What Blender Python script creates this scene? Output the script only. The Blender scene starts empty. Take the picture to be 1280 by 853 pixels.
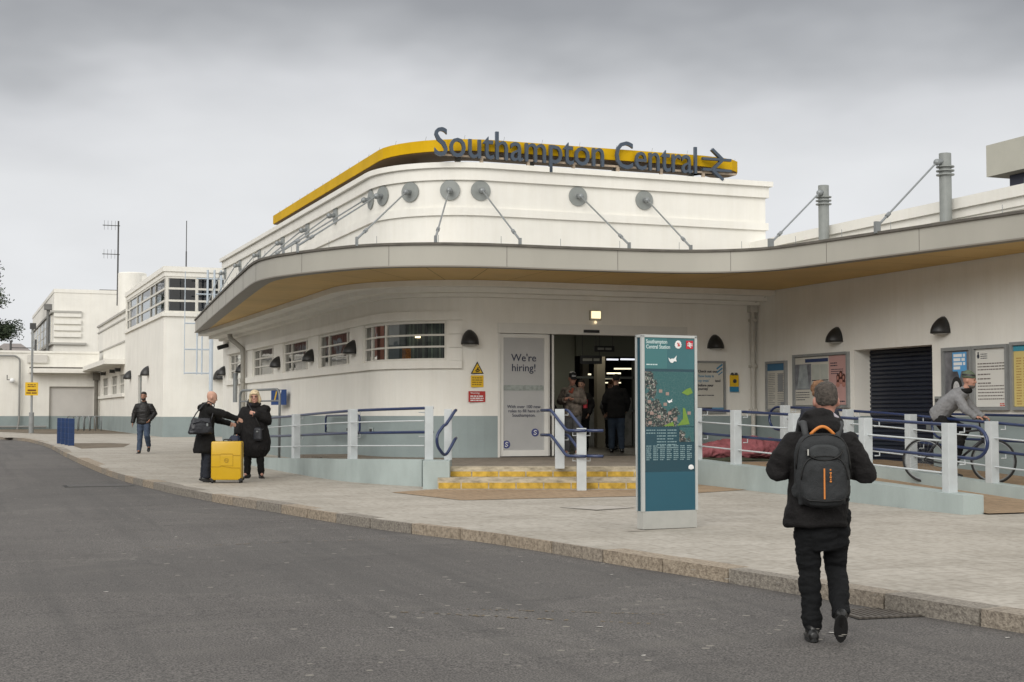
import bpy, bmesh, math, random
from mathutils import Vector, Matrix, noise
R = math.radians
random.seed(7)
S = bpy.context.scene
COL = S.collection
# ---------------------------------------------------------------- camera
YAW = math.atan(695/1800)
cam_d = bpy.data.cameras.new('camera'); cam = bpy.data.objects.new('camera', cam_d); COL.objects.link(cam)
S.camera = cam
cam.location = (0, 0, 1.535)
cam.rotation_euler = (R(90) + math.atan(91.5/1800), 0, -YAW)
cam_d.sensor_width = 36; cam_d.lens = 36*1800/1280
cam_d.clip_start = .1; cam_d.clip_end = 3000
# ---------------------------------------------------------------- world (overcast)
W = bpy.data.worlds.new("World"); S.world = W; W.use_nodes = True
nt = W.node_tree; N = nt.nodes; L = nt.links
for n in list(N): N.remove(n)
out = N.new('ShaderNodeOutputWorld'); bg = N.new('ShaderNodeBackground'); L.new(bg.outputs[0], out.inputs[0])
sky = N.new('ShaderNodeTexSky'); sky.sky_type = 'NISHITA'; sky.sun_disc = False
sky.sun_elevation = R(28); sky.sun_rotation = R(224)
bg.inputs['Strength'].default_value = 0.1
tc = N.new('ShaderNodeTexCoord')
sep = N.new('ShaderNodeSeparateXYZ'); L.new(tc.outputs['Generated'], sep.inputs[0])
def mrange(src, a, b, c, d):
    m = N.new('ShaderNodeMapRange'); L.new(src, m.inputs[0]); m.inputs[1].default_value = a; m.inputs[2].default_value = b
    m.inputs[3].default_value = c; m.inputs[4].default_value = d; return m.outputs[0]
mp = N.new('ShaderNodeMapping'); L.new(tc.outputs['Generated'], mp.inputs[0]); mp.inputs['Scale'].default_value = (1, 1, 2.4)
cn = N.new('ShaderNodeTexNoise'); L.new(mp.outputs[0], cn.inputs[0]); cn.inputs['Scale'].default_value = 3.3; cn.inputs['Detail'].default_value = 4; cn.inputs['Roughness'].default_value = .52
cn2 = N.new('ShaderNodeTexNoise'); L.new(mp.outputs[0], cn2.inputs[0]); cn2.inputs['Scale'].default_value = 9; cn2.inputs['Detail'].default_value = 5
def math_(op, a, b):
    m = N.new('ShaderNodeMath'); m.operation = op
    for i, v in enumerate((a, b)):
        if isinstance(v, (int, float)): m.inputs[i].default_value = v
        else: L.new(v, m.inputs[i])
    return m.outputs[0]
# elevation coordinate warped by noise, so that the dark cloud deck has an uneven edge
el = math_('ADD', sep.outputs[2], math_('MULTIPLY', math_('SUBTRACT', cn.outputs[0], .5), .17))
ramp = N.new('ShaderNodeValToRGB'); L.new(el, ramp.inputs[0])
e = ramp.color_ramp.elements
e[0].position = 0.0; e[0].color = (.72, .735, .76, 1)
e[1].position = 1.0; e[1].color = (1, 1, 1, 1)
for p, c in ((.10, (.745, .75, .765)), (.17, (.735, .74, .75)), (.22, (.63, .635, .65)), (.255, (.44, .447, .46)), (.285, (.32, .326, .34)), (.33, (.27, .275, .29)), (.40, (.7, .71, .72)), (.55, (1.0, 1.0, 1.0))):
    q = e.new(p); q.color = (*c, 1)
var = mrange(cn2.outputs[0], .3, .7, .965, 1.035)
sc_ = N.new('ShaderNodeVectorMath'); sc_.operation = 'SCALE'; L.new(ramp.outputs[0], sc_.inputs[0]); L.new(var, sc_.inputs['Scale'])
k = N.new('ShaderNodeVectorMath'); k.operation = 'SCALE'; L.new(sc_.outputs[0], k.inputs[0]); k.inputs['Scale'].default_value = 8.5
mx = N.new('ShaderNodeMix'); mx.data_type = 'RGBA'; mx.inputs['Factor'].default_value = .05
L.new(k.outputs[0], mx.inputs['A']); L.new(sky.outputs[0], mx.inputs['B']); L.new(mx.outputs['Result'], bg.inputs[0])
# the cloud is thicker ahead and thinner behind: blend to bright overcast by compass direction
dp = N.new('ShaderNodeVectorMath'); dp.operation = 'DOT_PRODUCT'; L.new(tc.outputs['Generated'], dp.inputs[0]); dp.inputs[1].default_value = (math.sin(YAW), math.cos(YAW), 0)
bk = mrange(dp.outputs['Value'], .35, -.35, 0, 1)
mb_ = N.new('ShaderNodeMix'); mb_.data_type = 'RGBA'; L.new(bk, mb_.inputs['Factor']); L.new(mx.outputs['Result'], mb_.inputs['A']); mb_.inputs['B'].default_value = (9.6, 9.5, 9.2, 1)
L.new(mb_.outputs['Result'], bg.inputs[0])
# sun behind the cloud: very soft
sd = bpy.data.lights.new('sun', 'SUN'); sun = bpy.data.objects.new('sun', sd); COL.objects.link(sun)
sd.energy = 1.3; sd.angle = R(36); sd.color = (1, .97, .92)
sun.rotation_euler = (R(62), 0, R(-44))
S.view_settings.view_transform = 'Standard'; S.view_settings.look = 'None'; S.view_settings.gamma = 1; S.view_settings.exposure = 0.33
S.cycles.max_bounces = 6; S.cycles.use_denoising = True

# ---------------------------------------------------------------- materials
MATS = {}
def mat(name, col, rough=.8, var=0, scale=3, bump=0, bscale=None, metal=0, emit=None, spec=.4, dark=None, stretch=(1, 1, 1)):
    if name in MATS: return MATS[name]
    m = bpy.data.materials.new(name); m.use_nodes = True
    n = m.node_tree.nodes; l = m.node_tree.links; b = n['Principled BSDF']
    b.inputs['Base Color'].default_value = (*col, 1); b.inputs['Roughness'].default_value = rough
    b.inputs['Metallic'].default_value = metal; b.inputs['Specular IOR Level'].default_value = spec
    if emit: b.inputs['Emission Color'].default_value = (*emit[0], 1); b.inputs['Emission Strength'].default_value = emit[1]
    if var or bump:
        t = n.new('ShaderNodeTexCoord'); mpp = n.new('ShaderNodeMapping'); l.new(t.outputs['Object'], mpp.inputs[0]); mpp.inputs['Scale'].default_value = stretch
    if var:
        a = n.new('ShaderNodeTexNoise'); l.new(mpp.outputs[0], a.inputs[0]); a.inputs['Scale'].default_value = scale; a.inputs['Detail'].default_value = 6; a.inputs['Roughness'].default_value = .6
        r = n.new('ShaderNodeValToRGB'); l.new(a.outputs[0], r.inputs[0])
        lo = dark or tuple(c*(1-var) for c in col)
        r.color_ramp.elements[0].position = .3; r.color_ramp.elements[1].position = .62
        r.color_ramp.elements[0].color = (*lo, 1); r.color_ramp.elements[1].color = (*[min(1, c*(1+var*.35)) for c in col], 1)
        l.new(r.outputs[0], b.inputs['Base Color'])
    if bump:
        a2 = n.new('ShaderNodeTexNoise'); l.new(mpp.outputs[0], a2.inputs[0]); a2.inputs['Scale'].default_value = bscale or scale*6; a2.inputs['Detail'].default_value = 4
        bp = n.new('ShaderNodeBump'); bp.inputs['Strength'].default_value = bump; bp.inputs['Distance'].default_value = .02
        l.new(a2.outputs[0], bp.inputs['Height']); l.new(bp.outputs[0], b.inputs['Normal'])
    MATS[name] = m; return m

def render_mat(name, col):
    """painted render wall: faint mottling and vertical rain streaks"""
    m = mat(name, col, .75, .06, .9, .12, 60)
    n = m.node_tree.nodes; l = m.node_tree.links; b = n['Principled BSDF']
    src = b.inputs['Base Color'].links[0].from_socket
    t = n.new('ShaderNodeTexCoord'); mp_ = n.new('ShaderNodeMapping'); mp_.inputs['Scale'].default_value = (5, 5, .35); l.new(t.outputs['Object'], mp_.inputs[0])
    a = n.new('ShaderNodeTexNoise'); a.inputs['Scale'].default_value = 1.0; a.inputs['Detail'].default_value = 8; a.inputs['Roughness'].default_value = .7; l.new(mp_.outputs[0], a.inputs[0])
    r = n.new('ShaderNodeValToRGB'); r.color_ramp.elements[0].position = .36; r.color_ramp.elements[0].color = (.84, .82, .77, 1); r.color_ramp.elements[1].position = .58; r.color_ramp.elements[1].color = (1, 1, 1, 1)
    l.new(a.outputs[0], r.inputs[0])
    x = n.new('ShaderNodeMix'); x.data_type = 'RGBA'; x.blend_type = 'MULTIPLY'; x.inputs['Factor'].default_value = .24
    l.new(src, x.inputs['A']); l.new(r.outputs[0], x.inputs['B']); l.new(x.outputs['Result'], b.inputs['Base Color'])
    return m

def road_mat():
    m = bpy.data.materials.new('asphalt'); m.use_nodes = True; n = m.node_tree.nodes; l = m.node_tree.links; b = n['Principled BSDF']
    t = n.new('ShaderNodeTexCoord')
    def noi(s, d=4, sc=(1, 1, 1), r=.6):
        q = n.new('ShaderNodeMapping'); q.inputs['Scale'].default_value = sc; l.new(t.outputs['Object'], q.inputs[0])
        a = n.new('ShaderNodeTexNoise'); a.inputs['Scale'].default_value = s; a.inputs['Detail'].default_value = d; a.inputs['Roughness'].default_value = r; l.new(q.outputs[0], a.inputs[0]); return a.outputs[0]
    def rmp(src, p0, c0, p1, c1):
        r = n.new('ShaderNodeValToRGB'); r.color_ramp.elements[0].position = p0; r.color_ramp.elements[0].color = (*c0, 1); r.color_ramp.elements[1].position = p1; r.color_ramp.elements[1].color = (*c1, 1); l.new(src, r.inputs[0]); return r.outputs[0]
    def mix(f, a, b_, mode='MIX'):
        x = n.new('ShaderNodeMix'); x.data_type = 'RGBA'; x.blend_type = mode
        if isinstance(f, float): x.inputs['Factor'].default_value = f
        else: l.new(f, x.inputs['Factor'])
        l.new(a, x.inputs['A'])
        if isinstance(b_, tuple): x.inputs['B'].default_value = (*b_, 1)
        else: l.new(b_, x.inputs['B'])
        return x.outputs['Result']
    base = rmp(noi(.35, 5), .3, (.088, .083, .081), .7, (.118, .112, .108))
    sp = rmp(noi(75, 3), .36, (.40, .40, .40), .64, (1.7, 1.66, 1.6))
    c = mix(1.0, base, sp, 'MULTIPLY')
    v = n.new('ShaderNodeTexVoronoi'); v.inputs['Scale'].default_value = 46; l.new(t.outputs['Object'], v.inputs[0])
    chips = rmp(v.outputs['Distance'], .09, (1, 1, 1), .15, (0, 0, 0))
    gate = rmp(noi(21, 1), .57, (0, 0, 0), .6, (1, 1, 1))
    c = mix(mix(1.0, chips, gate, 'MULTIPLY'), c, (.26, .25, .23))
    # worn, dusty patches drawn out along the traffic
    wear = rmp(noi(1.4, 6, (.35, 2.2, 1)), .52, (0, 0, 0), .74, (.45, .45, .45))
    c = mix(wear, c, (.155, .145, .13))
    tyre = rmp(noi(1.0, 4, (3.0, .12, 1)), .50, (0, 0, 0), .68, (.42, .42, .42))
    c = mix(tyre, c, (.066, .063, .061))
    patch = n.new('ShaderNodeTexVoronoi'); patch.inputs['Scale'].default_value = .23; l.new(t.outputs['Object'], patch.inputs[0])
    pf = n.new('ShaderNodeSeparateColor'); l.new(patch.outputs['Color'], pf.inputs[0])
    c = mix(rmp(pf.outputs[0], .62, (0, 0, 0), .66, (.30, .30, .30)), c, (.078, .074, .071))
    spots = rmp(noi(3.1, 2), .70, (0, 0, 0), .76, (.5, .5, .5))
    c = mix(spots, c, (.045, .043, .041))
    # long thin cracks
    w = n.new('ShaderNodeTexVoronoi'); w.feature = 'DISTANCE_TO_EDGE'; w.inputs['Scale'].default_value = .32
    q = n.new('ShaderNodeMapping'); l.new(t.outputs['Object'], q.inputs[0])
    dn = n.new('ShaderNodeTexNoise'); dn.inputs['Scale'].default_value = 1.8; dn.inputs['Detail'].default_value = 5; l.new(q.outputs[0], dn.inputs[0])
    ad = n.new('ShaderNodeVectorMath'); ad.operation = 'MULTIPLY_ADD'; ad.inputs[1].default_value = (.9, .9, 0); l.new(dn.outputs['Color'], ad.inputs[0]); l.new(t.outputs['Object'], ad.inputs[2]); l.new(ad.outputs[0], w.inputs[0])
    cr = rmp(w.outputs['Distance'], .002, (.22, .22, .22), .006, (0, 0, 0))
    c = mix(cr, c, (.03, .029, .028))
    l.new(c, b.inputs['Base Color']); b.inputs['Roughness'].default_value = .85; b.inputs['Specular IOR Level'].default_value = .3
    bp = n.new('ShaderNodeBump'); bp.inputs['Strength'].default_value = .55; bp.inputs['Distance'].default_value = .006
    l.new(noi(120, 3), bp.inputs['Height']); l.new(bp.outputs[0], b.inputs['Normal'])
    return m

def brick_mat(name, c1, c2, mortar, scale, bw, bh, ms=.012, stain=.3, rot=0, rough=.85, vertical=False, msmooth=.1, bump=.3):
    m = bpy.data.materials.new(name); m.use_nodes = True; n = m.node_tree.nodes; l = m.node_tree.links; b = n['Principled BSDF']
    t = n.new('ShaderNodeTexCoord'); q = n.new('ShaderNodeMapping'); l.new(t.outputs['Object'], q.inputs[0])
    q.inputs['Rotation'].default_value = (R(90), 0, rot) if vertical else (0, 0, rot)
    k = n.new('ShaderNodeTexBrick'); l.new(q.outputs[0], k.inputs[0])
    k.inputs['Color1'].default_value = (*c1, 1); k.inputs['Color2'].default_value = (*c2, 1); k.inputs['Mortar'].default_value = (*mortar, 1)
    k.inputs['Scale'].default_value = scale; k.inputs['Brick Width'].default_value = bw; k.inputs['Row Height'].default_value = bh; k.inputs['Mortar Size'].default_value = ms; k.inputs['Mortar Smooth'].default_value = msmooth
    a = n.new('ShaderNodeTexNoise'); a.inputs['Scale'].default_value = .8; a.inputs['Detail'].default_value = 8; a.inputs['Roughness'].default_value = .65; l.new(t.outputs['Object'], a.inputs[0])
    r = n.new('ShaderNodeValToRGB'); r.color_ramp.elements[0].position = .3; r.color_ramp.elements[0].color = (1-stain, 1-stain*1.03, 1-stain*1.1, 1); r.color_ramp.elements[1].position = .6; r.color_ramp.elements[1].color = (1, 1, 1, 1); l.new(a.outputs[0], r.inputs[0])
    a3 = n.new('ShaderNodeTexNoise'); a3.inputs['Scale'].default_value = 14; a3.inputs['Detail'].default_value = 6; l.new(t.outputs['Object'], a3.inputs[0])
    r3 = n.new('ShaderNodeValToRGB'); r3.color_ramp.elements[0].position = .3; r3.color_ramp.elements[0].color = (.82, .81, .79, 1); r3.color_ramp.elements[1].position = .6; r3.color_ramp.elements[1].color = (1.06, 1.06, 1.06, 1); l.new(a3.outputs[0], r3.inputs[0])
    x = n.new('ShaderNodeMix'); x.data_type = 'RGBA'; x.blend_type = 'MULTIPLY'; x.inputs['Factor'].default_value = 1; l.new(k.outputs['Color'], x.inputs['A']); l.new(r.outputs[0], x.inputs['B'])
    x2 = n.new('ShaderNodeMix'); x2.data_type = 'RGBA'; x2.blend_type = 'MULTIPLY'; x2.inputs['Factor'].default_value = 1; l.new(x.outputs['Result'], x2.inputs['A']); l.new(r3.outputs[0], x2.inputs['B'])
    l.new(x2.outputs['Result'], b.inputs['Base Color']); b.inputs['Roughness'].default_value = rough; b.inputs['Specular IOR Level'].default_value = .25
    bp = n.new('ShaderNodeBump'); bp.inputs['Strength'].default_value = bump; bp.inputs['Distance'].default_value = .01; l.new(k.outputs['Fac'], bp.inputs['Height']); bp.invert = True
    l.new(bp.outputs[0], b.inputs['Normal'])
    return m

def glass_mat(name, tint=(.8, .85, .85), base_refl=.12):
    m = bpy.data.materials.new(name); m.use_nodes = True; n = m.node_tree.nodes; l = m.node_tree.links; n.remove(n['Principled BSDF'])
    o = n['Material Output']; tr = n.new('ShaderNodeBsdfTransparent'); tr.inputs[0].default_value = (*tint, 1); g = n.new('ShaderNodeBsdfGlossy'); g.inputs['Roughness'].default_value = .02
    f = n.new('ShaderNodeFresnel'); f.inputs[0].default_value = 1.5; a = n.new('ShaderNodeMath'); a.operation = 'ADD'; a.use_clamp = True; a.inputs[1].default_value = base_refl; l.new(f.outputs[0], a.inputs[0])
    t = n.new('ShaderNodeTexCoord'); no = n.new('ShaderNodeTexNoise'); no.inputs['Scale'].default_value = 1.2; l.new(t.outputs['Object'], no.inputs[0])
    bp = n.new('ShaderNodeBump'); bp.inputs['Strength'].default_value = .08; bp.inputs['Distance'].default_value = .05; l.new(no.outputs[0], bp.inputs['Height']); l.new(bp.outputs[0], g.inputs['Normal'])
    x = n.new('ShaderNodeMixShader'); l.new(a.outputs[0], x.inputs[0]); l.new(tr.outputs[0], x.inputs[1]); l.new(g.outputs[0], x.inputs[2]); l.new(x.outputs[0], o.inputs[0])
    return m

WHITE = render_mat('white_render', (.80, .782, .728))
DADO = mat('grey_green_paint', (.265, .315, .315), .6, .12, 1.2, .1, 40)
DADO2 = mat('pale_grey_green_paint', (.36, .415, .405), .65, .16, 1.6, .15, 40, stretch=(1, 1, .5))
FASCIA = mat('fascia_panel', (.39, .375, .33), .5, .08, .8, 0, stretch=(1, 1, .4))
SOFFIT = mat('ochre_soffit', (.62, .42, .155), .6, .14, .5)
MUSTARD = mat('mustard_panel', (.60, .36, .003), .6, .12, 1.2, spec=.15, stretch=(1, 1, .5))
LETTER = mat('slate_blue_metal', (.05, .07, .10), .35, .1, 6)
STEEL = mat('painted_steel', (.25, .265, .255), .45, .1, 8)
GALV = mat('galvanised_steel', (.24, .255, .26), .4, .15, 10, metal=.3)
POSTW = mat('pale_post_paint', (.50, .53, .54), .5, .1, 5)
BLUE = mat('blue_gloss_paint', (.017, .032, .095), .28, .15, 9, spec=.6)
WINW = mat('window_paint', (.70, .68, .62), .5, .1, 5)
DOORW = mat('white_powder_coat', (.68, .67, .63), .4, .05, 3)
BLACK = mat('black_plastic', (.018, .018, .019), .45, .1, 6)
DGREY = mat('dark_grey_metal', (.06, .06, .06), .5, .2, 6)
TRIM = mat('roof_edge_felt', (.12, .11, .095), .8, .3, 4)
GLASS = glass_mat('window_glass')
GLASSD = glass_mat('tinted_glass', (.35, .42, .5), .03)
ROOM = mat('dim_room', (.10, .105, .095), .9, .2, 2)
DARKROOM = mat('concourse_wall', (.13, .135, .115), .9, .2, 1)
LAMPG = mat('lamp_diffuser', (.42, .41, .38), .5)
PAPER = mat('poster_paper', (.55, .53, .47), .6, .05, 3)
ALU = mat('aluminium_frame', (.30, .31, .31), .4, .1, 8, metal=.3)
INK = mat('dark_print', (.03, .035, .05), .7)
INKW = mat('white_print', (.75, .76, .76), .7)
PAVE = brick_mat('pale_paving', (.415, .385, .34), (.385, .355, .31), (.34, .315, .275), 1, .62, .42, .012, .24, 0.03, bump=.35)
BROWNPAVE = brick_mat('buff_paving', (.36, .26, .17), (.32, .23, .15), (.22, .17, .12), 1, .4, .2, .01, .2)
STONE = mat('step_stone', (.44, .385, .29), .85, .5, 5, .3, 50, stretch=(1, 1, 3))
YNOSE = mat('yellow_nosing', (.52, .33, .05), .75, .45, 7)
DIRTP = mat('earth', (.15, .12, .085), .95, .4, 3, .5, 20)

# ---------------------------------------------------------------- helpers
def tag(o, label=None, cat=None, group=None, kind=None):
    if label: o['label'] = label
    if cat: o['category'] = cat
    if group: o['group'] = group
    if kind: o['kind'] = kind
    return o
def empty(name, loc=(0, 0, 0), rz=0, label=None, cat=None, group=None):
    o = bpy.data.objects.new(name, None); COL.objects.link(o); o.location = loc; o.rotation_euler = (0, 0, rz)
    o.empty_display_size = .1
    return tag(o, label, cat, group)
def children(o): return [c for c in bpy.data.objects if c.parent == o]
def dup(o, loc=None, rz=None, label=None, parent=None):
    c = o.copy(); COL.objects.link(c)
    if parent: c.parent = parent
    if loc is not None: c.location = loc
    if rz is not None: c.rotation_euler = (0, 0, rz)
    if label: c['label'] = label
    for ch in children(o): dup(ch, parent=c)
    return c

class MB:
    def __init__(s): s.bm = bmesh.new()
    def face(s, pts):
        vs = [s.bm.verts.new(p) for p in pts]
        try: return s.bm.faces.new(vs)
        except ValueError: return None
    def box(s, x0, x1, y0, y1, z0, z1, M=None, bev=0):
        if x0 > x1: x0, x1 = x1, x0
        if y0 > y1: y0, y1 = y1, y0
        if z0 > z1: z0, z1 = z1, z0
        co = [(x, y, z) for z in (z0, z1) for y in (y0, y1) for x in (x0, x1)]
        if M: co = [M @ Vector(c) for c in co]
        v = [s.bm.verts.new(c) for c in co]
        fs = [s.bm.faces.new([v[i] for i in f]) for f in ((0, 2, 3, 1), (4, 5, 7, 6), (0, 1, 5, 4), (2, 6, 7, 3), (0, 4, 6, 2), (1, 3, 7, 5))]
        if bev:
            es = list({e for f in fs for e in f.edges})
            bmesh.ops.bevel(s.bm, geom=es, offset=bev, segments=2, affect='EDGES', profile=.6)
        return s
    def prism(s, pts, z0, z1, M=None):
        """pts: 2D outline extruded in z"""
        n = len(pts); a = [Vector((p[0], p[1], z0)) for p in pts]; b = [Vector((p[0], p[1], z1)) for p in pts]
        if M: a = [M @ p for p in a]; b = [M @ p for p in b]
        va = [s.bm.verts.new(p) for p in a]; vb = [s.bm.verts.new(p) for p in b]
        s.bm.faces.new(va[::-1]); s.bm.faces.new(vb)
        for i in range(n): s.bm.faces.new((va[i], va[(i+1) % n], vb[(i+1) % n], vb[i]))
        return s
    def tube(s, pts, r, seg=10, caps=True, closed=False):
        pts = [Vector(p) for p in pts]; n = len(pts)
        rr = r if isinstance(r, (list, tuple)) else [r]*n
        rings = []; up = None
        for i, p in enumerate(pts):
            if closed: t = (pts[(i+1) % n]-pts[i-1]).normalized()
            else: t = (pts[min(i+1, n-1)]-pts[max(i-1, 0)]).normalized()
            if up is None:
                up = t.orthogonal().normalized()
            else:
                up = (up - t*up.dot(t))
                up = up.normalized() if up.length > 1e-6 else t.orthogonal().normalized()
            w = t.cross(up)
            rings.append([s.bm.verts.new(p+(up*math.cos(a)+w*math.sin(a))*rr[i]) for a in [2*math.pi*k/seg for k in range(seg)]])
        m = n if closed else n-1
        for i in range(m):
            A, B = rings[i], rings[(i+1) % n]
            for k in range(seg): s.bm.faces.new((A[k], A[(k+1) % seg], B[(k+1) % seg], B[k]))
        if caps and not closed: s.bm.faces.new(rings[0][::-1]); s.bm.faces.new(rings[-1])
        return s
    def loft(s, rings, seg=18, caps=True, sq=2.0):
        """rings: (centre, u-vector, v-vector); superellipse exponent sq"""
        R_ = []
        for c, u, v in rings:
            c = Vector(c); u = Vector(u); v = Vector(v); row = []
            for k in range(seg):
                a = 2*math.pi*k/seg; ca, sa = math.cos(a), math.sin(a)
                x = math.copysign(abs(ca)**(2/sq), ca); y = math.copysign(abs(sa)**(2/sq), sa)
                row.append(s.bm.verts.new(c+u*x+v*y))
            R_.append(row)
        for A, B in zip(R_, R_[1:]):
            for k in range(seg): s.bm.faces.new((A[k], A[(k+1) % seg], B[(k+1) % seg], B[k]))
        if caps: s.bm.faces.new(R_[0][::-1]); s.bm.faces.new(R_[-1])
        return s
    def ball(s, c, rx, ry=None, rz=None, M=None, seg=16):
        ry = ry or rx; rz = rz or rx
        T = Matrix.Translation(c) @ (M or Matrix()) @ Matrix.Diagonal((rx, ry, rz, 1))
        bmesh.ops.create_uvsphere(s.bm, u_segments=seg, v_segments=max(6, seg*2//3), radius=1, matrix=T); return s
    def lathe(s, prof, c=(0, 0, 0), seg=20, M=None):
        T = Matrix.Translation(c) @ (M or Matrix()); R_ = []
        for r, z in prof:
            R_.append([s.bm.verts.new(T @ Vector((r*math.cos(2*math.pi*k/seg), r*math.sin(2*math.pi*k/seg), z))) for k in range(seg)])
        for A, B in zip(R_, R_[1:]):
            for k in range(seg): s.bm.faces.new((A[k], A[(k+1) % seg], B[(k+1) % seg], B[k]))
        s.bm.faces.new(R_[0][::-1]); s.bm.faces.new(R_[-1]); return s
    def build(s, name, m, parent=None, world=False, smooth=False, recalc=True):
        if recalc: bmesh.ops.recalc_face_normals(s.bm, faces=s.bm.faces)
        me = bpy.data.meshes.new(name); s.bm.to_mesh(me); s.bm.free()
        for mm in (m if isinstance(m, (list, tuple)) else [m]): me.materials.append(mm)
        if smooth:
            for p in me.polygons: p.use_smooth = True
        o = bpy.data.objects.new(name, me); COL.objects.link(o)
        if parent:
            o.parent = parent
            if world: o.matrix_parent_inverse = (Matrix.Translation(parent.location) @ parent.rotation_euler.to_matrix().to_4x4()).inverted()
        if smooth == 'auto':
            md = o.modifiers.new('es', 'EDGE_SPLIT'); md.split_angle = R(35)
        return o

def cat_rom(pts, n=8, closed=False):
    P = [Vector(p) for p in pts]; out = []
    m = len(P)
    for i in range(m if closed else m-1):
        if closed: p0, p1, p2, p3 = P[i-1], P[i], P[(i+1) % m], P[(i+2) % m]
        else: p0, p1, p2, p3 = P[max(i-1, 0)], P[i], P[i+1], P[min(i+2, m-1)]
        for k in range(n):
            t = k/n
            out.append(.5*((2*p1)+(-p0+p2)*t+(2*p0-5*p1+4*p2-p3)*t*t+(-p0+3*p1-3*p2+p3)*t**3))
    if not closed: out.append(P[-1])
    return out
def rounded(pts, r, n=5):
    """polyline with filleted corners"""
    P = [Vector(p) for p in pts]; out = [P[0]]
    for a, b, c in zip(P, P[1:], P[2:]):
        d1 = (a-b); d2 = (c-b); k = min(r, d1.length*.49, d2.length*.49)
        s_, e_ = b+d1.normalized()*k, b+d2.normalized()*k
        for i in range(n+1):
            t = i/n; out.append(s_*(1-t)**2+b*2*t*(1-t)+e_*t*t)
    out.append(P[-1]); return out

class Path:
    """2D polyline; outward side = right of travel"""
    def __init__(s, pts):
        s.p = [Vector((a[0], a[1])) for a in pts]; s.s = [0]
        for a, b in zip(s.p, s.p[1:]): s.s.append(s.s[-1]+(b-a).length)
        s.n = []
        for i in range(len(s.p)):
            ns = []
            for a, b in ((i-1, i), (i, i+1)):
                if a >= 0 and b < len(s.p):
                    d = (s.p[b]-s.p[a]).normalized(); ns.append(Vector((d.y, -d.x)))
            if len(ns) == 2:
                m = (ns[0]+ns[1]).normalized(); m = m/max(.3, m.dot(ns[0]))
            else: m = ns[0]
            s.n.append(m)
    def at(s, q, off=0):
        q = max(0, min(s.s[-1], q))
        for i in range(len(s.p)-1):
            if q <= s.s[i+1]+1e-9:
                t = (q-s.s[i])/(s.s[i+1]-s.s[i])
                return s.p[i].lerp(s.p[i+1], t)+s.n[i].lerp(s.n[i+1], t)*off
    def stops(s, a, b, extra=()):
        v = sorted(x for x in [a, b, *extra]+[q for q in s.s if a < q < b]); o = []
        for x in v:
            if a-1e-6 <= x <= b+1e-6 and (not o or x-o[-1] > 1e-4): o.append(x)
        return o
    def s_of(s, pt):
        pt = Vector(pt); best = (1e9, 0)
        for i in range(len(s.p)-1):
            d = s.p[i+1]-s.p[i]; t = max(0, min(1, (pt-s.p[i]).dot(d)/d.length_squared)); e_ = (s.p[i]+d*t-pt).length
            if e_ < best[0]: best = (e_, s.s[i]+t*d.length)
        return best[1]
def band(mb, path, a, b, o0, o1, z0, z1):
    st = path.stops(a, b); rows = []
    for q in st:
        p0 = path.at(q, o0); p1 = path.at(q, o1)
        rows.append([mb.bm.verts.new(v) for v in ((p0.x, p0.y, z0), (p1.x, p1.y, z0), (p1.x, p1.y, z1), (p0.x, p0.y, z1))])
    for A, B in zip(rows, rows[1:]):
        for k in range(4): mb.bm.faces.new((A[k], A[(k+1) % 4], B[(k+1) % 4], B[k]))
    mb.bm.faces.new(rows[0][::-1]); mb.bm.faces.new(rows[-1]); return mb
def wall(mb, path, a, b, z0, z1, th, holes=()):
    """wall following the path, outer face on it, thickness inwards; holes (s0,s1,z0,z1)"""
    ss = path.stops(a, b, [h[0] for h in holes if a < h[0] < b]+[h[1] for h in holes if a < h[1] < b])
    zz = sorted({round(v, 5) for v in [z0, z1]+[v for h in holes for v in (h[2], h[3]) if z0 < v < z1]})
    def solid(i, j):
        if i < 0 or j < 0 or i >= len(ss)-1 or j >= len(zz)-1: return False
        q, z = (ss[i]+ss[i+1])/2, (zz[j]+zz[j+1])/2
        return not any(h[0] < q < h[1] and h[2] < z < h[3] for h in holes)
    V = {}
    def F(t):
        try: mb.bm.faces.new(t)
        except ValueError: pass
    def v(i, j, k):
        if (i, j, k) not in V:
            p = path.at(ss[i], -th*k); V[i, j, k] = mb.bm.verts.new((p.x, p.y, zz[j]))
        return V[i, j, k]
    for i in range(len(ss)-1):
        for j in range(len(zz)-1):
            if not solid(i, j): continue
            mb.bm.faces.new((v(i, j, 0), v(i, j+1, 0), v(i+1, j+1, 0), v(i+1, j, 0)))
            mb.bm.faces.new((v(i, j, 1), v(i+1, j, 1), v(i+1, j+1, 1), v(i, j+1, 1)))
            if not solid(i-1, j): F((v(i, j, 0), v(i, j, 1), v(i, j+1, 1), v(i, j+1, 0)))
            if not solid(i+1, j): mb.bm.faces.new((v(i+1, j, 0), v(i+1, j+1, 0), v(i+1, j+1, 1), v(i+1, j, 1)))
            if not solid(i, j-1): mb.bm.faces.new((v(i, j, 0), v(i+1, j, 0), v(i+1, j, 1), v(i, j, 1)))
            if not solid(i, j+1): mb.bm.faces.new((v(i, j+1, 0), v(i, j+1, 1), v(i+1, j+1, 1), v(i+1, j+1, 0)))
    return mb
def filled(pts, z0, z1):
    g = MB(); g.prism(pts, z0, z1); bmesh.ops.triangulate(g.bm, faces=[f for f in g.bm.faces if len(f.verts) > 4]); return g
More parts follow.
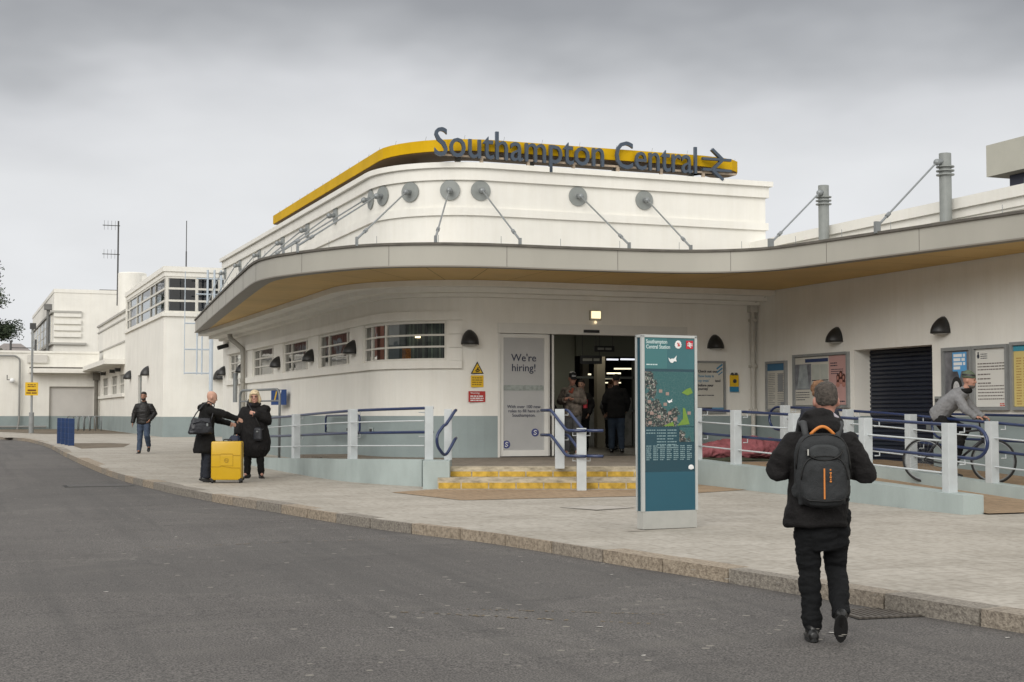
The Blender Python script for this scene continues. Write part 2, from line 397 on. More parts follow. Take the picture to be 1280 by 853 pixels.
def text(name, s, size, m, parent, loc, align='LEFT', ext=.002, bold=0, rz=0, xs=1.0, lab=None):
    """lettering standing in the local XZ plane, read from -Y"""
    c = bpy.data.curves.new(name, 'FONT'); c.body = s; c.size = size; c.extrude = ext; c.align_x = align; c.offset = bold; c.resolution_u = 3; c.space_line = .95
    t = bpy.data.objects.new(name, c); COL.objects.link(t)
    bpy.context.view_layer.update()
    me = bpy.data.meshes.new_from_object(t); bpy.data.objects.remove(t)
    me.transform(Matrix.Rotation(rz, 4, 'Y') @ Matrix.Rotation(R(90), 4, 'X') @ Matrix.Diagonal((xs, 1, 1, 1)))
    me.materials.clear(); me.materials.append(m)
    o = bpy.data.objects.new(name, me); COL.objects.link(o); o.parent = parent; o.location = loc
    return o
def lines(mb, x0, x1, z1, n, dz, h, y, seed=0):
    """rows of small print: dashes of uneven word length"""
    r = random.Random(seed)
    for i in range(n):
        z = z1-i*dz; x = x0; end = x1-(r.random()*.4*(x1-x0) if i % 4 == 3 else 0)
        while x < end:
            w = min(end-x, h*(1.2+r.random()*3.2))
            mb.box(x, x+w, y-.001, y, z-h, z); x += w+h*.55
    return mb

# ---------------------------------------------------------------- ground
def interp(x, xs, ys):
    if x <= xs[0]: return ys[0]
    for a, b, c, d in zip(xs, xs[1:], ys, ys[1:]):
        if x <= b: return c+(d-c)*(x-a)/(b-a)
    return ys[-1]
def gz(X, Y):
    d = X*math.sin(YAW)+Y*math.cos(YAW)
    return interp(d, [0, 9, 15, 25, 40, 70, 110], [0, 0, .1, .2, .3, .42, .5])
kerb_pts = [(14, -16), (10.5, -4), (8.35, 3.5), (7.22, 8.2), (7.02, 9.2), (6.75, 10.6), (6.55, 11.6), (6.34, 12.5), (6.15, 13.5), (5.80, 15.2), (5.45, 16.2), (5.12, 17.3), (4.87, 18.4), (4.52, 20.3), (4.07, 22.6), (3.66, 25.8), (3.33, 31.4), (3.28, 42.5), (3.42, 52.4), (3.3, 60), (2.9, 66), (1.2, 71), (-3, 74.5), (-14, 79), (-40, 86)]
KP = Path([(p.x, p.y) for p in cat_rom([(a, b, 0) for a, b in kerb_pts], 6)])
g = MB()
ys = [-40+2.0*i for i in range(90)]+[150, 200, 300, 500, 900, 1600]; xs = [-1600, -800, -300, -120, -60]+[-40+2.5*i for i in range(36)]+[60, 80, 120, 300, 800, 1600]
V = [[g.bm.verts.new((x, y, gz(x, y) if y < 150 else .5)) for x in xs] for y in ys]
for A, B in zip(V, V[1:]):
    for i in range(len(xs)-1): g.bm.faces.new((A[i], A[i+1], B[i+1], B[i]))
tag(g.build('road', road_mat(), smooth=True), kind='structure')
# pavement sheet: rows along the kerb line
g = MB(); rows = []
q = 0; st = []
while q < KP.s[-1]: st.append(q); q += .8
for q in st:
    p = KP.at(q, -.27); row = []
    if p.y < 68:
        ux = [0, .5, 1, 2, 3, 4, 5, 6, 8, 10, 12, 16, 22, 40]
        row = [(p.x+u, p.y) for u in ux]
    else:
        far = 110; row = [(p.x+(3.5+40-p.x)*0*u, p.y+(far-p.y)*u) for u in [i/13 for i in range(14)]]
    rows.append([g.bm.verts.new((x, y, gz(x, y)+.12)) for x, y in row])
for A, B in zip(rows, rows[1:]):
    for i in range(13): g.bm.faces.new((A[i], A[i+1], B[i+1], B[i]))
tag(g.build('pavement', PAVE, smooth=True), kind='structure')
g = MB(); p_ = [(2.9, 66.2), (43, 66.2), (43, 112), (2.9, 112)]
VV = [[g.bm.verts.new((x, y, gz(x, y)+.117)) for x in (2.0, 3.2, 5, 8, 12, 20, 43)] for y in (67, 72, 78, 85, 92, 100, 112)]
for A, B in zip(VV, VV[1:]):
    for i in range(6): g.bm.faces.new((A[i], A[i+1], B[i+1], B[i]))
tag(g.build('pavement', PAVE), kind='structure')
# kerb
KERB = brick_mat('granite_kerb', (.36, .315, .255), (.30, .262, .215), (.055, .05, .042), 1, .93, 5, .014, .35, 0, bump=.5)
def kerb_material():
    m = mat('kerb_stone', (.30, .26, .21), .9, .4, 30, .7, 60, dark=(.15, .125, .10)); return m
g = MB(); rows = []
q = 0
while q < KP.s[-1]:
    L_ = .91 if KP.at(q).y < 22 else .91
    a, b = q+.011, q+L_-.011; tone = random.randrange(3); f0 = len(g.bm.faces)
    j = (random.random()-.5)*.008
    prof = [(-.30, -.1), (0, -.1), (.0, .085), (-.035, .119), (-.30, .122)]
    rr = []
    for qq in (a, a+.22, (a+b)/2, b-.22, b):
        if qq > KP.s[-1]: break
        row = []
        for o, h in prof:
            p = KP.at(qq, o); row.append(g.bm.verts.new((p.x, p.y, gz(p.x, p.y)+h+(j if h > 0 else 0))))
        rr.append(row)
    for A, B in zip(rr, rr[1:]):
        for k_ in range(5): g.bm.faces.new((A[k_], A[(k_+1) % 5], B[(k_+1) % 5], B[k_]))
    if len(rr) > 1: g.bm.faces.new(rr[0][::-1]); g.bm.faces.new(rr[-1])
    g.bm.faces.ensure_lookup_table()
    for f_ in g.bm.faces[f0:]: f_.material_index = tone
    q += L_
tag(g.build('kerb', [kerb_material(), mat('kerb_stone_warm', (.335, .28, .215), .9, .4, 26, .7, 60, dark=(.17, .135, .10)), mat('kerb_stone_grey', (.26, .235, .20), .9, .4, 34, .7, 60, dark=(.12, .105, .09))]), kind='structure')
g = MB(); band(g, KP, 0, KP.s[-1]-.5, -.27, -.05, -.09, .0); g.bm.verts.ensure_lookup_table()
for v_ in g.bm.verts: v_.co.z = gz(v_.co.x, v_.co.y)+(.075 if v_.co.z > -.05 else -.08)
tag(g.build('kerb_bedding', mat('dark_joint_fill', (.045, .04, .034), .95)), kind='structure')
g = MB()   # dark gutter dirt beside the kerb
st = [0+1.2*i for i in range(int(KP.s[-1]/1.2))]
A = None
for q in st:
    p0 = KP.at(q, .0); p1 = KP.at(q, .16+.08*noise.noise(Vector((q*.5, 0, 0))))
    B = [g.bm.verts.new((p0.x, p0.y, gz(p0.x, p0.y)+.004)), g.bm.verts.new((p1.x, p1.y, gz(p1.x, p1.y)+.004))]
    if A: g.bm.faces.new((A[0], A[1], B[1], B[0]))
    A = B
tag(g.build('gutter', mat('gutter_grit', (.055, .05, .043), .95, .5, 14, .5, 90)), kind='structure')
# buff paving before the steps, tree pit, earth strip
def sheet(name, pts, off, m, kind='structure', **kw):
    g = MB(); g.face([(x, y, gz(x, y)+.12+off) for x, y in pts]); bmesh.ops.triangulate(g.bm, faces=g.bm.faces); return tag(g.build(name, m), kind=kind, **kw)
sheet('buff_paving', [(6.45, 22.0), (6.9, 19.9), (9.9, 19.75), (12.2, 20.6), (12.2, 22.6), (11, 21.4), (10.55, 21.25), (9, 21.9), (7.5, 22.55)], .006, BROWNPAVE)
sheet('tree_pit', [(3.75, 47.5), (5.2, 49.0), (5.9, 53.4), (5.3, 55.0), (3.75, 55)], .004, DIRTP)
sheet('earth_strip', [(4.3, 76), (8.5, 76), (8.5, 95.8), (-6, 95.8), (-6, 88), (2, 86)], .008, DIRTP)

# ---------------------------------------------------------------- station entrance building
LX, FY, RX = 8.15, 27.4, 16.28
arc = [(10.15-2*math.cos(R(a)), 29.4-2*math.sin(R(a))) for a in range(0, 91, 5)]
ML = Path([(LX, 47.4)]+arc+[(RX, FY)])          # left side, curve, front
sY = lambda y: 47.4-y                              # arclength of a point on the left side
s_arc0 = 18.0; s_arc1 = ML.s_of((10.15, FY)); sX = lambda x: s_arc1+(x-10.15)
sA = lambda a: s_arc0+math.pi*R(a)*2/math.pi*1.0
B = empty('station_building', (LX, FY, .2), 0, 'white curved art deco station entrance building with grey base and doorway', 'building')
wins = [('A', sY(30.05), sA(63), 2.62, 3.43), ('B', sY(34.1), sY(31.15), 2.62, 3.43), ('C', sY(38.15), sY(35.2), 2.62, 3.43), ('D', sY(42.4), sY(39.35), 2.62, 3.43), ('E', sY(46.3), sY(43.7), 2.62, 3.43)]
DX0, DX1, DZ0, DZ1 = 10.27, 14.6, .66, 3.40
holes = [(w[1], w[2], w[3], w[4]) for w in wins]+[(sX(DX0), sX(DX1), .1, DZ1)]
END = ML.s[-1]
wall(MB(), ML, 0, END, 1.5, 4.16, .3, holes).build('wall', WHITE, B, True)
wall(MB(), ML, 0, END, .15, 1.5, .302, [(sX(DX0), sX(DX1), .1, 1.6)]).build('painted_base', DADO, B, True)
# tower above the canopy
TP = Path([(16.56, 47.4), (LX, 47.4)]+[(LX, 47.4-.01)]+arc+[(16.7, FY), (16.7, 40)])
TP = Path([(LX, 47.4)]+arc+[(16.56, FY)])
T_ = MB()
poly = [(p.x, p.y) for p in TP.p]+[(16.56, 47.4)]
T_.prism(poly, 4.17, 6.55); T_.build('tower', WHITE, B, True)
eT = TP.s[-1]
def ring(mb, o, z0, z1, inset=.35):
    band(mb, TP, 0, eT, -.3, o, z0, z1)
    mb.box(16.561, 16.56+o, FY-o, 47.4, z0, z1); mb.box(LX-o, 16.56+o, 47.401, 47.4+o, z0, z1)
    return mb
ring(MB(), .06, 6.29, 6.53).build('cornice_band', WHITE, B, True)
ring(MB(), .13, 6.531, 6.64).build('coping', WHITE, B, True)
ring(MB(), .05, 5.57, 5.73).build('moulding', WHITE, B, True)
# stepped white cornice under the canopy
for i, (o, z0, z1) in enumerate(((.86, 4.06, 4.174), (.52, 3.97, 4.06), (.2, 3.90, 3.97))):
    band(MB(), ML, .3, END-.005, .001, o, z0, z1).build('cornice', WHITE, B, True)
# window surround
sw0, sw1 = sY(46.6), sA(72)
band(MB(), ML, sw0, sw1, .001, .07, 2.46, 2.62).build('sill_band', WHITE, B, True)
band(MB(), ML, sw0, sw1, .001, .05, 3.44, 3.62).build('lintel_band', WHITE, B, True)
g = MB()
for a, b in ((sA(64), sA(72)),):
    for z0, z1 in ((2.625, 2.88), (2.89, 3.15), (3.16, 3.435)): band(g, ML, a, b, .001, .03, z0, z1)
g.build('quoin', WHITE, B, True)
def window(w):
    n_, a, b, z0, z1 = w
    fr = MB(); band(fr, ML, a, b, -.12, -.05, z0, z0+.05); band(fr, ML, a, b, -.12, -.05, z1-.05, z1)
    for q0, q1 in ((a, a+.05), (b-.05, b)): band(fr, ML, q0, q1, -.12, -.05, z0+.05, z1-.05)
    F_ = fr.build('window', WINW, B, True)
    inv = F_.matrix_parent_inverse.inverted()
    def sub(mb, name, m):
        o = mb.build(name, m); o.parent = F_; return o
    bars = MB(); dz = (z1-z0-.1)/3
    for i in (1, 2): band(bars, ML, a+.05, b-.05, -.115, -.06, z0+.05+dz*i-.018, z0+.05+dz*i+.018)
    cols = [.19, .45] if n_ == 'A' else [.28, .86]
    for c in cols:
        q_ = a+(b-a)*c; band(bars, ML, q_-.025, q_+.025, -.118, -.055, z0+.051, z1-.051)
    sub(bars, 'glazing_bars', WINW)
    gl = MB(); st = ML.stops(a+.05, b-.05)
    for q0, q1 in zip(st, st[1:]):
        p0, p1 = ML.at(q0, -.09), ML.at(q1, -.09); gl.face([(p0.x, p0.y, z0+.05), (p1.x, p1.y, z0+.05), (p1.x, p1.y, z1-.05), (p0.x, p0.y, z1-.05)])
    sub(gl, 'pane', GLASS)
for w in wins: window(w)
# room seen through the windows: back wall with pale vertical blinds
BL = bpy.data.materials.new('vertical_blinds'); BL.use_nodes = True
n = BL.node_tree.nodes; l = BL.node_tree.links
t = n.new('ShaderNodeTexCoord'); a_ = n.new('ShaderNodeTexNoise'); m_ = n.new('ShaderNodeMapping'); m_.inputs['Scale'].default_value = (3.2, 3.2, .02); l.new(t.outputs['Object'], m_.inputs[0]); l.new(m_.outputs[0], a_.inputs[0]); a_.inputs['Scale'].default_value = 2.3; a_.inputs['Detail'].default_value = 3
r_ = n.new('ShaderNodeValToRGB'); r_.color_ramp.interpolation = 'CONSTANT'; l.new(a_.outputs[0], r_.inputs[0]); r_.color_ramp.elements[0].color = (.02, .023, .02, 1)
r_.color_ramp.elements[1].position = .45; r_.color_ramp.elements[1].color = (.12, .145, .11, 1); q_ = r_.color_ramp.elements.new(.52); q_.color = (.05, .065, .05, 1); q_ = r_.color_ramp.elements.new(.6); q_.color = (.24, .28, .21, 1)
l.new(r_.outputs[0], n['Principled BSDF'].inputs['Base Color'])
g = MB(); band(g, ML, sY(46.5), sA(64), -.62, -.6, 2.3, 3.5); g.build('blinds', BL, B, True)
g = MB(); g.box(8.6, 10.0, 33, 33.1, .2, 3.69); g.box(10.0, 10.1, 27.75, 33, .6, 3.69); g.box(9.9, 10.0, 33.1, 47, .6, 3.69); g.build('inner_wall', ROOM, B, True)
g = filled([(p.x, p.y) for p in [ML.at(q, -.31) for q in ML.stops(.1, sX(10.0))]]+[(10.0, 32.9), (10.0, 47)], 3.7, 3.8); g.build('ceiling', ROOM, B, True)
g = MB(); p0 = ML.at(sA(27), -.4); g.box(p0.x-.09, p0.x+.09, p0.y, p0.y+.03, 2.66, 2.9); g.build('notice', mat('orange_notice', (.6, .2, .02), .6, .5, 30), B, True)
g = MB(); g.box(8.9, 9.15, 28.6, 28.65, 3.12, 3.16); g.build('ceiling_light', mat('room_light', (1, .8, .5), emit=((1, .75, .45), 3)), B, True)
# yellow roof beam on stubs
bp_ = [(8.28, 40.2)]+[(10.25-1.97*math.cos(R(a)), 29.35-1.97*math.sin(R(a))) for a in range(0, 91, 9)]+[(15.0, 27.40), (15.5, 27.48), (15.85, 27.60), (16.1, 27.80), (16.24, 28.08), (16.22, 28.4), (16.05, 28.7)]
BP = Path(bp_)
bo = empty('roof_beam', (8.3, 27.4, 6.64), 0, 'long mustard yellow curved fin running round the tower roof edge', 'roof fin')
# stack of stubs holds it
g = MB(); band(g, BP, 0, BP.s[-1], -1.1, 0, 6.90, 7.135); g.build('fin', MUSTARD, bo, True)
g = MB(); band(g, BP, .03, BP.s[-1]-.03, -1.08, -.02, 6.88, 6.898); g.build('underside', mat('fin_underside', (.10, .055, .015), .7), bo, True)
g = MB(); q = 1
while q < BP.s[-1]-.5:
    p = BP.at(q, -.8); g.box(p.x-.05, p.x+.05, p.y-.05, p.y+.05, 6.55, 6.88); q += 2
g.build('stub', STEEL, bo, True)
q = .5
while q < BP.s[-1]-.2:
    p = BP.at(q, -.06); g = MB(); g.tube([(p.x, p.y, 7.135), (p.x+.02, p.y, 7.23)], .004, 5); g.build('bird_spike', GALV, bo, True); q += .85
# roof letters
lo = empty('station_name_letters', (8.84, 27.30, 6.56), 0, 'large dark blue letters reading Southampton Central with double arrow on tower', 'sign')
def adv_widths(s, size):
    c = bpy.data.curves.new('t', 'FONT'); c.size = size; o = bpy.data.objects.new('t', c); COL.objects.link(o); w = []
    def W_(tx):
        c.body = tx; bpy.context.view_layer.update(); return o.dimensions.x
    pos = []
    for i, ch in enumerate(s):
        if ch == ' ': pos.append(None); continue
        full = W_(s[:i]+ch) if i else W_(ch); own = W_(ch); pos.append((full-own, own))
    bpy.data.objects.remove(o); return pos
def put_word(word, x0, x1, size, z):
    pos = adv_widths(word, size); tot = pos[-1][0]+pos[-1][1]; k = (x1-x0)/tot
    for ch, pw in zip(word, pos):
        o = text('letter', ch, size, LETTER, lo, (0, 0, 0), ext=.03, bold=.003, xs=k)
        me = o.data; mn = min(v.co.x for v in me.vertices)
        o.location = (x0-8.9+pw[0]*k-mn, .0, z-6.62)
put_word('Southampton', 8.93, 12.66, .83, 6.785)
put_word('Central', 12.93, 14.86, .83, 6.775)
g = MB()
def bar2(g, a, b, w, dp=.05):  # bar in XZ plane
    a = Vector((a[0], 0, a[1])); b = Vector((b[0], 0, b[1])); d = (b-a).normalized(); nn = Vector((-d.z, 0, d.x))*w/2; e_ = Vector((0, dp, 0))
    pts = [a-nn, b-nn, b+nn, a+nn]; va = [g.bm.verts.new(p-e_) for p in pts]; vb = [g.bm.verts.new(p+e_) for p in pts]
    g.bm.faces.new(va); g.bm.faces.new(vb[::-1])
    for i in range(4): g.bm.faces.new((va[i], vb[i], vb[(i+1) % 4], va[(i+1) % 4]))
bar2(g, (0, .42), (.78, .42), .06, .040); bar2(g, (0, .16), (.78, .16), .06, .041)
bar2(g, (.26, .66), (.55, .42), .07, .043); bar2(g, (.55, .42), (.26, .16), .07, .045); bar2(g, (.26, .16), (.55, -.07), .07, .047)
o = g.build('double_arrow', LETTER, lo); o.location = (15.0-8.9, 0, .11); o.scale = (.90, 1, .90)
g = MB(); g.box(8.95, 15.8, 27.345, 27.375, 6.74, 6.78)
x = 9.9
while x < 15.6: g.box(x-.03, x+.03, 27.34, 27.40, 6.64, 6.739); x += 1.02
g.build('support_rail', mat('rusty_cream_paint', (.45, .36, .27), .7, .3, 9), lo, True)

# ---------------------------------------------------------------- canopy
cp = [(7.2, 47.15), (6.62, 41.0), (6.12, 35.5), (5.74, 31.2), (5.56, 28.7), (5.66, 27.6), (5.88, 26.9), (6.2, 26.15), (6.75, 25.2), (7.35, 24.68), (8.1, 24.32), (9.0, 24.14), (10.2, 24.1), (11.4, 24.0), (12.3, 23.88), (13.05, 23.62), (13.6, 23.2), (13.92, 22.7), (14.14, 21.8), (14.42, 20.2), (14.7, 18.6), (14.93, 17.3), (15.25, 15.0), (15.5, 12)]
CP = Path([(p.x, p.y) for p in cat_rom([(a, b, 0) for a, b in cp], 6)])
eC = CP.s[-1]
C_ = empty('canopy', (10, 24.1, 4.18), 0, 'curved grey edged canopy with ochre underside hung above the entrance', 'canopy')
band(MB(), CP, 0, eC, -.1, 0, 4.19, 4.555).build('fascia', FASCIA, C_, True, smooth='auto')
band(MB(), CP, 0, eC, -.16, .035, 4.556, 4.60).build('roof_edge', TRIM, C_, True)
g = MB(); band(g, CP, 0, eC, -.12, .02, 4.165, 4.189); band(g, CP, 0, eC, -.3, -.1, 4.178, 4.188); g.build('drip_edge', mat('drip_metal', (.22, .2, .17), .5), C_, True)
g = MB(); q = 1.2
for px_y in range(40):
    q_ = 1.4+px_y*2.15
    if q_ < eC: band(MB(), CP, q_-.004, q_+.004, .0005, .003, 4.19, 4.555).build('panel_joint', mat('joint', (.12, .11, .1), .8), C_, True)
inner = [(16.26, 12), (16.26, FY-.01)]+[(p.x, p.y) for p in [ML.at(q, .01) for q in reversed(ML.stops(0, END-.02))]]
outer = [(p.x, p.y) for p in [CP.at(q, -.08) for q in CP.stops(0, eC)]]
filled(outer+inner, 4.1781, 4.1898).build('soffit', SOFFIT, C_, True)
filled(outer+inner, 4.50, 4.57).build('roof', mat('roof_felt', (.3, .29, .27), .9, .2, 2), C_, True)
for_joint = []   # soffit sheet joints run from wall to fascia
for i in range(34):
    q_ = eC*(i+.5)/34; a = CP.at(q_, -.2); s_ = ML.s_of(a) if a.y > 22.5 or a.x < 13 else None
    b = ML.at(s_, .9) if s_ is not None else Vector((16.2, a.y))
    d = (b-a).normalized(); nn = Vector((-d.y, d.x))*.006
    g = MB(); for_joint.append(g); g.face([(a.x-nn.x, a.y-nn.y, 4.176), (b.x-nn.x, b.y-nn.y, 4.176), (b.x+nn.x, b.y+nn.y, 4.176), (a.x+nn.x, a.y+nn.y, 4.176)])
for g in for_joint: g.build('soffit_joint', mat('soffit_joint_line', (.22, .15, .06), .8), C_, True)
q = .8
while q < eC:
    p = CP.at(q, -.03); g = MB(); g.tube([(p.x, p.y, 4.6), (p.x, p.y, 4.74)], .005, 5); g.build('bird_spike', GALV, C_, True); q += 1.15
# hangers: disc on the tower, rod, anchor
def hanger(disc, anchor, nrm):
    d = Vector(disc); a = Vector(anchor); nrm = Vector((nrm[0], nrm[1], 0)).normalized()
    g = MB(); g.tube([d, d+nrm*.03], .205, 24); dk = g.build('wall_disc', STEEL, C_, True, smooth='auto')
    g = MB(); h = d+nrm*.16+Vector((0, 0, -.02)); dr = (a+Vector((0, 0, .12))-h).normalized()
    g.tube([d+nrm*.03, h], .05, 10); g.ball(h, .065)
    end = a+Vector((0, 0, .1)); g.tube([h, h.lerp(end, .82)], .017, 8); g.tube([h.lerp(end, .82), h.lerp(end, .86)], .035, 8); g.tube([h.lerp(end, .86), end], .022, 8)
    g.box(a.x-.02, a.x+.02, a.y-.035, a.y+.035, 4.57, 4.74)
    o = g.build('tie_rod', GALV, C_, True)
def cs(q): p = ML.at(ML.s_of(q)); return (p.x, p.y)
for dc, an, nr in (
    ((8.62, 28.1), (6.72, 25.2), (-.77, -.64)), ((9.3, 27.58), (7.99, 24.5), (-.42, -.9)), ((9.9, 27.42), (9.54, 24.3), (-.1, -1)), ((12.05, 27.4), (11.69, 24.2), (0, -1)), ((13.59, 27.4), (12.96, 24.15), (0, -1)),
    ((8.24, 28.8), (5.95, 26.6), (-.95, -.3)), ((8.15, 29.4), (5.85, 27.4), (-1, 0)), ((8.15, 32.44), (5.95, 29.5), (-1, 0)), ((8.15, 35.3), (6.15, 33.0), (-1, 0)), ((8.15, 38.2), (6.4, 36.5), (-1, 0)), ((8.15, 41.4), (6.65, 39.6), (-1, 0)), ((8.15, 44.45), (6.9, 42.3), (-1, 0)), ((8.15, 47.1), (7.15, 45.2), (-1, 0))):
    hanger((*dc, 6.08 if dc[1] < 30 else 6.14), (*an, 4.6), nr)
def mast(mx_, my, ax, ay, label):
    m = empty('mast', (mx_, my, 4.57), 0, label, 'mast', 'grey masts standing on the canopy')
    MB().tube([(0, 0, 0), (0, 0, 1.5)], .105, 20).build('post', STEEL, m, smooth='auto')
    g = MB()
    for i in range(3): g.lathe([(.1, 0), (.155, .005), (.155, .025), (.1, .03)], (0, 0, 1.11+i*.07))
    g.build('collar', STEEL, m)
    d = Vector((ax-mx_, ay-my, 0)); dn = d.normalized(); h = dn*.2+Vector((0, 0, 1.33)); e_ = d+Vector((0, 0, .12))
    g = MB(); g.tube([dn*.08+Vector((0, 0, 1.36)), h], .05, 10); g.ball(h, .06); g.tube([h, h.lerp(e_, .8)], .017, 8); g.tube([h.lerp(e_, .8), h.lerp(e_, .85)], .035, 8); g.tube([h.lerp(e_, .85), e_], .022, 8); g.box(e_.x-.05, e_.x+.05, e_.y-.03, e_.y+.03, 0, .2)
    g.build('tie_rod', GALV, m)
mast(16.0, 24.27, 13.98, 22.95, 'grey mast with tie rod nearer the tower, shorter looking of two'); mast(16.0, 20.5, 14.4, 20.25, 'grey mast with tie rod on the canopy at far right, nearest the viewer')

# ---------------------------------------------------------------- right wing
RW = empty('station_wing', (RX, 20, .3), 0, 'white single storey station wing on the right with poster wall and shutter', 'building')
RP = Path([(RX, FY), (RX, 2)])
rs = lambda y: FY-y
sh = (rs(23.7), rs(21.3), .1, 2.78)
wall(MB(), RP, .002, RP.s[-1], 1.5, 4.9, .42, [(sh[0], sh[1], 1.2, 2.78)]).build('wall', WHITE, RW, True)
wall(MB(), RP, .002, RP.s[-1], .1, 1.5, .421, [(sh[0], sh[1], .05, 1.6)]).build('painted_base', DADO, RW, True)
g = MB(); band(g, RP, -.3, RP.s[-1], -.5, .06, 4.95, 5.1); g.build('parapet_step', WHITE, RW, True)
g = MB(); band(g, RP, -.3, RP.s[-1], -.5, .12, 5.101, 5.29); band(g, RP, -.3, RP.s[-1], -.5, .02, 4.9, 4.95); g.build('parapet', WHITE, RW, True)
g = MB(); g.box(16.78, 24, 2, 47, 4.5, 5.0); g.build('roof', MATS['roof_felt'], RW, True)
SHUT = bpy.data.materials.new('shutter_slats'); SHUT.use_nodes = True; n = SHUT.node_tree.nodes; l = SHUT.node_tree.links
n['Principled BSDF'].inputs['Base Color'].default_value = (.018, .022, .035, 1); n['Principled BSDF'].inputs['Roughness'].default_value = .35; n['Principled BSDF'].inputs['Specular IOR Level'].default_value = .5
g = MB(); z = .45
while z < 2.8:
    prof = [(0, z), (-.025, z+.02), (-.025, z+.06), (0, z+.08)]
    for (a, za), (b, zb) in zip(prof, prof[1:]): g.face([(16.66+a, 23.72, za), (16.66+b, 23.72, zb), (16.66+b, 21.28, zb), (16.66+a, 21.28, za)])
    z += .08
g.build('roller_shutter', SHUT, RW, True)
g = MB(); g.box(16.69, 16.9, 21.2, 23.8, .2, 2.8); g.build('shutter_backing', BLACK, RW, True)
g = MB(); g.box(16.62, 16.66, 21.75, 21.95, 1.25, 1.35); g.build('lock', GALV, RW, True)
# far building rising behind on the right
P = Vector((41.5, 50.5, 0))
fb = empty('office_block', (41, 50, 0), 0, 'beige clad office block rising behind the right wing roof', 'building')
Mx = Matrix.Translation((39.9, 48.45, 0)) @ Matrix.Rotation(R(0), 4, 'Z')
g = MB(); g.box(0, 14, -16, 0, 11.4, 12.72, Mx); g.build('cladding', mat('beige_cladding', (.44, .43, .37), .6, .06, 1), fb, True)
g = MB(); g.box(.6, 13.5, -15.6, -.7, 0, 11.39, Mx); g.build('wall', mat('dark_block_wall', (.03, .034, .06), .4), fb, True)
for i in range(9):
    y0 = -1.6-i*1.6
    g = MB(); g.box(.54, .6, y0-1.2, y0, 9.6, 11.15, Mx); o = g.build('window', mat('far_glass', (.13, .15, .17), .15, .2, 2), fb, True)

# ---------------------------------------------------------------- doorway
D = empty('entrance_doors', (10.27, FY, .66), 0, 'white framed sliding entrance doors with grey vinyl hiring advert, open', 'door')
x1_ = DX1-DX0
def fr(x0, x1, z0, z1, y0=.02, y1=.14): return MB().box(x0, x1, y0, y1, z0, z1, None, .004)
g = MB(); g.box(0, x1_, -.02, .2, 2.53, 2.74); g.box(0, .05, 0, .16, 0, 2.53); g.box(x1_-.05, x1_, 0, .16, 0, 2.53); g.build('frame', DOORW, D)
g = MB(); g.box(1.9, 2.25, -.05, -.021, 2.57, 2.63); g.build('sensor', BLACK, D)
def leaf(x0, x1, y, vinyl):
    g = MB(); g.box(x0, x0+.09, y, y+.05, 0.02, 2.52); g.box(x1-.09, x1, y, y+.05, .02, 2.52); g.box(x0+.09, x1-.09, y, y+.05, .02, .14); g.box(x0+.09, x1-.09, y, y+.05, 2.44, 2.52)
    o = g.build('door_leaf', DOORW, D)
    g = MB(); g.box(x0+.09, x1-.09, y+.02, y+.026, .14, 2.44); p = g.build('pane', vinyl, o)
    return o
VIN = mat('grey_vinyl', (.41, .41, .405), .35, .06, 2)
l1 = leaf(.05, 1.13, .04, VIN); l2 = leaf(1.14, 1.28, .1, DOORW)
l3 = leaf(3.16, 3.32, .1, DOORW); l4 = leaf(3.33, x1_-.05, .04, GLASS)
INKN = mat('vinyl_lettering', (.045, .05, .085), .6)
text('lettering', "We're\nhiring!", .215, INKN, l1, (.59, .052, 1.96), 'CENTER', .002, .001)
text('lettering', "With over 100 new\nroles to fill here in\nSouthampton.", .092, INKN, l1, (.59, .052, 1.0), 'CENTER', .002)
g = MB(); g.box(.15, 1.03, .054, .058, 1.36, 1.47); g.build('manifestation_strip', mat('frosted_strip', (.30, .33, .31), .5, .3, 12), l1)
for cx_, cz_ in ((.84, .50), (.21, .26)):
    g = MB(); M_ = Matrix.Translation((cx_, .056, cz_)) @ Matrix.Rotation(R(90), 4, 'X'); g.lathe([(.082, -.002), (.082, .002)], (0, 0, 0), 28, M_); g.build('roundel', mat('roundel_blue', (.06, .07, .2), .5), l1)
    g = MB(); 
    pts = [(-.03, -.045), (.03, .0), (-.03, .0), (.03, .045)]
    g.tube([(cx_-.035, .050, cz_-.03), (cx_+.0, .050, cz_-.045), (cx_+.03, .050, cz_-.02), (cx_-.03, .050, cz_+.02), (cx_, .050, cz_+.045), (cx_+.035, .050, cz_+.03)], .009, 6); g.build('roundel_mark', INKW, l1)
g = MB(); g.ball((1.2, .085, 1.0), .02); g.build('handle', DGREY, l2)
# concourse behind
CC = empty('concourse', (12.4, 36, .66), 0, 'dim station concourse interior seen through the open doors', 'interior')
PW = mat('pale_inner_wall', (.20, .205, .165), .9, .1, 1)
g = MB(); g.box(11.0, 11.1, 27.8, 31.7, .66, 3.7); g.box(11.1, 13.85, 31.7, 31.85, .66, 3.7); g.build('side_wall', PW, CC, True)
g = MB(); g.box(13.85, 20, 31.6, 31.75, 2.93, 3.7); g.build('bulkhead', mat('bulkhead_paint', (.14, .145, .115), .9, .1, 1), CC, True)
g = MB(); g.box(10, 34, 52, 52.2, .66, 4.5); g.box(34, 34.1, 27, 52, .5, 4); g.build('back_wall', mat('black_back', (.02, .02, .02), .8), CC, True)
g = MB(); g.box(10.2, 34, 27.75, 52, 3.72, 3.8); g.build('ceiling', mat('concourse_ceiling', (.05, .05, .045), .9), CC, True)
g = MB(); g.box(15.72, 15.95, 34.5, 34.7, .66, 3.7); g.build('column', mat('cream_column', (.24, .215, .16), .7, emit=None), CC, True)
g = MB(); g.box(17.3, 17.5, 39, 39.2, .66, 3.7); g.build('column', MATS['cream_column'], CC, True)
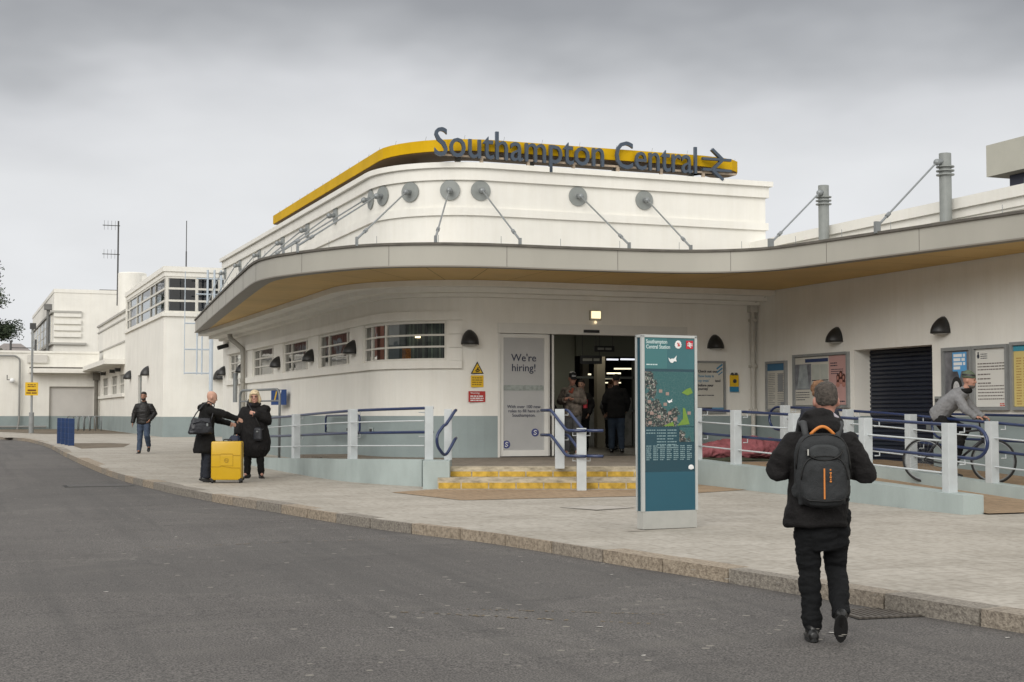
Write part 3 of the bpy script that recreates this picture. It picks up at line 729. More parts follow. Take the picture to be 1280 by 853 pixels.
STRIP = mat('strip_light', (1, .95, .8), emit=((1, .90, .62), 1.1))
for (x0, y0, x1, y1, z) in ((17.9, 38.1, 18.5, 37.9, 2.86), (18.55, 40, 18.95, 39.85, 2.78), (20.1, 43.7, 20.45, 43.55, 2.73), (21.8, 47.3, 22.4, 47.1, 2.67), (16.36, 36.5, 16.44, 36.5, 2.64)):
    MB().tube([(x0, y0, z), (x1, y1, z)], .022, 8).build('strip_light', STRIP, CC, True)
WSTR = mat('lit_panel', (1, 1, 1), emit=((.9, .93, 1), .8))
MB().box(15.14, 15.44, 32.6, 32.66, 2.88, 2.92).build('lit_panel', WSTR, CC, True); MB().box(15.52, 15.9, 32.6, 32.66, 2.89, 2.93).build('lit_panel', WSTR, CC, True)
for lx, ly, pw in ((12.6, 29.6, 13), (15.5, 34.2, 14), (18.5, 40, 18)):      # the concourse's own ceiling lights
    ld = bpy.data.lights.new('concourse_light', 'AREA'); ld.shape = 'RECTANGLE'; ld.size = 1.6; ld.size_y = .3; ld.energy = pw; ld.color = (1, .93, .78); lo_ = bpy.data.objects.new('concourse_light', ld); COL.objects.link(lo_); lo_.location = (lx, ly, 3.66)
g = MB()   # glazed ticket hall partition beyond
for i in range(9): g.box(14.6+i*.9, 14.66+i*.9, 35.6, 35.7, .66, 3.0)
g.box(14.6, 22, 35.6, 35.7, 1.6, 1.66); g.box(14.6, 22, 35.6, 35.7, 2.5, 2.56); g.build('glazed_screen', mat('screen_frame', (.10, .11, .10), .6), CC, True)
g = MB(); g.box(16.4, 18.2, 36.6, 37.2, .66, 2.0); g.build('kiosk_counter', mat('counter_grey', (.22, .22, .20), .7, .4, 4), CC, True)
DP = mat('dim_print', (.28, .28, .25), .6)
sg = empty('hanging_sign', (13.42, 29.05, 2.92), 0, 'black direction sign hanging from the ceiling inside the doorway, the upper of two', 'sign')
g = MB(); g.box(-.24, .24, 0, .05, .0, .13); g.tube([(-.2, .025, .13), (-.2, .025, .8)], .008, 6); g.tube([(.2, .025, .13), (.2, .025, .8)], .008, 6); g.build('panel', BLACK, sg)
lines(MB(), -.17, .17, .09, 1, .05, .05, -.002, 5).build('lettering', DP, sg)
sg = empty('bulkhead_sign', (13.98, 31.02, 2.72), R(-14), 'dark sign panel with faint print below the hanging sign in the doorway', 'sign')
g = MB(); g.box(-.26, .26, 0, .05, .0, .2); g.tube([(-.2, .025, .2), (-.2, .025, 1.0)], .008, 6); g.tube([(.2, .025, .2), (.2, .025, 1.0)], .008, 6); g.build('panel', BLACK, sg); lines(MB(), -.2, .2, .13, 1, .06, .06, -.002, 6).build('lettering', DP, sg)

# ---------------------------------------------------------------- landing, steps, ramps
LAND = brick_mat('landing_paving', (.26, .225, .185), (.23, .2, .165), (.12, .1, .085), 1, .45, .45, .01, .3)
ls = [(7.70, 22.80), (10.62, 21.64), (11.3, 21.7), (12.15, 22.7)]
pl = ls+[(12.2, 22.9), (14.2, 22.9), (14.3, 23.3), (RX, 23.3), (RX, FY-.0), (9.9, FY), (8.7, 28.2), (LX, 29.4), (LX, 31), (7.0, 31), (6.95, 24.6)]
g = filled(pl, .1, .66); lo2 = tag(g.build('landing', LAND), kind='structure')
g = MB(); g.box(10.3, 14.6, FY-.03, 28, .6, .664); g.box(10.3, 30, 28, 52, .6, .662); tag(g.build('concourse_floor', mat('dark_floor', (.10, .09, .075), .35, .1, 2)), kind='structure')
stp = empty('entrance_steps', (9, 22.2, .3), 0, 'two stone steps with yellow painted nosings below the entrance doors', 'steps')
u_ = Vector((10.62-7.70, 21.64-22.80, 0)).normalized(); nrm_ = Vector((u_.y, -u_.x, 0))
LEN = 3.75
Ms = Matrix.Translation((7.62, 22.83, 0)) @ Matrix(((u_.x, nrm_.x, 0, 0), (u_.y, nrm_.y, 0, 0), (0, 0, 1, 0), (0, 0, 0, 1)))
g = MB(); g.box(.0, LEN, -.3, .03, .2, .664, Ms); g.box(-.1, LEN, .03, .38, .1, .497, Ms); g.build('tread', STONE, stp, True)
g = MB()
for (y, z0, z1, off) in ((.031, .50, .585, 0), (.381, .32, .415, .25)):
    x = -.06+off-.35 if off else .0
    while x < LEN:
        a, b = max(x, -.09 if off else .01), min(x+.44, LEN)
        if b > a: g.box(a+.006, b-.006, y, y+.006, z0, z1, Ms)
        x += .45
g.build('yellow_nosing', YNOSE, stp, True)
g = MB(); g.box(-.1, LEN, .38, .5, .1, .315, Ms); g.build('step_foot', PAVE, stp, True)

def slope_wall(pts, th):
    """pts (x,y,ztop,zbot); outer face = right of travel"""
    P_ = Path([(p[0], p[1]) for p in pts]); g = MB(); A = None
    for i, p in enumerate(pts):
        a = P_.p[i]; b = a-P_.n[i]*th
        Bq = [g.bm.verts.new(v) for v in ((a.x, a.y, p[3]), (a.x, a.y, p[2]), (b.x, b.y, p[2]), (b.x, b.y, p[3]))]
        if A:
            for k_ in range(4): g.bm.faces.new((A[k_], A[(k_+1) % 4], Bq[(k_+1) % 4], Bq[k_]))
        else: g.bm.faces.new(Bq[::-1])
        A = Bq
    g.bm.faces.new(A); return g
# left ramp
lw = [tuple(p) for p in cat_rom([(6.3, 36, .50), (6.3, 33, .55), (6.32, 30.6, .60), (6.38, 28.2, .66), (6.52, 25.66, .72), (6.92, 24.2, .755), (7.36, 23.3, .77)], 6)]
tag(slope_wall([(a, b, c, .1) for a, b, c in lw], .3).build('ramp_wall', DADO2), 'low pale grey curved ramp wall left of the steps', 'low wall')
g = MB(); M_ = Matrix.Translation((7.55, 23.0, 0)) @ Matrix.Rotation(math.atan2(u_.y, u_.x), 4, 'Z'); g.box(-.22, .22, -.42, .25, .1, .772, M_, .01)
tag(g.build('ramp_wall_end', DADO2), 'pale grey square pier ending the left ramp wall beside the steps', 'pier')
g = MB(); A = None
for a, b, c in lw:
    p0 = (a+.28, b, c-.11); p1 = (LX, b, c-.11)
    Bq = [g.bm.verts.new(p0), g.bm.verts.new(p1)]
    if A: g.bm.faces.new((A[0], A[1], Bq[1], Bq[0]))
    A = Bq
tag(g.build('ramp', LAND), kind='structure')
def post(parent, x, y, z0, z1, rz=0, w=.14):
    g = MB(); g.box(-w/2, w/2, -w/2, w/2, 0, z1-z0, None, .006); o = g.build('post', POSTW, parent); o.location = (x-parent.location.x, y-parent.location.y, z0-parent.location.z); o.rotation_euler = (0, 0, rz-parent.rotation_euler.z); return o
LR = empty('ramp_railing', (6.7, 25.4, .7), 0, 'pale posts with blue and white rails on the curved left ramp wall', 'railing')
cen = Path([(p[0]+.0, p[1]) for p in lw])
def lp(q, off, dz): p = cen.at(q, off); return (p.x, p.y, interp(p.y, [23, 25.66, 28.2, 30.6, 33, 36], [.77, .72, .66, .60, .55, .5])+dz)
S0 = cen.s_of((6.3, 33.5))
for y_ in (33.6, 29.1, 25.35, 23.2):
    p = min(((abs(a[1]-y_), a) for a in lw))[1]; post(LR, p[0]+.13, p[1], p[2]-.01, p[2]+.9, R(8) if y_ > 25 else R(-15))
post(LR, 7.72, 22.97, .77, 1.62, R(-20), .13)
qs = [S0+(cen.s[-1]-S0)*i/30 for i in range(31)]
for dz, r_, m_, off in ((.88, .025, BLUE, -.27), (.47, .025, BLUE, -.27), (.66, .012, POSTW, -.06), (.24, .012, POSTW, -.06)):
    MB().tube([lp(q, off, dz) for q in qs], r_, 8).build('rail', m_, LR, True, smooth=True)
g = MB()
for y_ in (33.6, 29.1, 25.35, 23.5):
    p = min(((abs(a[1]-y_), a) for a in lw))[1]
    for dz in (.88, .47): g.tube([(p[0]+.13, p[1], p[2]+dz-.08), (p[0]+.27, p[1], p[2]+dz-.08), (p[0]+.27, p[1], p[2]+dz-.02)], .01, 6)
g.build('rail_bracket', POSTW, LR, True)
# stair loop at the end of the left railing
ax = Vector((7.72, 22.97, 0)); dn_ = nrm_*1.0
def off3(o, t, z, s_=.0): v = ax+dn_*t+u_*s_; return (v.x, v.y, z)
loop = rounded([off3(0, -.25, 1.60, .12), off3(0, .02, 1.60, .12), off3(0, .32, 1.36, -.02), off3(0, .42, 1.35, -.05), off3(0, .62, 1.2, -.15), off3(0, .60, 1.02, -.15), off3(0, .45, .86, -.05), off3(0, .3, .88, .0), off3(0, .05, 1.12, .12), off3(0, -.25, 1.13, .12)], .1, 5)
MB().tube(loop, .026, 10).build('stair_loop', BLUE, LR, True, smooth=True)
# centre handrail on the steps
CR = empty('step_handrail', (9.4, 21.7, .66), 0, 'blue twin handrails on two pale posts in the middle of the steps', 'handrail')
pa = Vector((9.32, 21.95, 0)); pb = pa+nrm_*.48+u_*.34
for p, z0, z1 in ((pa, .64, 1.62), (pb, .28, 1.31)): post(CR, p.x, p.y, z0, z1, math.atan2(u_.y, u_.x), .155)
for sd_ in (-1, 1):
    for dz in (0, -.41):
        o_ = u_*.14*sd_; a = pa+o_; b = pb+o_
        pts = [a-nrm_*.28-u_*.16+Vector((0, 0, 1.60+dz)), a+Vector((0, 0, 1.60+dz)), b-u_*.1+Vector((0, 0, 1.27+dz)), b+nrm_*.2+u_*.2+Vector((0, 0, 1.27+dz))]
        MB().tube(rounded(pts, .07), .025, 10).build('handrail', BLUE, CR, True, smooth=True)
g = MB()
for p, z in ((pa, 1.6), (pb, 1.27)):
    for dz in (0, -.41): 
        for sd_ in (-1, 1):
            a = p+u_*.07*sd_; b = p+u_*.14*sd_; g.tube([(a.x, a.y, z+dz-.08), (b.x, b.y, z+dz-.08), (b.x, b.y, z+dz-.02)], .009, 6)
g.build('rail_bracket', POSTW, CR, True)
# right ramp: outer wall, inner wall
RO = [(12.0, 22.95), (12.0, 15.1)]
zt = lambda y: interp(y, [10, 15, 19, 23], [.30, .50, .64, .76])
tag(slope_wall([(12.0, 22.95, .76, .1), (12.0, 19, .64, .1), (12.0, 15.12, .50, .1)], .32).build('ramp_wall', DADO2), 'low pale grey ramp wall nearest the viewer, right of the map pillar', 'low wall')
zi = lambda y: interp(y, [8, 14, 16.5, 20, 22.9], [.25, .38, .49, .68, .80])
tag(slope_wall([(14.15, 22.9, .80, .1), (14.15, 20, .68, .1), (14.15, 16.5, .49, .1), (14.15, 14, .38, .1), (14.15, 8, .25, .1)], .25).build('ramp_wall', DADO2), 'low pale grey inner ramp wall between the two ramps', 'low wall')
zr = lambda y: interp(y, [8, 15.3, 16.5, 20, 22.9], [.24, .27, .32, .49, .66])
g = MB(); A = None
for y_ in (22.95, 20, 16.5, 15.0):
    Bq = [g.bm.verts.new((12.3, y_, zr(y_)+.004)), g.bm.verts.new((14.16, y_, zr(y_)+.004))]
    if A: g.bm.faces.new((A[0], Bq[0], Bq[1], A[1]))
    A = Bq
tag(g.build('ramp', BROWNPAVE), kind='structure')
zp = lambda y: interp(y, [8, 14, 18.4, 20, 23.35], [.25, .34, .49, .57, .665])
g = MB(); A = None
for y_ in (23.3, 20, 18.4, 14, 8):
    Bq = [g.bm.verts.new((14.39, y_, zp(y_)+.002)), g.bm.verts.new((RX+.4, y_, zp(y_)+.002))]
    if A: g.bm.faces.new((A[0], Bq[0], Bq[1], A[1]))
    A = Bq
tag(g.build('ramp', BROWNPAVE), kind='structure')
def railing(name, x, ys, z, label, y0, y1, loop0, loop1, side=1):
    E_ = empty(name, (x, ys[1], z(ys[1])), 0, label, 'railing')
    for y_ in ys: post(E_, x, y_, z(y_)-.01, z(y_)+.9)
    X_ = x+.15*side
    h = lambda y_, dz: (X_, y_, z(y_)+dz)
    n_ = 12; top = [h(y0+(y1-y0)*i/n_, .87) for i in range(n_+1)]; bot = [h(y0+(y1-y0)*i/n_, .45) for i in range(n_+1)]
    path = list(top)
    if loop1:
        c = z(y1)+.66; path += [(X_, y1-.30*math.sin(a), c+.21*math.cos(a)) for a in [math.pi*i/10 for i in range(1, 10)]]
        path += bot[::-1]
        if loop0: path += [(X_, y0+.30*math.sin(a), z(y0)+.66-.21*math.cos(a)) for a in [math.pi*i/10 for i in range(1, 10)]]
        MB().tube(path, .023, 10, closed=bool(loop0), caps=not loop0).build('blue_rail', BLUE, E_, True, smooth=True)
    else:
        path = [h(y1+(y0-y1)*i/n_, .87) for i in range(n_+1)]
        if loop0: path += [(X_, y0+.30*math.sin(a), z(y0)+.66+.21*math.cos(a)) for a in [math.pi*i/10 for i in range(1, 10)]]
        path += bot
        MB().tube(path, .023, 10).build('blue_rail', BLUE, E_, True, smooth=True)
    ya, yb = max(ys), min(ys)
    for dz in (.66, .24): MB().tube([(x-.0, ya-(ya-yb)*i/10, z(ya-(ya-yb)*i/10)+dz) for i in range(11)], .013, 8).build('white_rail', POSTW, E_, True, smooth=True)
    g = MB()
    for y_ in ys:
        for dz in (.87, .45): g.tube([(x+.07*side, y_-.12, z(y_)+dz-.09), (X_, y_-.12, z(y_)+dz-.09), (X_, y_-.12, z(y_)+dz-.02)], .009, 6)
    g.build('rail_bracket', POSTW, E_, True)
    return E_
railing('ramp_railing', 12.15, [22.46, 21.1, 19.3, 17.43, 15.57], zt, 'front ramp railing with looped blue rails, nearest the viewer', 22.6, 15.3, True, True)
railing('ramp_railing', 14.22, [22.9, 20.9, 19.17, 17.25, 15.3, 13.3, 11.3], zi, 'inner ramp railing behind the front one, passing before the cyclist', 23.4, 10, True, False)
# handrail fixed to the right wing wall
g = MB(); g.tube([(16.12, 12, 1.42)]+[(16.12, 12+8.9*i/10, 1.42+.12*i/10) for i in range(1, 11)]+[(16.12, 20.9+.22*math.sin(a), 1.33+.21*math.cos(a)) for a in [math.pi*i/8 for i in range(1, 8)]]+[(16.12, 20.9-8.9*i/10, 1.12-.12*i/10) for i in range(0, 11)], .022, 10)
for y_ in (20.6, 18.6, 16.5): g.tube([(16.12, y_, 1.5), (16.28, y_, 1.45)], .012, 6)
tag(g.build('wall_handrail', BLUE, smooth=True), 'blue handrail fixed to the right wing wall behind the cyclist', 'handrail')
g = MB(); g.tube(rounded([(7.98, 32.6, 1.12), (7.98, 32.6, 1.5), (7.98, 29.6, 1.52), (7.98, 29.6, 1.14), (7.98, 32.5, 1.10)], .12), .022, 10)
tag(g.build('wall_handrail', BLUE, smooth=True), 'blue looped handrail fixed to grey wall under curved window', 'handrail')
for i, y_ in enumerate((29.3, 31.2, 33.2)):
    e_ = empty('wall_vent', (LX, y_, 1.2), R(-90), ['small wall vent nearest the curved corner', 'small wall vent, middle one behind handrail', 'small wall vent furthest from the curved corner'][i], 'vent', 'vents in the grey wall base')
    MB().box(-.13, .13, -.015, 0, -.06, .06).build('frame', DADO2, e_); MB().box(-.1, .1, -.018, -.0151, -.035, .03).build('opening', BLACK, e_)

# ---------------------------------------------------------------- far side of the concourse etc. is dark; opposite side of the street (seen only as reflections)
oc = empty('concrete_offices', (-30, 20, 0), 0, 'grey concrete offices across the road, reflected in the curved window', 'building')
MB().box(-44, -30, -30, 69, 0, 10).build('wall', mat('grey_concrete', (.20, .205, .19), .9, .4, .25), oc, True)
for i in range(14): y = -26+i*6.6; MB().box(-30, -29.9, y, y+4, 2.5, 5).build('window', mat('dim_window', (.05, .06, .06), .3), oc, True); MB().box(-30, -29.9, y, y+4, 6.2, 8.6).build('window', MATS['dim_window'], oc, True)
ob = empty('brick_terrace', (-26, 40, 0), 0, 'red brick terrace across the road, reflected in the station windows', 'building')
RB = brick_mat('red_brick', (.36, .12, .07), (.30, .1, .06), (.3, .26, .22), 3, .6, .25, .02, .2, 0, vertical=True)
g = MB(); g.box(-40, -26, 70, 260, 0, 13); g.build('wall', mat('brick_far', (.19, .085, .06), .9, .35, .4), ob, True)
for i in range(22):
    g = MB(); y = 74+i*8.4; g.box(-26.0, -25.9, y, y+3.4, 4.5, 6.6); g.box(-26.0, -25.9, y, y+3.4, 8.2, 10.6); g.build('window', mat('pale_window', (.16, .18, .18), .3, .5, .7), ob, True)

# ---------------------------------------------------------------- wall fittings
LB = mat('lamp_hood', (.022, .022, .022), .4, .2, 8)
def lamp_proto(label):
    e_ = empty('wall_lamp', (0, 0, 0), 0, label, 'wall lamp', 'black hooded wall lamps on the station walls')
    g = MB(); rows = []                                     # a quarter-round hood, open below
    for i in range(9):
        t = i/8; w = .185*math.sin(math.pi/2*min(1, .12+.88*t**.75)); d = .26*math.sin(math.pi/2*min(1, .1+.9*t**.8)); z = .30*(1-t)+.0
        rows.append([g.bm.verts.new((w*math.cos(a), -d*math.sin(a)-.004, z)) for a in [math.pi*k/14 for k in range(15)]])
    for A_, B_ in zip(rows, rows[1:]):
        for k_ in range(14): g.bm.faces.new((A_[k_], A_[k_+1], B_[k_+1], B_[k_]))
    o = g.build('hood', LB, e_, smooth=True); md = o.modifiers.new('t', 'SOLIDIFY'); md.thickness = .008
    g = MB(); pts = [(.165*math.cos(a), -.235*math.sin(a)-.01) for a in [math.pi*k/14 for k in range(15)]]
    g.prism(pts, .02, .035); g.prism([(x*.8, y*.8-.01) for x, y in pts], -.02, .02); g.build('diffuser', LAMPG, e_)
    g = MB(); g.box(-.1, .1, -.02, .0, .0, .2); g.build('backplate', LB, e_)
    return e_
lamp0 = lamp_proto('black hooded wall lamp between the curved window and the entrance doors')
lamp0.location = (9.67, FY+.03, 2.94)
for loc, rz, lab in (((15.27, FY, 2.95), 0, 'black hooded wall lamp above the white notice, right of the doors'),
    ((RX, 24.25, 2.96), R(-90), 'black hooded wall lamp above the pink poster, left of the dark shutter'),
    ((RX, 20.96, 2.96), R(-90), 'black hooded wall lamp to the right of the dark shutter'),
    ((LX, 30.72, 2.86), R(-90), 'hooded wall lamp nearest the curved corner window, on the long side wall'),
    ((LX, 34.7, 2.83), R(-90), 'second hooded wall lamp along the side wall from the curved window'),
    ((LX, 38.6, 2.80), R(-90), 'third hooded wall lamp along the side wall from the curved window'),
    ((LX, 43.7, 2.80), R(-90), 'hooded wall lamp beside the downpipe on the side wall'),
    ((LX, 47.05, 2.80), R(-90), 'hooded wall lamp at the far end of the side wall, under the canopy tip'),
    ((8.62, 78.3, 3.4), R(-90), 'hooded lamp left of the door on the tall block with corner windows'),
    ((8.62, 70.8, 3.4), R(-90), 'hooded lamp right of the door on the tall block with corner windows'),
    ((11.1, 65.53, 3.1), 0, 'hooded lamp behind the blue steel frame on the tall block')):
    o = dup(lamp0, loc, rz, lab)
    if loc[1] > 60: o.scale = (1.5, 1.5, 1.5)
# emergency light over the doors
e_ = empty('emergency_light', (12.43, FY, 3.5), 0, 'small lit emergency lamp on the wall over the doors', 'wall light')
MB().box(-.13, .13, -.07, 0, -.01, .2, None, .01).build('body', mat('cream_plastic', (.5, .48, .4), .5), e_)
MB().box(-.105, .105, -.08, -.071, .03, .18).build('lens', mat('lit_lens', (1, .9, .6), emit=((1, .82, .5), 1.0)), e_)
MB().ball((0, -.05, -.05), .03).build('indicator', mat('lit_indicator', (1, .9, .6), emit=((1, .8, .5), .8)), e_)
# warning signs left of the door
def plate(name, loc, rz, w, h, m, label, cat='sign', t=.006):
    e_ = empty(name, loc, rz, label, cat); MB().box(-w/2, w/2, -t, -.001, 0, h).build('plate', m, e_); return e_
YEL = mat('sign_yellow', (.72, .45, .02), .5); REDS = mat('sign_red', (.42, .035, .03), .5); WHS = mat('sign_white', (.6, .59, .55), .5)
e_ = plate('warning_sign', (9.83, FY+.012, 2.08), 0, .27, .24, YEL, 'yellow warning notice with black triangle above the red sign by the doors')
g = MB(); g.prism([(-.14, 0), (.14, 0), (0, .25)], -.004, 0, Matrix.Translation((0, -.004, .27)) @ Matrix.Rotation(R(90), 4, 'X')); g.build('triangle', BLACK, e_)
g = MB(); g.prism([(-.105, .02), (.105, .02), (0, .21)], -.004, 0, Matrix.Translation((0, -.0085, .27)) @ Matrix.Rotation(R(90), 4, 'X')); g.build('triangle_face', YEL, e_)
g = MB(); g.tube([(-.04, -.014, .33), (.0, -.014, .36), (.05, -.014, .34)], .012, 6); g.tube([(-.03, -.014, .31), (.03, -.014, .32)], .01, 6); g.tube([(0, -.014, .37), (.02, -.014, .40)], .012, 6); g.build('symbol', BLACK, e_)
lines(MB(), -.11, .11, .20, 4, .045, .022, -.0065, 4).build('small_print', mat('brown_print', (.30, .18, .02), .7), e_)
e_ = plate('red_sign', (9.82, FY+.005, 1.78), 0, .36, .22, REDS, 'small red notice with white print below the yellow warning')
text('lettering', 'Warning', .055, INKW, e_, (-.14, -.009, .165)); lines(MB(), -.14, .14, .13, 3, .042, .022, -.0065, 9).build('small_print', INKW, e_)
# notice on the front wall
def case(name, loc, rz, w, h, label, frame=ALU, bw=.05, dep=.07):
    e_ = empty(name, loc, rz, label, 'poster case')
    g = MB(); g.box(-w/2, w/2, -dep, 0, 0, bw); g.box(-w/2, w/2, -dep, 0, h-bw, h); g.box(-w/2, -w/2+bw, -dep, 0, bw, h-bw); g.box(w/2-bw, w/2, -dep, 0, bw, h-bw); g.build('frame', frame, e_)
    return e_
def poster(e_, x0, x1, z0, z1, m, y=-.03, name='poster'):
    MB().box(x0, x1, y, y+.004, z0, z1).build(name, m, e_); return e_
c = case('poster_case', (15.13, FY, 1.55), 0, .76, 1.13, 'grey framed notice asking to check how busy the train is', ALU, .04, .05)
poster(c, -.33, .33, .05, 1.08, PAPER)
LBL = mat('light_blue_print', (.12, .28, .42), .6)
text('lettering', 'Check out our', .078, INK, c, (-.29, -.034, .88), bold=.0015); text('lettering', '‘how busy is', .078, LBL, c, (-.29, -.034, .78), bold=.0015); text('lettering', 'my train’', .078, LBL, c, (-.29, -.034, .68), bold=.001)
text('lettering', 'tool', .078, INK, c, (.13, -.034, .68), bold=.0015); text('lettering', 'before your\njourney', .078, INK, c, (-.29, -.034, .58), bold=.0015)
lines(MB(), -.29, .1, .40, 1, .03, .018, -.031, 2).build('small_print', INK, c)
g = MB(); bar2(g, (.17, .96), (.31, 1.06), .035); bar2(g, (.17, .88), (.31, .98), .03); bar2(g, (.21, .83), (.31, .9), .02); o = g.build('corner_stripes', mat('blue_stripes', (.05, .22, .38), .6), c); o.scale = (1, .06, 1); o.location = (0, -.03, 0)
g = MB(); g.box(-.33, .05, -.035, -.031, .05, .13); g.build('footer_dark', INK, c); g = MB(); g.box(.05, .33, -.035, -.031, .05, .13); g.build('footer_blue', LBL, c)
e_ = empty('call_point', (15.73, FY, 2.02), 0, 'small yellow and blue box on the wall beside the white notice', 'wall box')
MB().box(-.1, .1, -.05, 0, .11, .36, None, .006).build('yellow_half', YEL, e_); MB().box(-.1, .1, -.049, 0, 0, .109).build('blue_half', mat('box_blue', (.03, .2, .35), .5), e_)
g = MB(); M_ = Matrix.Translation((0, -.052, .23)) @ Matrix.Rotation(R(90), 4, 'X'); g.lathe([(.045, -.004), (.045, .004)], (0, 0, 0), 16, M_); g.build('button', DGREY, e_)
g = MB(); g.box(-.09, .09, -.06, -.0, .361, .37); g.ball((-.05, -.03, .38), .035); g.ball((.05, -.03, .38), .035); g.build('loops', DGREY, e_)
# cases on the right wing wall
def rc(y0, y1, z0, z1, label, **k): return case('poster_case', (RX, (y0+y1)/2, z0), R(-90), abs(y0-y1), z1-z0, label, **k)
c = rc(26.9, 26.1, 1.6, 2.66, 'narrow grey timetable case nearest the inner corner, white pages under a blue header')
poster(c, -.35, .35, .05, 1.01, PAPER); g = MB(); g.box(-.35, .35, -.036, -.0305, .86, 1.01); g.build('header', mat('poster_blue', (.05, .15, .26), .6), c)
lines(MB(), -.32, -.06, .80, 18, .038, .014, -.031, 4).build('small_print', mat('grey_print', (.2, .2, .2), .7), c); lines(MB(), .04, .31, .80, 18, .038, .014, -.031, 5).build('small_print', MATS['grey_print'], c)
g = MB(); g.box(.16, .3, -.036, -.031, .06, .2); g.box(.06, .26, -.034, -.0312, .42, .78); g.build('panel_print', mat('mid_grey_print', (.25, .26, .27), .7), c)
c = rc(25.82, 23.84, 1.66, 2.76, 'wide grey poster case with a dark picture at left and a pink poster at right')
poster(c, -.93, .3, .06, 1.04, PAPER)
PK = mat('pink_poster', (.50, .30, .28), .6, .05, 2); poster(c, .3, .93, .06, 1.04, PK)
g = MB(); g.box(-.55, .28, -.036, -.0305, .93, 1.0); g.build('blue_banner', mat('navy_print', (.03, .05, .13), .6), c)
g = MB(); g.box(-.92, -.33, -.036, -.0305, .38, .90); g.build('picture', mat('dark_picture', (.22, .23, .25), .6, .6, 3, dark=(.05, .05, .06)), c)
g = MB(); g.prism([(-.85, .40), (-.4, .40), (-.5, .88), (-.74, .88)], 0, .004, Matrix.Translation((0, -.036, 0)) @ Matrix.Rotation(R(90), 4, 'X')); g.build('picture_glow', mat('pale_picture', (.30, .33, .34), .6, .3, 6), c)
g = MB(); g.box(-.3, -.02, -.034, -.0305, .58, .88); g.box(0, .27, -.034, -.0305, .58, .88); g.build('leaflet', mat('leaflet', (.42, .44, .4), .6, .1, 8), c)
PRN = mat('case_print', (.03, .035, .05), .7)
MB().box(-.3, .28, -.036, -.031, .55, .57).build('rule_line', PRN, c)
for a_ in ((-.9, -.4, .33, 4, .05, .016, -.031, 5), (-.28, .2, .5, 6, .05, .014, -.031, 6), (.36, .6, .9, 2, .05, .022, -.031, 7), (.38, .8, .77, 3, .04, .015, -.031, 8), (.5, .85, .14, 1, .04, .024, -.031, 8)): lines(MB(), *a_).build('small_print', PRN, c)
g = MB()
for x, z in ((.62, .60), (.72, .66), (.82, .60)):
    g.ball((x, -.033, z), .055, .006, .075); g.ball((x, -.034, z-.08), .05, .005, .06)
g.build('three_people_hair', mat('dark_brown_print', (.07, .025, .02), .6), c)
g = MB()
for x, z in ((.62, .59), (.72, .65), (.82, .59)): g.ball((x, -.038, z), .03, .004, .042); g.ball((x, -.037, z-.13), .06, .005, .05)
g.build('three_people_faces', mat('skin_print', (.42, .2, .16), .6), c)
c = rc(20.97, 20.16, 1.62, 2.70, 'grey poster case with a black and white poster and a blue speech panel', bw=.06)
poster(c, -.34, .34, .06, 1.02, mat('bw_poster', (.16, .16, .17), .6, .7, 2.2, dark=(.02, .02, .025)))
g = MB(); g.box(-.13, .24, -.036, -.0305, .66, .99); g.prism([(.0, .66), (.1, .66), (.06, .54)], 0, .004, Matrix.Translation((0, -.032, 0)) @ Matrix.Rotation(R(90), 4, 'X')); g.box(.0, .33, -.036, -.0305, .08, .2); g.build('blue_speech_panel', mat('bright_blue_print', (.10, .33, .62), .6), c)
lines(MB(), -.1, .21, .96, 4, .072, .052, -.037, 15).build('lettering', INKW, c)
g = MB(); g.ball((-.03, -.034, .37), .15, .006, .2); g.build('hooded_figure', mat('hood_print', (.02, .02, .02), .6), c)
g = MB(); g.ball((-.03, -.04, .37), .085, .005, .12); g.build('figure_face', mat('pale_face_print', (.5, .5, .5), .6, .3, 20), c)
c = rc(20.15, 19.27, 1.60, 2.70, 'grey poster case holding a white council notice with a small crest', bw=.055)
poster(c, -.38, .38, .06, 1.04, mat('white_paper', (.62, .61, .57), .6))
g = MB(); g.ball((-.31, -.032, .92), .032, .003, .04); g.ball((-.31, -.032, .975), .018, .003, .02); lines(g, -.25, -.08, .96, 3, .035, .014, -.031, 1); g.build('crest', INK, c)
g = MB(); lines(g, -.33, .34, .80, 3, .05, .02, -.031, 11); lines(g, -.33, 0, .62, 3, .075, .022, -.031, 12); lines(g, -.33, .33, .42, 5, .055, .018, -.031, 13); g.build('small_print', mat('body_print', (.16, .14, .13), .7), c)
g = MB(); lines(g, .22, .34, .12, 2, .03, .02, -.031, 3); g.build('red_mark', mat('red_print', (.5, .1, .08), .6), c)
c = rc(19.2, 17.4, 1.60, 2.72, 'grey poster case at the right edge with a yellow sheet under a teal strip', bw=.055)
poster(c, -.84, .84, .06, 1.06, mat('yellow_sheet', (.56, .45, .17), .6, .06, 3)); g = MB(); g.box(-.84, .84, -.036, -.0305, .97, 1.06); g.build('header', mat('teal_strip', (.05, .25, .33), .6), c)
g = MB()
for i in range(9): lines(g, -.78+i*.17, -.66+i*.17, .86, 18, .044, .016, -.031, 20+i)
g.build('small_print', mat('ochre_print', (.36, .20, .06), .7), c)
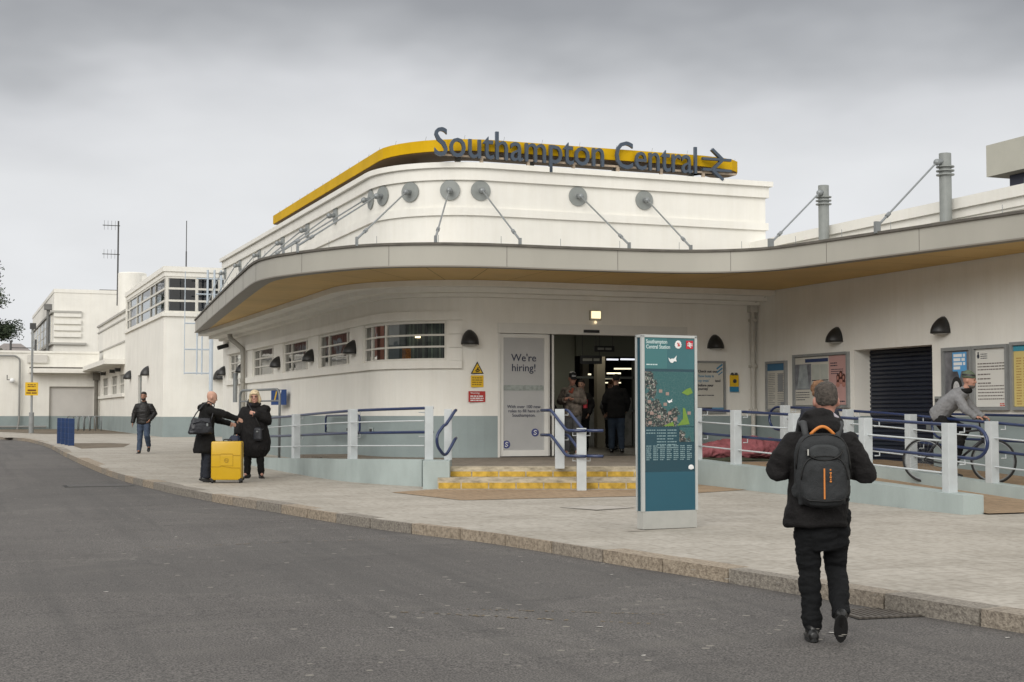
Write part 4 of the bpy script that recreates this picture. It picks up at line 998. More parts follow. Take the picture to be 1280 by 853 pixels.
# conduit, socket, downpipes
g = MB(); g.tube([(16.17, 27.33, .66), (16.17, 27.33, 3.75)], .05, 12); g.box(16.08, 16.26, 27.25, 27.4, 3.75, 3.95)
for z in (1.6, 2.55, 3.55): g.box(16.1, 16.24, 27.27, 27.4, z, z+.05)
g.tube(rounded([(16.17, 27.3, 3.95), (16.2, 27.0, 4.02), (16.25, 26.6, 4.16)], .1), .02, 8)
tag(g.build('downpipe', mat('grey_pipe', (.52, .50, .45), .45, .1, 5), smooth='auto'), 'pale grey downpipe in the inner corner right of the doors', 'downpipe')
e_ = empty('wall_socket', (RX, 21.12, 1.78), R(-90), 'small grey metal socket on the wall right of the shutter', 'socket')
MB().box(-.07, .07, -.05, 0, -.07, .07, None, .005).build('body', STEEL, e_); MB().box(-.04, .04, -.06, -.051, -.03, .03).build('cover', DGREY, e_)
g = MB(); g.tube(rounded([(7.75, 43.9, 4.05), (7.75, 43.9, 3.85), (8.03, 43.3, 3.5), (8.03, 43.2, 3.3), (8.03, 43.2, .5)], .12), .075, 12)
for z in (1.4, 2.5): g.tube([(8.03, 43.2, z), (8.03, 43.2, z+.1)], .095, 12)
tag(g.build('downpipe', mat('dull_grey_pipe', (.30, .285, .25), .45, .1, 5), smooth='auto'), 'thick grey cranked downpipe on the side wall near the lamps', 'downpipe')
g = MB(); g.tube([(8.0, 44.3, 1.9), (8.0, 44.3, 2.8)], .07, 10); g.build('tmp', GALV).name = 'junction_duct'
tag(bpy.data.objects['junction_duct'], 'short pale duct on the wall just left of the cranked downpipe', 'duct')
e_ = empty('security_camera', (LX, 46.4, 3.75), R(-90), 'small dark security camera under the canopy at the far end', 'camera')
MB().tube([(0, -.02, 0), (.05, -.35, -.1)], .07, 12).build('body', LB, e_); MB().box(-.05, .05, -.06, 0, -.05, .1).build('bracket', LAMPG, e_)

# ---------------------------------------------------------------- map pillar
KX, KY, KZ = 7.24, 14.66, .22
TEAL1 = mat('teal_panel', (.035, .135, .155), .25, .12, 2, spec=.6); TEAL2 = mat('deep_teal_panel', (.012, .055, .078), .25, .05, 2, spec=.6); TEAL3 = mat('petrol_panel', (.014, .088, .13), .3, .05, 2, spec=.6)
kk = empty('map_pillar', (KX, KY, KZ), R(4.5), 'tall teal wayfinding pillar with city map standing on the pavement', 'information pillar')
w, d, H = .72, .13, 2.21
MB().box(0, w, .0, d, .02, .22, None, .003).build('base', mat('pillar_base', (.40, .40, .375), .5, .08, 6), kk)
MB().box(-.25, w+.3, -.15, d+.15, -.02, .012).build('foot_slab', mat('dusty_slab', (.20, .18, .15), .9, .3, 8), kk)
g = MB(); g.box(-.012, .026, -.008, .026, .22, H); g.box(w-.022, w+.01, -.008, d+.004, .22, H); g.box(-.012, w+.01, -.008, d+.004, H-.022, H+.008); g.box(-.012, .012, d-.02, d+.004, .22, H); g.build('frame', mat('pillar_frame', (.50, .52, .51), .35, .05, 3, metal=.2), kk)
MB().box(.0, .01, .026, d-.02, .22, H-.022).build('side_panel', TEAL2, kk)
MB().box(.026, w-.022, .004, d, .22, .66).build('lower_panel', TEAL3, kk)
MB().box(.026, w-.022, .004, d, .66, 1.83).build('map_panel', TEAL2, kk)
MB().box(.026, w-.022, .002, d, 1.83, H-.022).build('header_panel', TEAL1, kk)
MB().box(.026, .33, .0008, .0015, 1.834, H-.024).build('header_tint', mat('teal_tint', (.055, .17, .18), .25), kk)
text('lettering', 'Southampton\nCentral Station', .062, mat('pillar_lettering', (.55, .66, .66), .5), kk, (.05, -.001, H-.09), ext=.001, bold=.0008, xs=.84)
lines(MB(), .055, .2, 1.885, 1, .02, .012, .001, 77).build('small_print', MATS['pillar_lettering'], kk)
g = MB(); g.box(.585, .678, -.004, .0, H-.145, H-.052); g.build('red_logo_square', mat('logo_red', (.50, .02, .035), .4), kk)
g = MB()
for a, b in (((.597, H-.088), (.668, H-.088)), ((.597, H-.108), (.668, H-.108)), ((.615, H-.068), (.648, H-.088)), ((.648, H-.088), (.615, H-.108)), ((.615, H-.108), (.648, H-.13))): bar2(g, a, b, .009)
o = g.build('logo_arrows', INKW, kk); o.scale = (1, .02, 1); o.location = (0, -.006, 0)
g = MB(); r = random.Random(4)
for i in range(11):
    a = 2*math.pi*i/11; cx, cz = .478+.03*math.cos(a), H-.098+.034*math.sin(a); g.ball((cx, -.003, cz), .014+.006*r.random(), .003, .014)
g.box(.45, .505, -.004, -.001, H-.13, H-.066); g.build('white_emblem', INKW, kk)
g = MB(); g.tube([(.462, -.006, H-.08), (.48, -.006, H-.095), (.468, -.006, H-.12)], .005, 5); g.tube([(.486, -.006, H-.08), (.486, -.006, H-.12), (.5, -.006, H-.10)], .005, 5); g.build('emblem_strokes', mat('logo_red2', (.5, .05, .05), .4), kk)
def bird(cx, cz, s_):
    g = MB(); pts = [(-.055, .03), (-.03, .012), (-.01, .02), (.02, .02), (.055, .055), (.045, .015), (.055, -.012), (.02, -.01), (0, -.03), (-.025, -.026), (-.045, -.005)]
    g.prism([(x*s_+cx, z*s_+cz) for x, z in pts], 0, .003, Matrix.Translation((0, -.002, 0)) @ Matrix.Rotation(R(90), 4, 'X')); return g
bird(.40, 1.93, 1).build('white_bird', INKW, kk); 
# map
mm = bpy.data.materials.new('city_map'); mm.use_nodes = True; n = mm.node_tree.nodes; l = mm.node_tree.links; b = n['Principled BSDF']; b.inputs['Roughness'].default_value = .3
t = n.new('ShaderNodeTexCoord'); v1 = n.new('ShaderNodeTexVoronoi'); v1.feature = 'DISTANCE_TO_EDGE'; v1.inputs['Scale'].default_value = 34; l.new(t.outputs['Object'], v1.inputs[0])
v2 = n.new('ShaderNodeTexVoronoi'); v2.inputs['Scale'].default_value = 75; l.new(t.outputs['Object'], v2.inputs[0])
r1 = n.new('ShaderNodeValToRGB'); r1.color_ramp.elements[0].position = .02; r1.color_ramp.elements[0].color = (.065, .145, .15, 1); r1.color_ramp.elements[1].position = .06; r1.color_ramp.elements[1].color = (.028, .11, .115, 1); l.new(v1.outputs['Distance'], r1.inputs[0])
hs = n.new('ShaderNodeSeparateColor'); l.new(v2.outputs['Color'], hs.inputs[0]); r2 = n.new('ShaderNodeValToRGB'); r2.color_ramp.interpolation = 'CONSTANT'; l.new(hs.outputs[0], r2.inputs[0])
r2.color_ramp.elements[0].color = (.02, .03, .03, 1); r2.color_ramp.elements[1].position = .45; r2.color_ramp.elements[1].color = (.20, .16, .145, 1)
for p, c_ in ((.6, (.035, .05, .05)), (.8, (.16, .20, .17)), (.93, (.34, .34, .32))): q = r2.color_ramp.elements.new(p); q.color = (*c_, 1)
no = n.new('ShaderNodeTexNoise'); no.inputs['Scale'].default_value = 5; no.inputs['Detail'].default_value = 3; l.new(t.outputs['Object'], no.inputs[0])
sx = n.new('ShaderNodeSeparateXYZ'); l.new(t.outputs['Object'], sx.inputs[0]); 
gr = n.new('ShaderNodeMath'); gr.operation = 'MULTIPLY_ADD'; gr.inputs[1].default_value = -.9; gr.inputs[2].default_value = .28; l.new(sx.outputs[0], gr.inputs[0]); 
g2 = n.new('ShaderNodeMath'); g2.operation = 'MULTIPLY_ADD'; g2.inputs[1].default_value = -.7; g2.inputs[2].default_value = 1.05; l.new(sx.outputs[2], g2.inputs[0])
s1 = n.new('ShaderNodeMath'); s1.operation = 'ADD'; l.new(gr.outputs[0], s1.inputs[0]); l.new(g2.outputs[0], s1.inputs[1]); s2 = n.new('ShaderNodeMath'); s2.operation = 'ADD'; l.new(s1.outputs[0], s2.inputs[0]); l.new(no.outputs[0], s2.inputs[1])
r3 = n.new('ShaderNodeValToRGB'); r3.color_ramp.elements[0].position = .55; r3.color_ramp.elements[1].position = .60; l.new(s2.outputs[0], r3.inputs[0])
x = n.new('ShaderNodeMix'); x.data_type = 'RGBA'; l.new(r3.outputs[0], x.inputs['Factor']); l.new(r1.outputs[0], x.inputs['A']); l.new(r2.outputs[0], x.inputs['B']); l.new(x.outputs['Result'], b.inputs['Base Color'])
MB().box(.04, w-.034, .0, .0035, 1.175, 1.80).build('map_picture', mm, kk)
LIME = mat('lime_area', (.16, .27, .045), .5, .1, 20)
fl = Matrix.Translation((0, -.002, 0)) @ Matrix.Rotation(R(90), 4, 'X')
g = MB(); g.prism([(.535, 1.39), (.565, 1.38), (.625, 1.20), (.46, 1.185), (.535, 1.26)], 0, .002, fl); g.prism([(.52, 1.56), (.58, 1.60), (.64, 1.62), (.67, 1.56), (.6, 1.53)], 0, .002, fl); g.prism([(.27, 1.18), (.42, 1.18), (.40, 1.23)], 0, .002, fl); g.build('map_green_areas', LIME, kk)
g = MB(); r = random.Random(8)
for x_, z_ in ((.09, 1.46), (.24, 1.58), (.33, 1.55), (.12, 1.33), (.22, 1.29), (.36, 1.33), (.43, 1.26), (.62, 1.33), (.1, 1.22), (.3, 1.43)): g.box(x_-.022, x_+.022, -.002, -.0005, z_-.02, z_+.016)
g.build('map_landmarks', mat('pinkish_print', (.32, .23, .20), .6), kk); bird(.36, 1.46, .6).build('white_bird', INKW, kk)
g = MB()
for i in range(3): lines(g, .05+i*.14, .17+i*.14, 1.14, 7 if i else 2, .033, .012, .003, 30+i)
for i in range(7): lines(g, .05+i*.09, .115+i*.09, .96, 8, .022, .011, .003, 40+i)
g.build('map_index', mat('index_print', (.20, .30, .32), .6), kk)
MB().box(.49, .685, .0, .0035, 1.0, 1.165).build('inset_map', mm, kk)
g = MB(); g.ball((.645, .002, .71), .036, .003, .028); g.box(.61, .68, .0, .0035, .69, .71); g.build('white_mark', INKW, kk)

# ================================================================ people
def remesh(mb, vox, smooth=2, disp=0, dsc=(9, 9, 9), seed=0, disp2=0):
    bmesh.ops.recalc_face_normals(mb.bm, faces=mb.bm.faces)
    me = bpy.data.meshes.new('t'); mb.bm.to_mesh(me); mb.bm.free(); o = bpy.data.objects.new('t', me); COL.objects.link(o)
    m = o.modifiers.new('r', 'REMESH'); m.mode = 'VOXEL'; m.voxel_size = vox; m.use_smooth_shade = True
    if smooth: q = o.modifiers.new('s', 'SMOOTH'); q.iterations = smooth; q.factor = .5
    dg = bpy.context.evaluated_depsgraph_get(); e_ = o.evaluated_get(dg); nm = bpy.data.meshes.new_from_object(e_)
    bpy.data.objects.remove(o)
    if disp:
        cos = []
        for v in nm.vertices:
            p = Vector((v.co.x*dsc[0]+seed, v.co.y*dsc[1], v.co.z*dsc[2]))
            a = noise.noise(p); b = 1-abs(noise.noise(p*2.1+Vector((3, 5, 7))))*2.2
            cos.append(v.co+v.normal*(a*disp+b*disp2))
        for v, c in zip(nm.vertices, cos): v.co = c
    for p in nm.polygons: p.use_smooth = True
    return nm
def link_mesh(name, me, m, parent):
    me.materials.clear(); me.materials.append(m); me.name = name; o = bpy.data.objects.new(name, me); COL.objects.link(o); o.parent = parent; return o
HEADR = [(1.512, .012, .015, .050), (1.522, .034, .036, .045), (1.545, .052, .060, .030), (1.575, .062, .080, .018), (1.61, .070, .092, .010), (1.65, .074, .098, .006), (1.69, .073, .096, .002), (1.718, .063, .082, -.002), (1.738, .043, .056, -.004), (1.75, .012, .015, -.004)]
def head_matrix(P):
    hd = P.get('head', {}); yaw, pit, roll = hd.get('yaw', 0), hd.get('pitch', 0), hd.get('roll', 0)
    nk = Vector(P['neck']); base = Vector((0, -.005, 1.50))
    return Matrix.Translation(nk) @ Matrix.Rotation(R(yaw), 4, 'Z') @ Matrix.Rotation(R(pit), 4, 'X') @ Matrix.Rotation(R(roll), 4, 'Y') @ Matrix.Translation(-base)
def add_head(g, M, fem=False):
    h = MB(); h.loft([((0, cy, z), (rx, 0, 0), (0, ry, 0)) for z, rx, ry, cy in HEADR], 24)
    h.loft([((0, .098, 1.652), (.009, 0, 0), (0, .006, 0)), ((0, .106, 1.63), (.011, 0, 0), (0, .01, 0)), ((0, .115, 1.607), (.016, 0, 0), (0, .014, 0)), ((0, .104, 1.594), (.015, 0, 0), (0, .008, 0))], 10)
    h.ball((0, .088, 1.664), .055, .017, .010); h.ball((0, .092, 1.566), .024, .013, .006); h.ball((0, .09, 1.556), .022, .013, .006); h.ball((0, .078, 1.528), .022, .018, .014)
    for s_ in (-1, 1): h.ball((s_*.080, -.004, 1.622), .012, .020, .033); h.ball((s_*.035, .08, 1.605), .024, .016, .02)
    bmesh.ops.transform(h.bm, matrix=M, verts=h.bm.verts)
    me = bpy.data.meshes.new('h'); h.bm.to_mesh(me); h.bm.free(); g.bm.from_mesh(me); bpy.data.meshes.remove(me)
def add_hand(g, wr, d, side, nrm, curl=.5, s_=1.0, rad=1.0):
    """wr wrist, d direction of the hand, nrm palm normal; side +1 thumb along d x nrm"""
    d = Vector(d).normalized(); n_ = Vector(nrm); n_ = (n_-d*n_.dot(d)).normalized(); w = d.cross(n_)*side; wr = Vector(wr)
    g.loft([(wr-d*.01, w*.026*s_, n_*.019*s_), (wr+d*.03*s_, w*.036*s_, n_*.018*s_), (wr+d*.075*s_, w*.042*s_, n_*.015*s_), (wr+d*.092*s_, w*.038*s_, n_*.012*s_)], 12)
    for i, L_ in enumerate((.068, .078, .072, .056)):
        b = wr+d*.085*s_+w*(.030-.020*i)*s_; pts = [b]; dd = d.copy()
        for k_ in range(3):
            ang = curl*(.55+.35*k_); dd = (dd*math.cos(ang)+n_*math.sin(ang)).normalized(); n2 = n_
            pts.append(pts[-1]+dd*L_*s_*(.42, .33, .25)[k_])
        g.tube(pts, [.0098*s_*rad, .0092*s_*rad, .0085*s_*rad, .007*s_*rad], 8)
    b = wr+d*.025*s_+w*.028*s_; t1 = b+(d*.6+w*.75+n_*.25).normalized()*.038*s_; t2 = t1+(d*.85+w*.25+n_*.4).normalized()*.030*s_; g.tube([b, t1, t2], [.013*s_*rad, .011*s_*rad, .0085*s_*rad], 8)
SKINS = {}
def skin(col):
    if col not in SKINS: SKINS[col] = mat('skin_%d' % len(SKINS), col, .55, .12, 12, spec=.35)
    return SKINS[col]
def human(label, loc, rz, H, P, skin_c=(.42, .22, .15), vox=.0095, group=None, cat='person'):
    e_ = empty('person', loc, rz, label, cat, group); k_ = H/1.75; e_.scale = (k_, k_, k_)
    P.setdefault('neck', (0, .0, 1.50)); M = head_matrix(P); g = MB(); add_head(g, M)
    nk = Vector(P['neck']); nb = Vector(P.get('neckbase', (0, -.02, 1.42)))
    g.tube([nb, nb.lerp(nk, .6), M @ Vector((0, -.005, 1.57))], [.062, .056, .054], 14)
    pv = Vector(P.get('pelvis', (0, 0, .93)))
    ch = nb.lerp(pv, .3)
    g.loft([(pv-Vector((0, 0, .06)), (.12, 0, 0), (0, .085, 0)), (pv+Vector((0, 0, .08)), (.12, 0, 0), (0, .085, 0)), (ch, (.135, 0, 0), (0, .09, 0)), (nb-Vector((0, 0, .04)), (.07, 0, 0), (0, .05, 0))], 14)
    for s_, sd_ in ((-1, 'L'), (1, 'R')):
        sh_, el_, wr_ = (Vector(P['sh'+sd_]), Vector(P['el'+sd_]), Vector(P['wr'+sd_])); sh_ = Vector((sh_.x*.92, sh_.y, sh_.z-.055))
        g.tube([nb.lerp(sh_, .3)-Vector((0, 0, .04)), sh_, sh_.lerp(el_, .5), el_, el_.lerp(wr_, .4), wr_], [.04, .044, .042, .036, .036, .023], 12)
        hd = P.get('hand'+sd_)
        dr = Vector(hd['d']) if hd and 'd' in hd else (wr_-el_)
        nn = Vector(hd['n']) if hd and 'n' in hd else Vector((-s_, .2, 0))
        add_hand(g, wr_, dr, (1 if sd_ == 'L' else -1)*(hd.get('flip', 1) if hd else 1), nn, hd.get('curl', .5) if hd else .5)
        hp, kn, an = Vector(P['hip'+sd_]), Vector(P['kn'+sd_]), Vector(P['an'+sd_])
        g.tube([hp, hp.lerp(kn, .5), kn, kn.lerp(an, .35), an], [.078, .068, .05, .048, .034], 12)
        toe = an+Vector(P.get('toe'+sd_, (0, .16, -.05)))*.45; g.tube([an, toe], [.034, .028], 10)
    link_mesh('body', remesh(g, vox, 1), skin(skin_c), e_); body = children(e_)[0]
    # eyes, brows, mouth as pieces of the face
    if P.get('face', True):
        g = MB()
        for s_ in (-1, 1): g.ball((s_*.031, .0945, 1.637), .012, .006, .006)
        bmesh.ops.transform(g.bm, matrix=M, verts=g.bm.verts); o = g.build('eyes', mat('eye_dark', (.03, .022, .018), .2), body, smooth=True)
        g = MB()
        for s_ in (-1, 1): g.ball((s_*.032, .096, 1.658), .020, .006, .005)
        bmesh.ops.transform(g.bm, matrix=M, verts=g.bm.verts); g.build('eyebrows', mat('brow', (.06, .045, .035), .8), body, smooth=True)
        g = MB(); g.ball((0, .102, 1.561), .021, .005, .004); bmesh.ops.transform(g.bm, matrix=M, verts=g.bm.verts); g.build('mouth', mat('lips', (.25, .08, .07), .5), body, smooth=True)
    e_['_M'] = [list(r_) for r_ in M][0:0] or 0
    del e_['_M']
    return e_, M
def trousers(e_, P, m, r=(.105, .085, .065, .055), low=0, vox=.013, disp=.010, seed=0, name='trousers'):
    g = MB(); pv = Vector(P.get('pelvis', (0, 0, .93)))
    g.loft([(pv-Vector((0, 0, .12+low)), (.10, 0, 0), (0, .08, 0)), (pv-Vector((0, 0, .05)), (.165, 0, 0), (0, .115, 0)), (pv+Vector((0, 0, .1)), (.155, 0, 0), (0, .11, 0))], 18)
    for sd_ in 'LR':
        hp, kn, an = Vector(P['hip'+sd_]), Vector(P['kn'+sd_]), Vector(P['an'+sd_])
        g.tube([hp+Vector((0, 0, .02)), hp.lerp(kn, .5), kn, kn.lerp(an, .5), an+(an-kn).normalized()*-.01, an+(an-kn).normalized()*.02], [r[0], r[0]*.92, r[1], (r[1]+r[2])/2, r[2], r[3]], 16)
    return link_mesh(name, remesh(g, vox, 2, disp, (7, 7, 16), seed, disp*.5), m, e_)
def shoes(e_, P, m, sole=None, s_=1.0):
    for sd_ in 'LR':
        an = Vector(P['an'+sd_]); t = Vector(P.get('toe'+sd_, (0, .16, -.05))); f = t.normalized(); side = Vector((0, 0, 1)).cross(f)
        side = side.normalized() if side.length > .1 else Vector((1, 0, 0)); up_ = f.cross(side).normalized()
        if up_.z < 0 and abs(f.z) < .9: up_ = -up_
        # horizontal-foot frame: f already dips; take the sole plane from the ankle
        sl = an-up_*0.055*s_
        g = MB(); g.loft([(sl-f*.075, side*.022, up_*.025), (sl-f*.06, side*.036, up_*.040), (sl+f*.0, side*.04, up_*.042), (sl+f*.08, side*.047, up_*.034), (sl+f*.15, side*.045, up_*.026), (sl+f*.185, side*.026, up_*.018)], 14)
        g.tube([an+up_*.05, an-up_*.03], [.05, .052], 14)
        o = link_mesh('shoe', remesh(g, .008, 2), m, e_)
        if sole:
            g = MB(); pts = []
            for a_ in range(16):
                t_ = 2*math.pi*a_/16; pts.append(sl-up_*.036+f*(.055+.135*math.cos(t_))+side*.045*math.sin(t_))
            vb = [g.bm.verts.new(p) for p in pts]; vt = [g.bm.verts.new(p+up_*.022) for p in pts]; g.bm.faces.new(vb); g.bm.faces.new(vt[::-1])
            for a_ in range(16): g.bm.faces.new((vb[a_], vb[(a_+1) % 16], vt[(a_+1) % 16], vt[a_]))
            q = g.build('sole', sole, o)
def jacket(e_, P, m, rings, arm=(.078, .068, .052), vox=.012, disp=.012, dsc=(7, 7, 10), seed=0, hood=None, collar=True, name='jacket', extra=None, cuff=.02, disp2=.006):
    """rings: (z, rx, ry, cx, cy) from hem up; sleeves follow the arm joints"""
    g = MB(); tilt = P.get('tilt')
    g.loft([((cx, cy, z), (rx*(1 if z < 1.3 else .86 if z < 1.4 else .72), 0, 0), (0, ry, 0)) for z, rx, ry, cx, cy in rings] if tilt is None else tilt, 24, sq=2.3)
    nb = Vector(P.get('neckbase', (0, -.02, 1.42)))
    for sd_ in 'LR':
        sh_, el_, wr_ = Vector(P['sh'+sd_]), Vector(P['el'+sd_]), Vector(P['wr'+sd_])
        sh_ = Vector((sh_.x*.93, sh_.y, sh_.z-.052))
        g.tube([nb.lerp(sh_, .3)-Vector((0, 0, .045)), sh_, sh_.lerp(el_, .5), el_, el_.lerp(wr_, .5), wr_+(wr_-el_).normalized()*cuff], [arm[0]*.9, arm[0]*1.03, arm[0], arm[1]*1.08, arm[1]*.92, arm[2]], 16)
    if collar: nk = Vector(P['neck']); g.tube([nb-Vector((0, 0, .02)), nb.lerp(nk, .75)+Vector((0, 0, .005))], [.085, .072], 16)
    if hood:
        for c, a_, b_, c_ in hood: g.ball(c, a_, b_, c_)
    if extra: extra(g)
    return link_mesh(name, remesh(g, vox, 2, disp, dsc, seed, disp2), m, e_)
def hair(e_, M, m, kind='short', seed=0):
    g = MB()
    if kind == 'short':
        g.loft([((0, -.030, 1.592), (.052, 0, 0), (0, .050, 0)), ((0, -.022, 1.615), (.069, 0, 0), (0, .074, 0)), ((0, -.014, 1.65), (.0755, 0, 0), (0, .089, 0)), ((0, -.004, 1.69), (.0765, 0, 0), (0, .100, 0)), ((0, -.003, 1.725), (.070, 0, 0), (0, .090, 0)), ((0, -.004, 1.75), (.046, 0, 0), (0, .06, 0)), ((0, -.004, 1.764), (.015, 0, 0), (0, .02, 0))], 22); d_, v_, ds = .006, .009, (30, 30, 30)
    elif kind == 'curly':
        g.loft([((0, -.04, 1.57), (.05, 0, 0), (0, .05, 0)), ((0, -.02, 1.62), (.084, 0, 0), (0, .082, 0)), ((0, -.01, 1.67), (.092, 0, 0), (0, .098, 0)), ((0, 0, 1.715), (.086, 0, 0), (0, .104, 0)), ((0, 0, 1.755), (.06, 0, 0), (0, .075, 0)), ((0, 0, 1.775), (.02, 0, 0), (0, .02, 0))], 22); d_, v_, ds = .022, .009, (26, 26, 26)
    elif kind == 'bob':
        g.loft([((0, -.045, 1.49), (.085, 0, 0), (0, .05, 0)), ((0, -.035, 1.54), (.095, 0, 0), (0, .07, 0)), ((0, -.03, 1.60), (.100, 0, 0), (0, .08, 0)), ((0, -.02, 1.66), (.097, 0, 0), (0, .095, 0)), ((0, -.004, 1.705), (.092, 0, 0), (0, .107, 0)), ((0, -.003, 1.74), (.068, 0, 0), (0, .085, 0)), ((0, -.004, 1.768), (.02, 0, 0), (0, .03, 0))], 24)
        for s_ in (-1, 1): g.tube([(s_*.03, .075, 1.735), (s_*.074, .062, 1.69), (s_*.092, .032, 1.62), (s_*.094, .02, 1.54), (s_*.085, .015, 1.495)], [.016, .022, .024, .026, .016], 10)
        g.tube([(-.05, .092, 1.70), (0, .10, 1.708), (.05, .092, 1.70)], .016, 8)
        d_, v_, ds = .010, .009, (22, 22, 8)
    elif kind == 'crop':
        g.loft([((0, -.030, 1.60), (.060, 0, 0), (0, .058, 0)), ((0, -.016, 1.65), (.077, 0, 0), (0, .086, 0)), ((0, -.004, 1.695), (.077, 0, 0), (0, .099, 0)), ((0, -.002, 1.728), (.064, 0, 0), (0, .085, 0)), ((0, -.003, 1.757), (.02, 0, 0), (0, .03, 0))], 22); d_, v_, ds = .006, .010, (30, 30, 30)
    bmesh.ops.transform(g.bm, matrix=M, verts=g.bm.verts)
    return link_mesh('hair', remesh(g, v_, 1, d_, ds, seed, d_*.5), m, e_)
def transformed(g, M):
    bmesh.ops.transform(g.bm, matrix=M, verts=g.bm.verts); return g
def heading(vx, vy): return math.atan2(-vx, vy)    # local +Y points along (vx,vy)
RT = Vector((math.cos(YAW), -math.sin(YAW))); FW = Vector((math.sin(YAW), math.cos(YAW)))
def hdg(r_, f_): v = RT*r_+FW*f_; return heading(v.x, v.y)
BLK = mat('black_cloth', (.009, .0085, .0085), .85, .35, 6, .35, 120, spec=.25)
BLK2 = mat('black_nylon', (.0085, .0075, .0077), .75, .3, 5, .35, 60, spec=.25)
TRO = mat('black_denim', (.0075, .008, .009), .85, .3, 9, .3, 150, spec=.2)
SHOE = mat('black_leather', (.012, .012, .012), .35, .2, 8, spec=.5)
RUB = mat('rubber_sole', (.02, .02, .02), .7)
BACK = mat('backpack_fabric', (.030, .032, .034), .75, .25, 9, .4, 160, spec=.3)
ORG = mat('orange_trim', (.58, .20, .04), .5)

# --- man with the backpack
P = dict(neck=(.05, .02, 1.49), neckbase=(.01, -.015, 1.40), head=dict(yaw=-2, pitch=-8), pelvis=(.0, .0, .90),
    shL=(-.185, -.01, 1.385), elL=(-.285, .0, 1.155), wrL=(-.17, .24, 1.20), shR=(.20, -.01, 1.385), elR=(.295, .0, 1.135), wrR=(.16, .25, 1.18),
    handL=dict(n=(.7, 0, .5), curl=.5), handR=dict(n=(-.7, 0, .5), curl=.5),
    hipL=(-.085, 0, .86), knL=(-.075, .05, .48), anL=(-.06, .02, .095), toeL=(0, .16, -.012), hipR=(.10, 0, .86), knR=(.115, .12, .49), anR=(.11, -.10, .21), toeR=(.01, .10, -.125))
man, M = human('man in black jacket and trousers walking away with a large dark backpack', (5.445, 8.335, .01), heading(.42, .9), 1.745, P, (.40, .20, .15), .0085)
trousers(man, P, TRO, (.098, .071, .060, .056), .17, .010, .014, 3)
shoes(man, P, SHOE, RUB)
def coll(g):
    g.tube([(-.10, -.07, 1.47), (-.02, -.125, 1.44), (.07, -.115, 1.445), (.12, -.05, 1.48)], [.04, .066, .062, .04], 14)
    g.tube([(-.12, -.03, 1.46), (-.07, -.08, 1.52), (.0, -.10, 1.53), (.06, -.09, 1.50)], [.035, .045, .05, .04], 12)
    for s_ in (-1, 1): g.box(.10*s_-.02, .10*s_+.02, .14, .17, .9, 1.05)
jacket(man, P, BLK2, [(.775, .205, .145, -.035, 0), (.80, .212, .152, -.035, 0), (.95, .200, .150, -.02, 0), (1.12, .200, .15, -.0, 0), (1.28, .212, .15, .0, -.01), (1.38, .19, .125, .0, -.01), (1.43, .12, .09, .0, -.01)], (.082, .08, .056), .0105, .011, (6, 6, 9), 11, extra=coll, disp2=.006)
hair(man, M, mat('greying_hair', (.075, .062, .052), .85, .5, 45, .5, 90, dark=(.03, .026, .022)), 'short', 2)
g = MB(); g.tube([(.055, -.09, 1.545), (.10, -.075, 1.50), (.115, -.10, 1.465)], [.012, .022, .008], 10); g.build('scarf', mat('pale_lining', (.36, .33, .36), .8), man, smooth=True)
# backpack: a thing of its own, carried on the back
bk = empty('backpack', (5.445, 8.335, .01), heading(.42, .9), 'dark grey backpack with orange handle and orange zip strip on the walking man', 'backpack'); bk.scale = (.997,)*3
cx = -.015
def bp_loft(y0, y1, w_, z0, z1, rr):
    g = MB(); n_ = 7; rows = []
    for i in range(n_):
        t_ = i/(n_-1); y = y0+(y1-y0)*t_; k_ = 1-rr*(max(0, (t_-.55)/.45))**2
        c_z = (z0+z1)/2; g_ = (Vector((cx, y, c_z)), Vector((w_*k_, 0, 0)), Vector((0, 0, (z1-z0)/2*k_))); rows.append(g_)
    g.loft(rows, 28, sq=3.2); return g
g = bp_loft(-.13, -.265, .178, .91, 1.405, .2)
g.box(cx-.15, cx+.15, -.2, -.14, .93, 1.3)
for s_ in (-1, 1): g.tube([(cx+s_*.15, -.15, 1.02), (cx+s_*.185, -.16, 1.02)], [.05, .04], 10)
link_mesh('main_bag', remesh(g, .009, 3, .007, (9, 9, 9), 5, .003), BACK, bk)
g = bp_loft(-.24, -.315, .150, .925, 1.245, .25); link_mesh('front_pocket', remesh(g, .009, 3, .006, (9, 9, 9), 6, .003), BACK, bk)
g = MB(); g.loft([((cx, -.27, 1.28), (.105, 0, 0), (0, 0, .055)), ((cx, -.30, 1.275), (.095, 0, 0), (0, 0, .048))], 24, sq=2.4); o = link_mesh('upper_pocket', remesh(g, .008, 2, .004, (12, 12, 12)), mat('pocket_fabric', (.035, .038, .040), .7, .25, 9, .4, 160), bk)
ZP = mat('zip_black', (.006, .006, .006), .5)
g = MB(); g.tube([(cx+.118*math.cos(a), -.305, 1.30-.072*math.sin(a)*1.0) for a in [math.pi*(i/16) for i in range(17)]], .006, 6)
g.tube([(cx+.152*math.copysign(abs(math.cos(a))**.6, math.cos(a)), -.302, 1.10+.155*math.sin(a)) for a in [math.pi*(i/20) for i in range(21)]], .005, 6)
g.tube([(cx+.176*math.copysign(abs(math.cos(a))**.5, math.cos(a)), -.235, 1.17+.225*math.sin(a)) for a in [math.pi*(i/20) for i in range(21)]], .006, 6)
g.tube([(cx-.14, -.30, .985), (cx-.1, -.315, .965), (cx, -.32, .96), (cx+.1, -.315, .965), (cx+.14, -.30, .985)], .006, 6); g.build('zip_seam', ZP, bk, smooth=True)
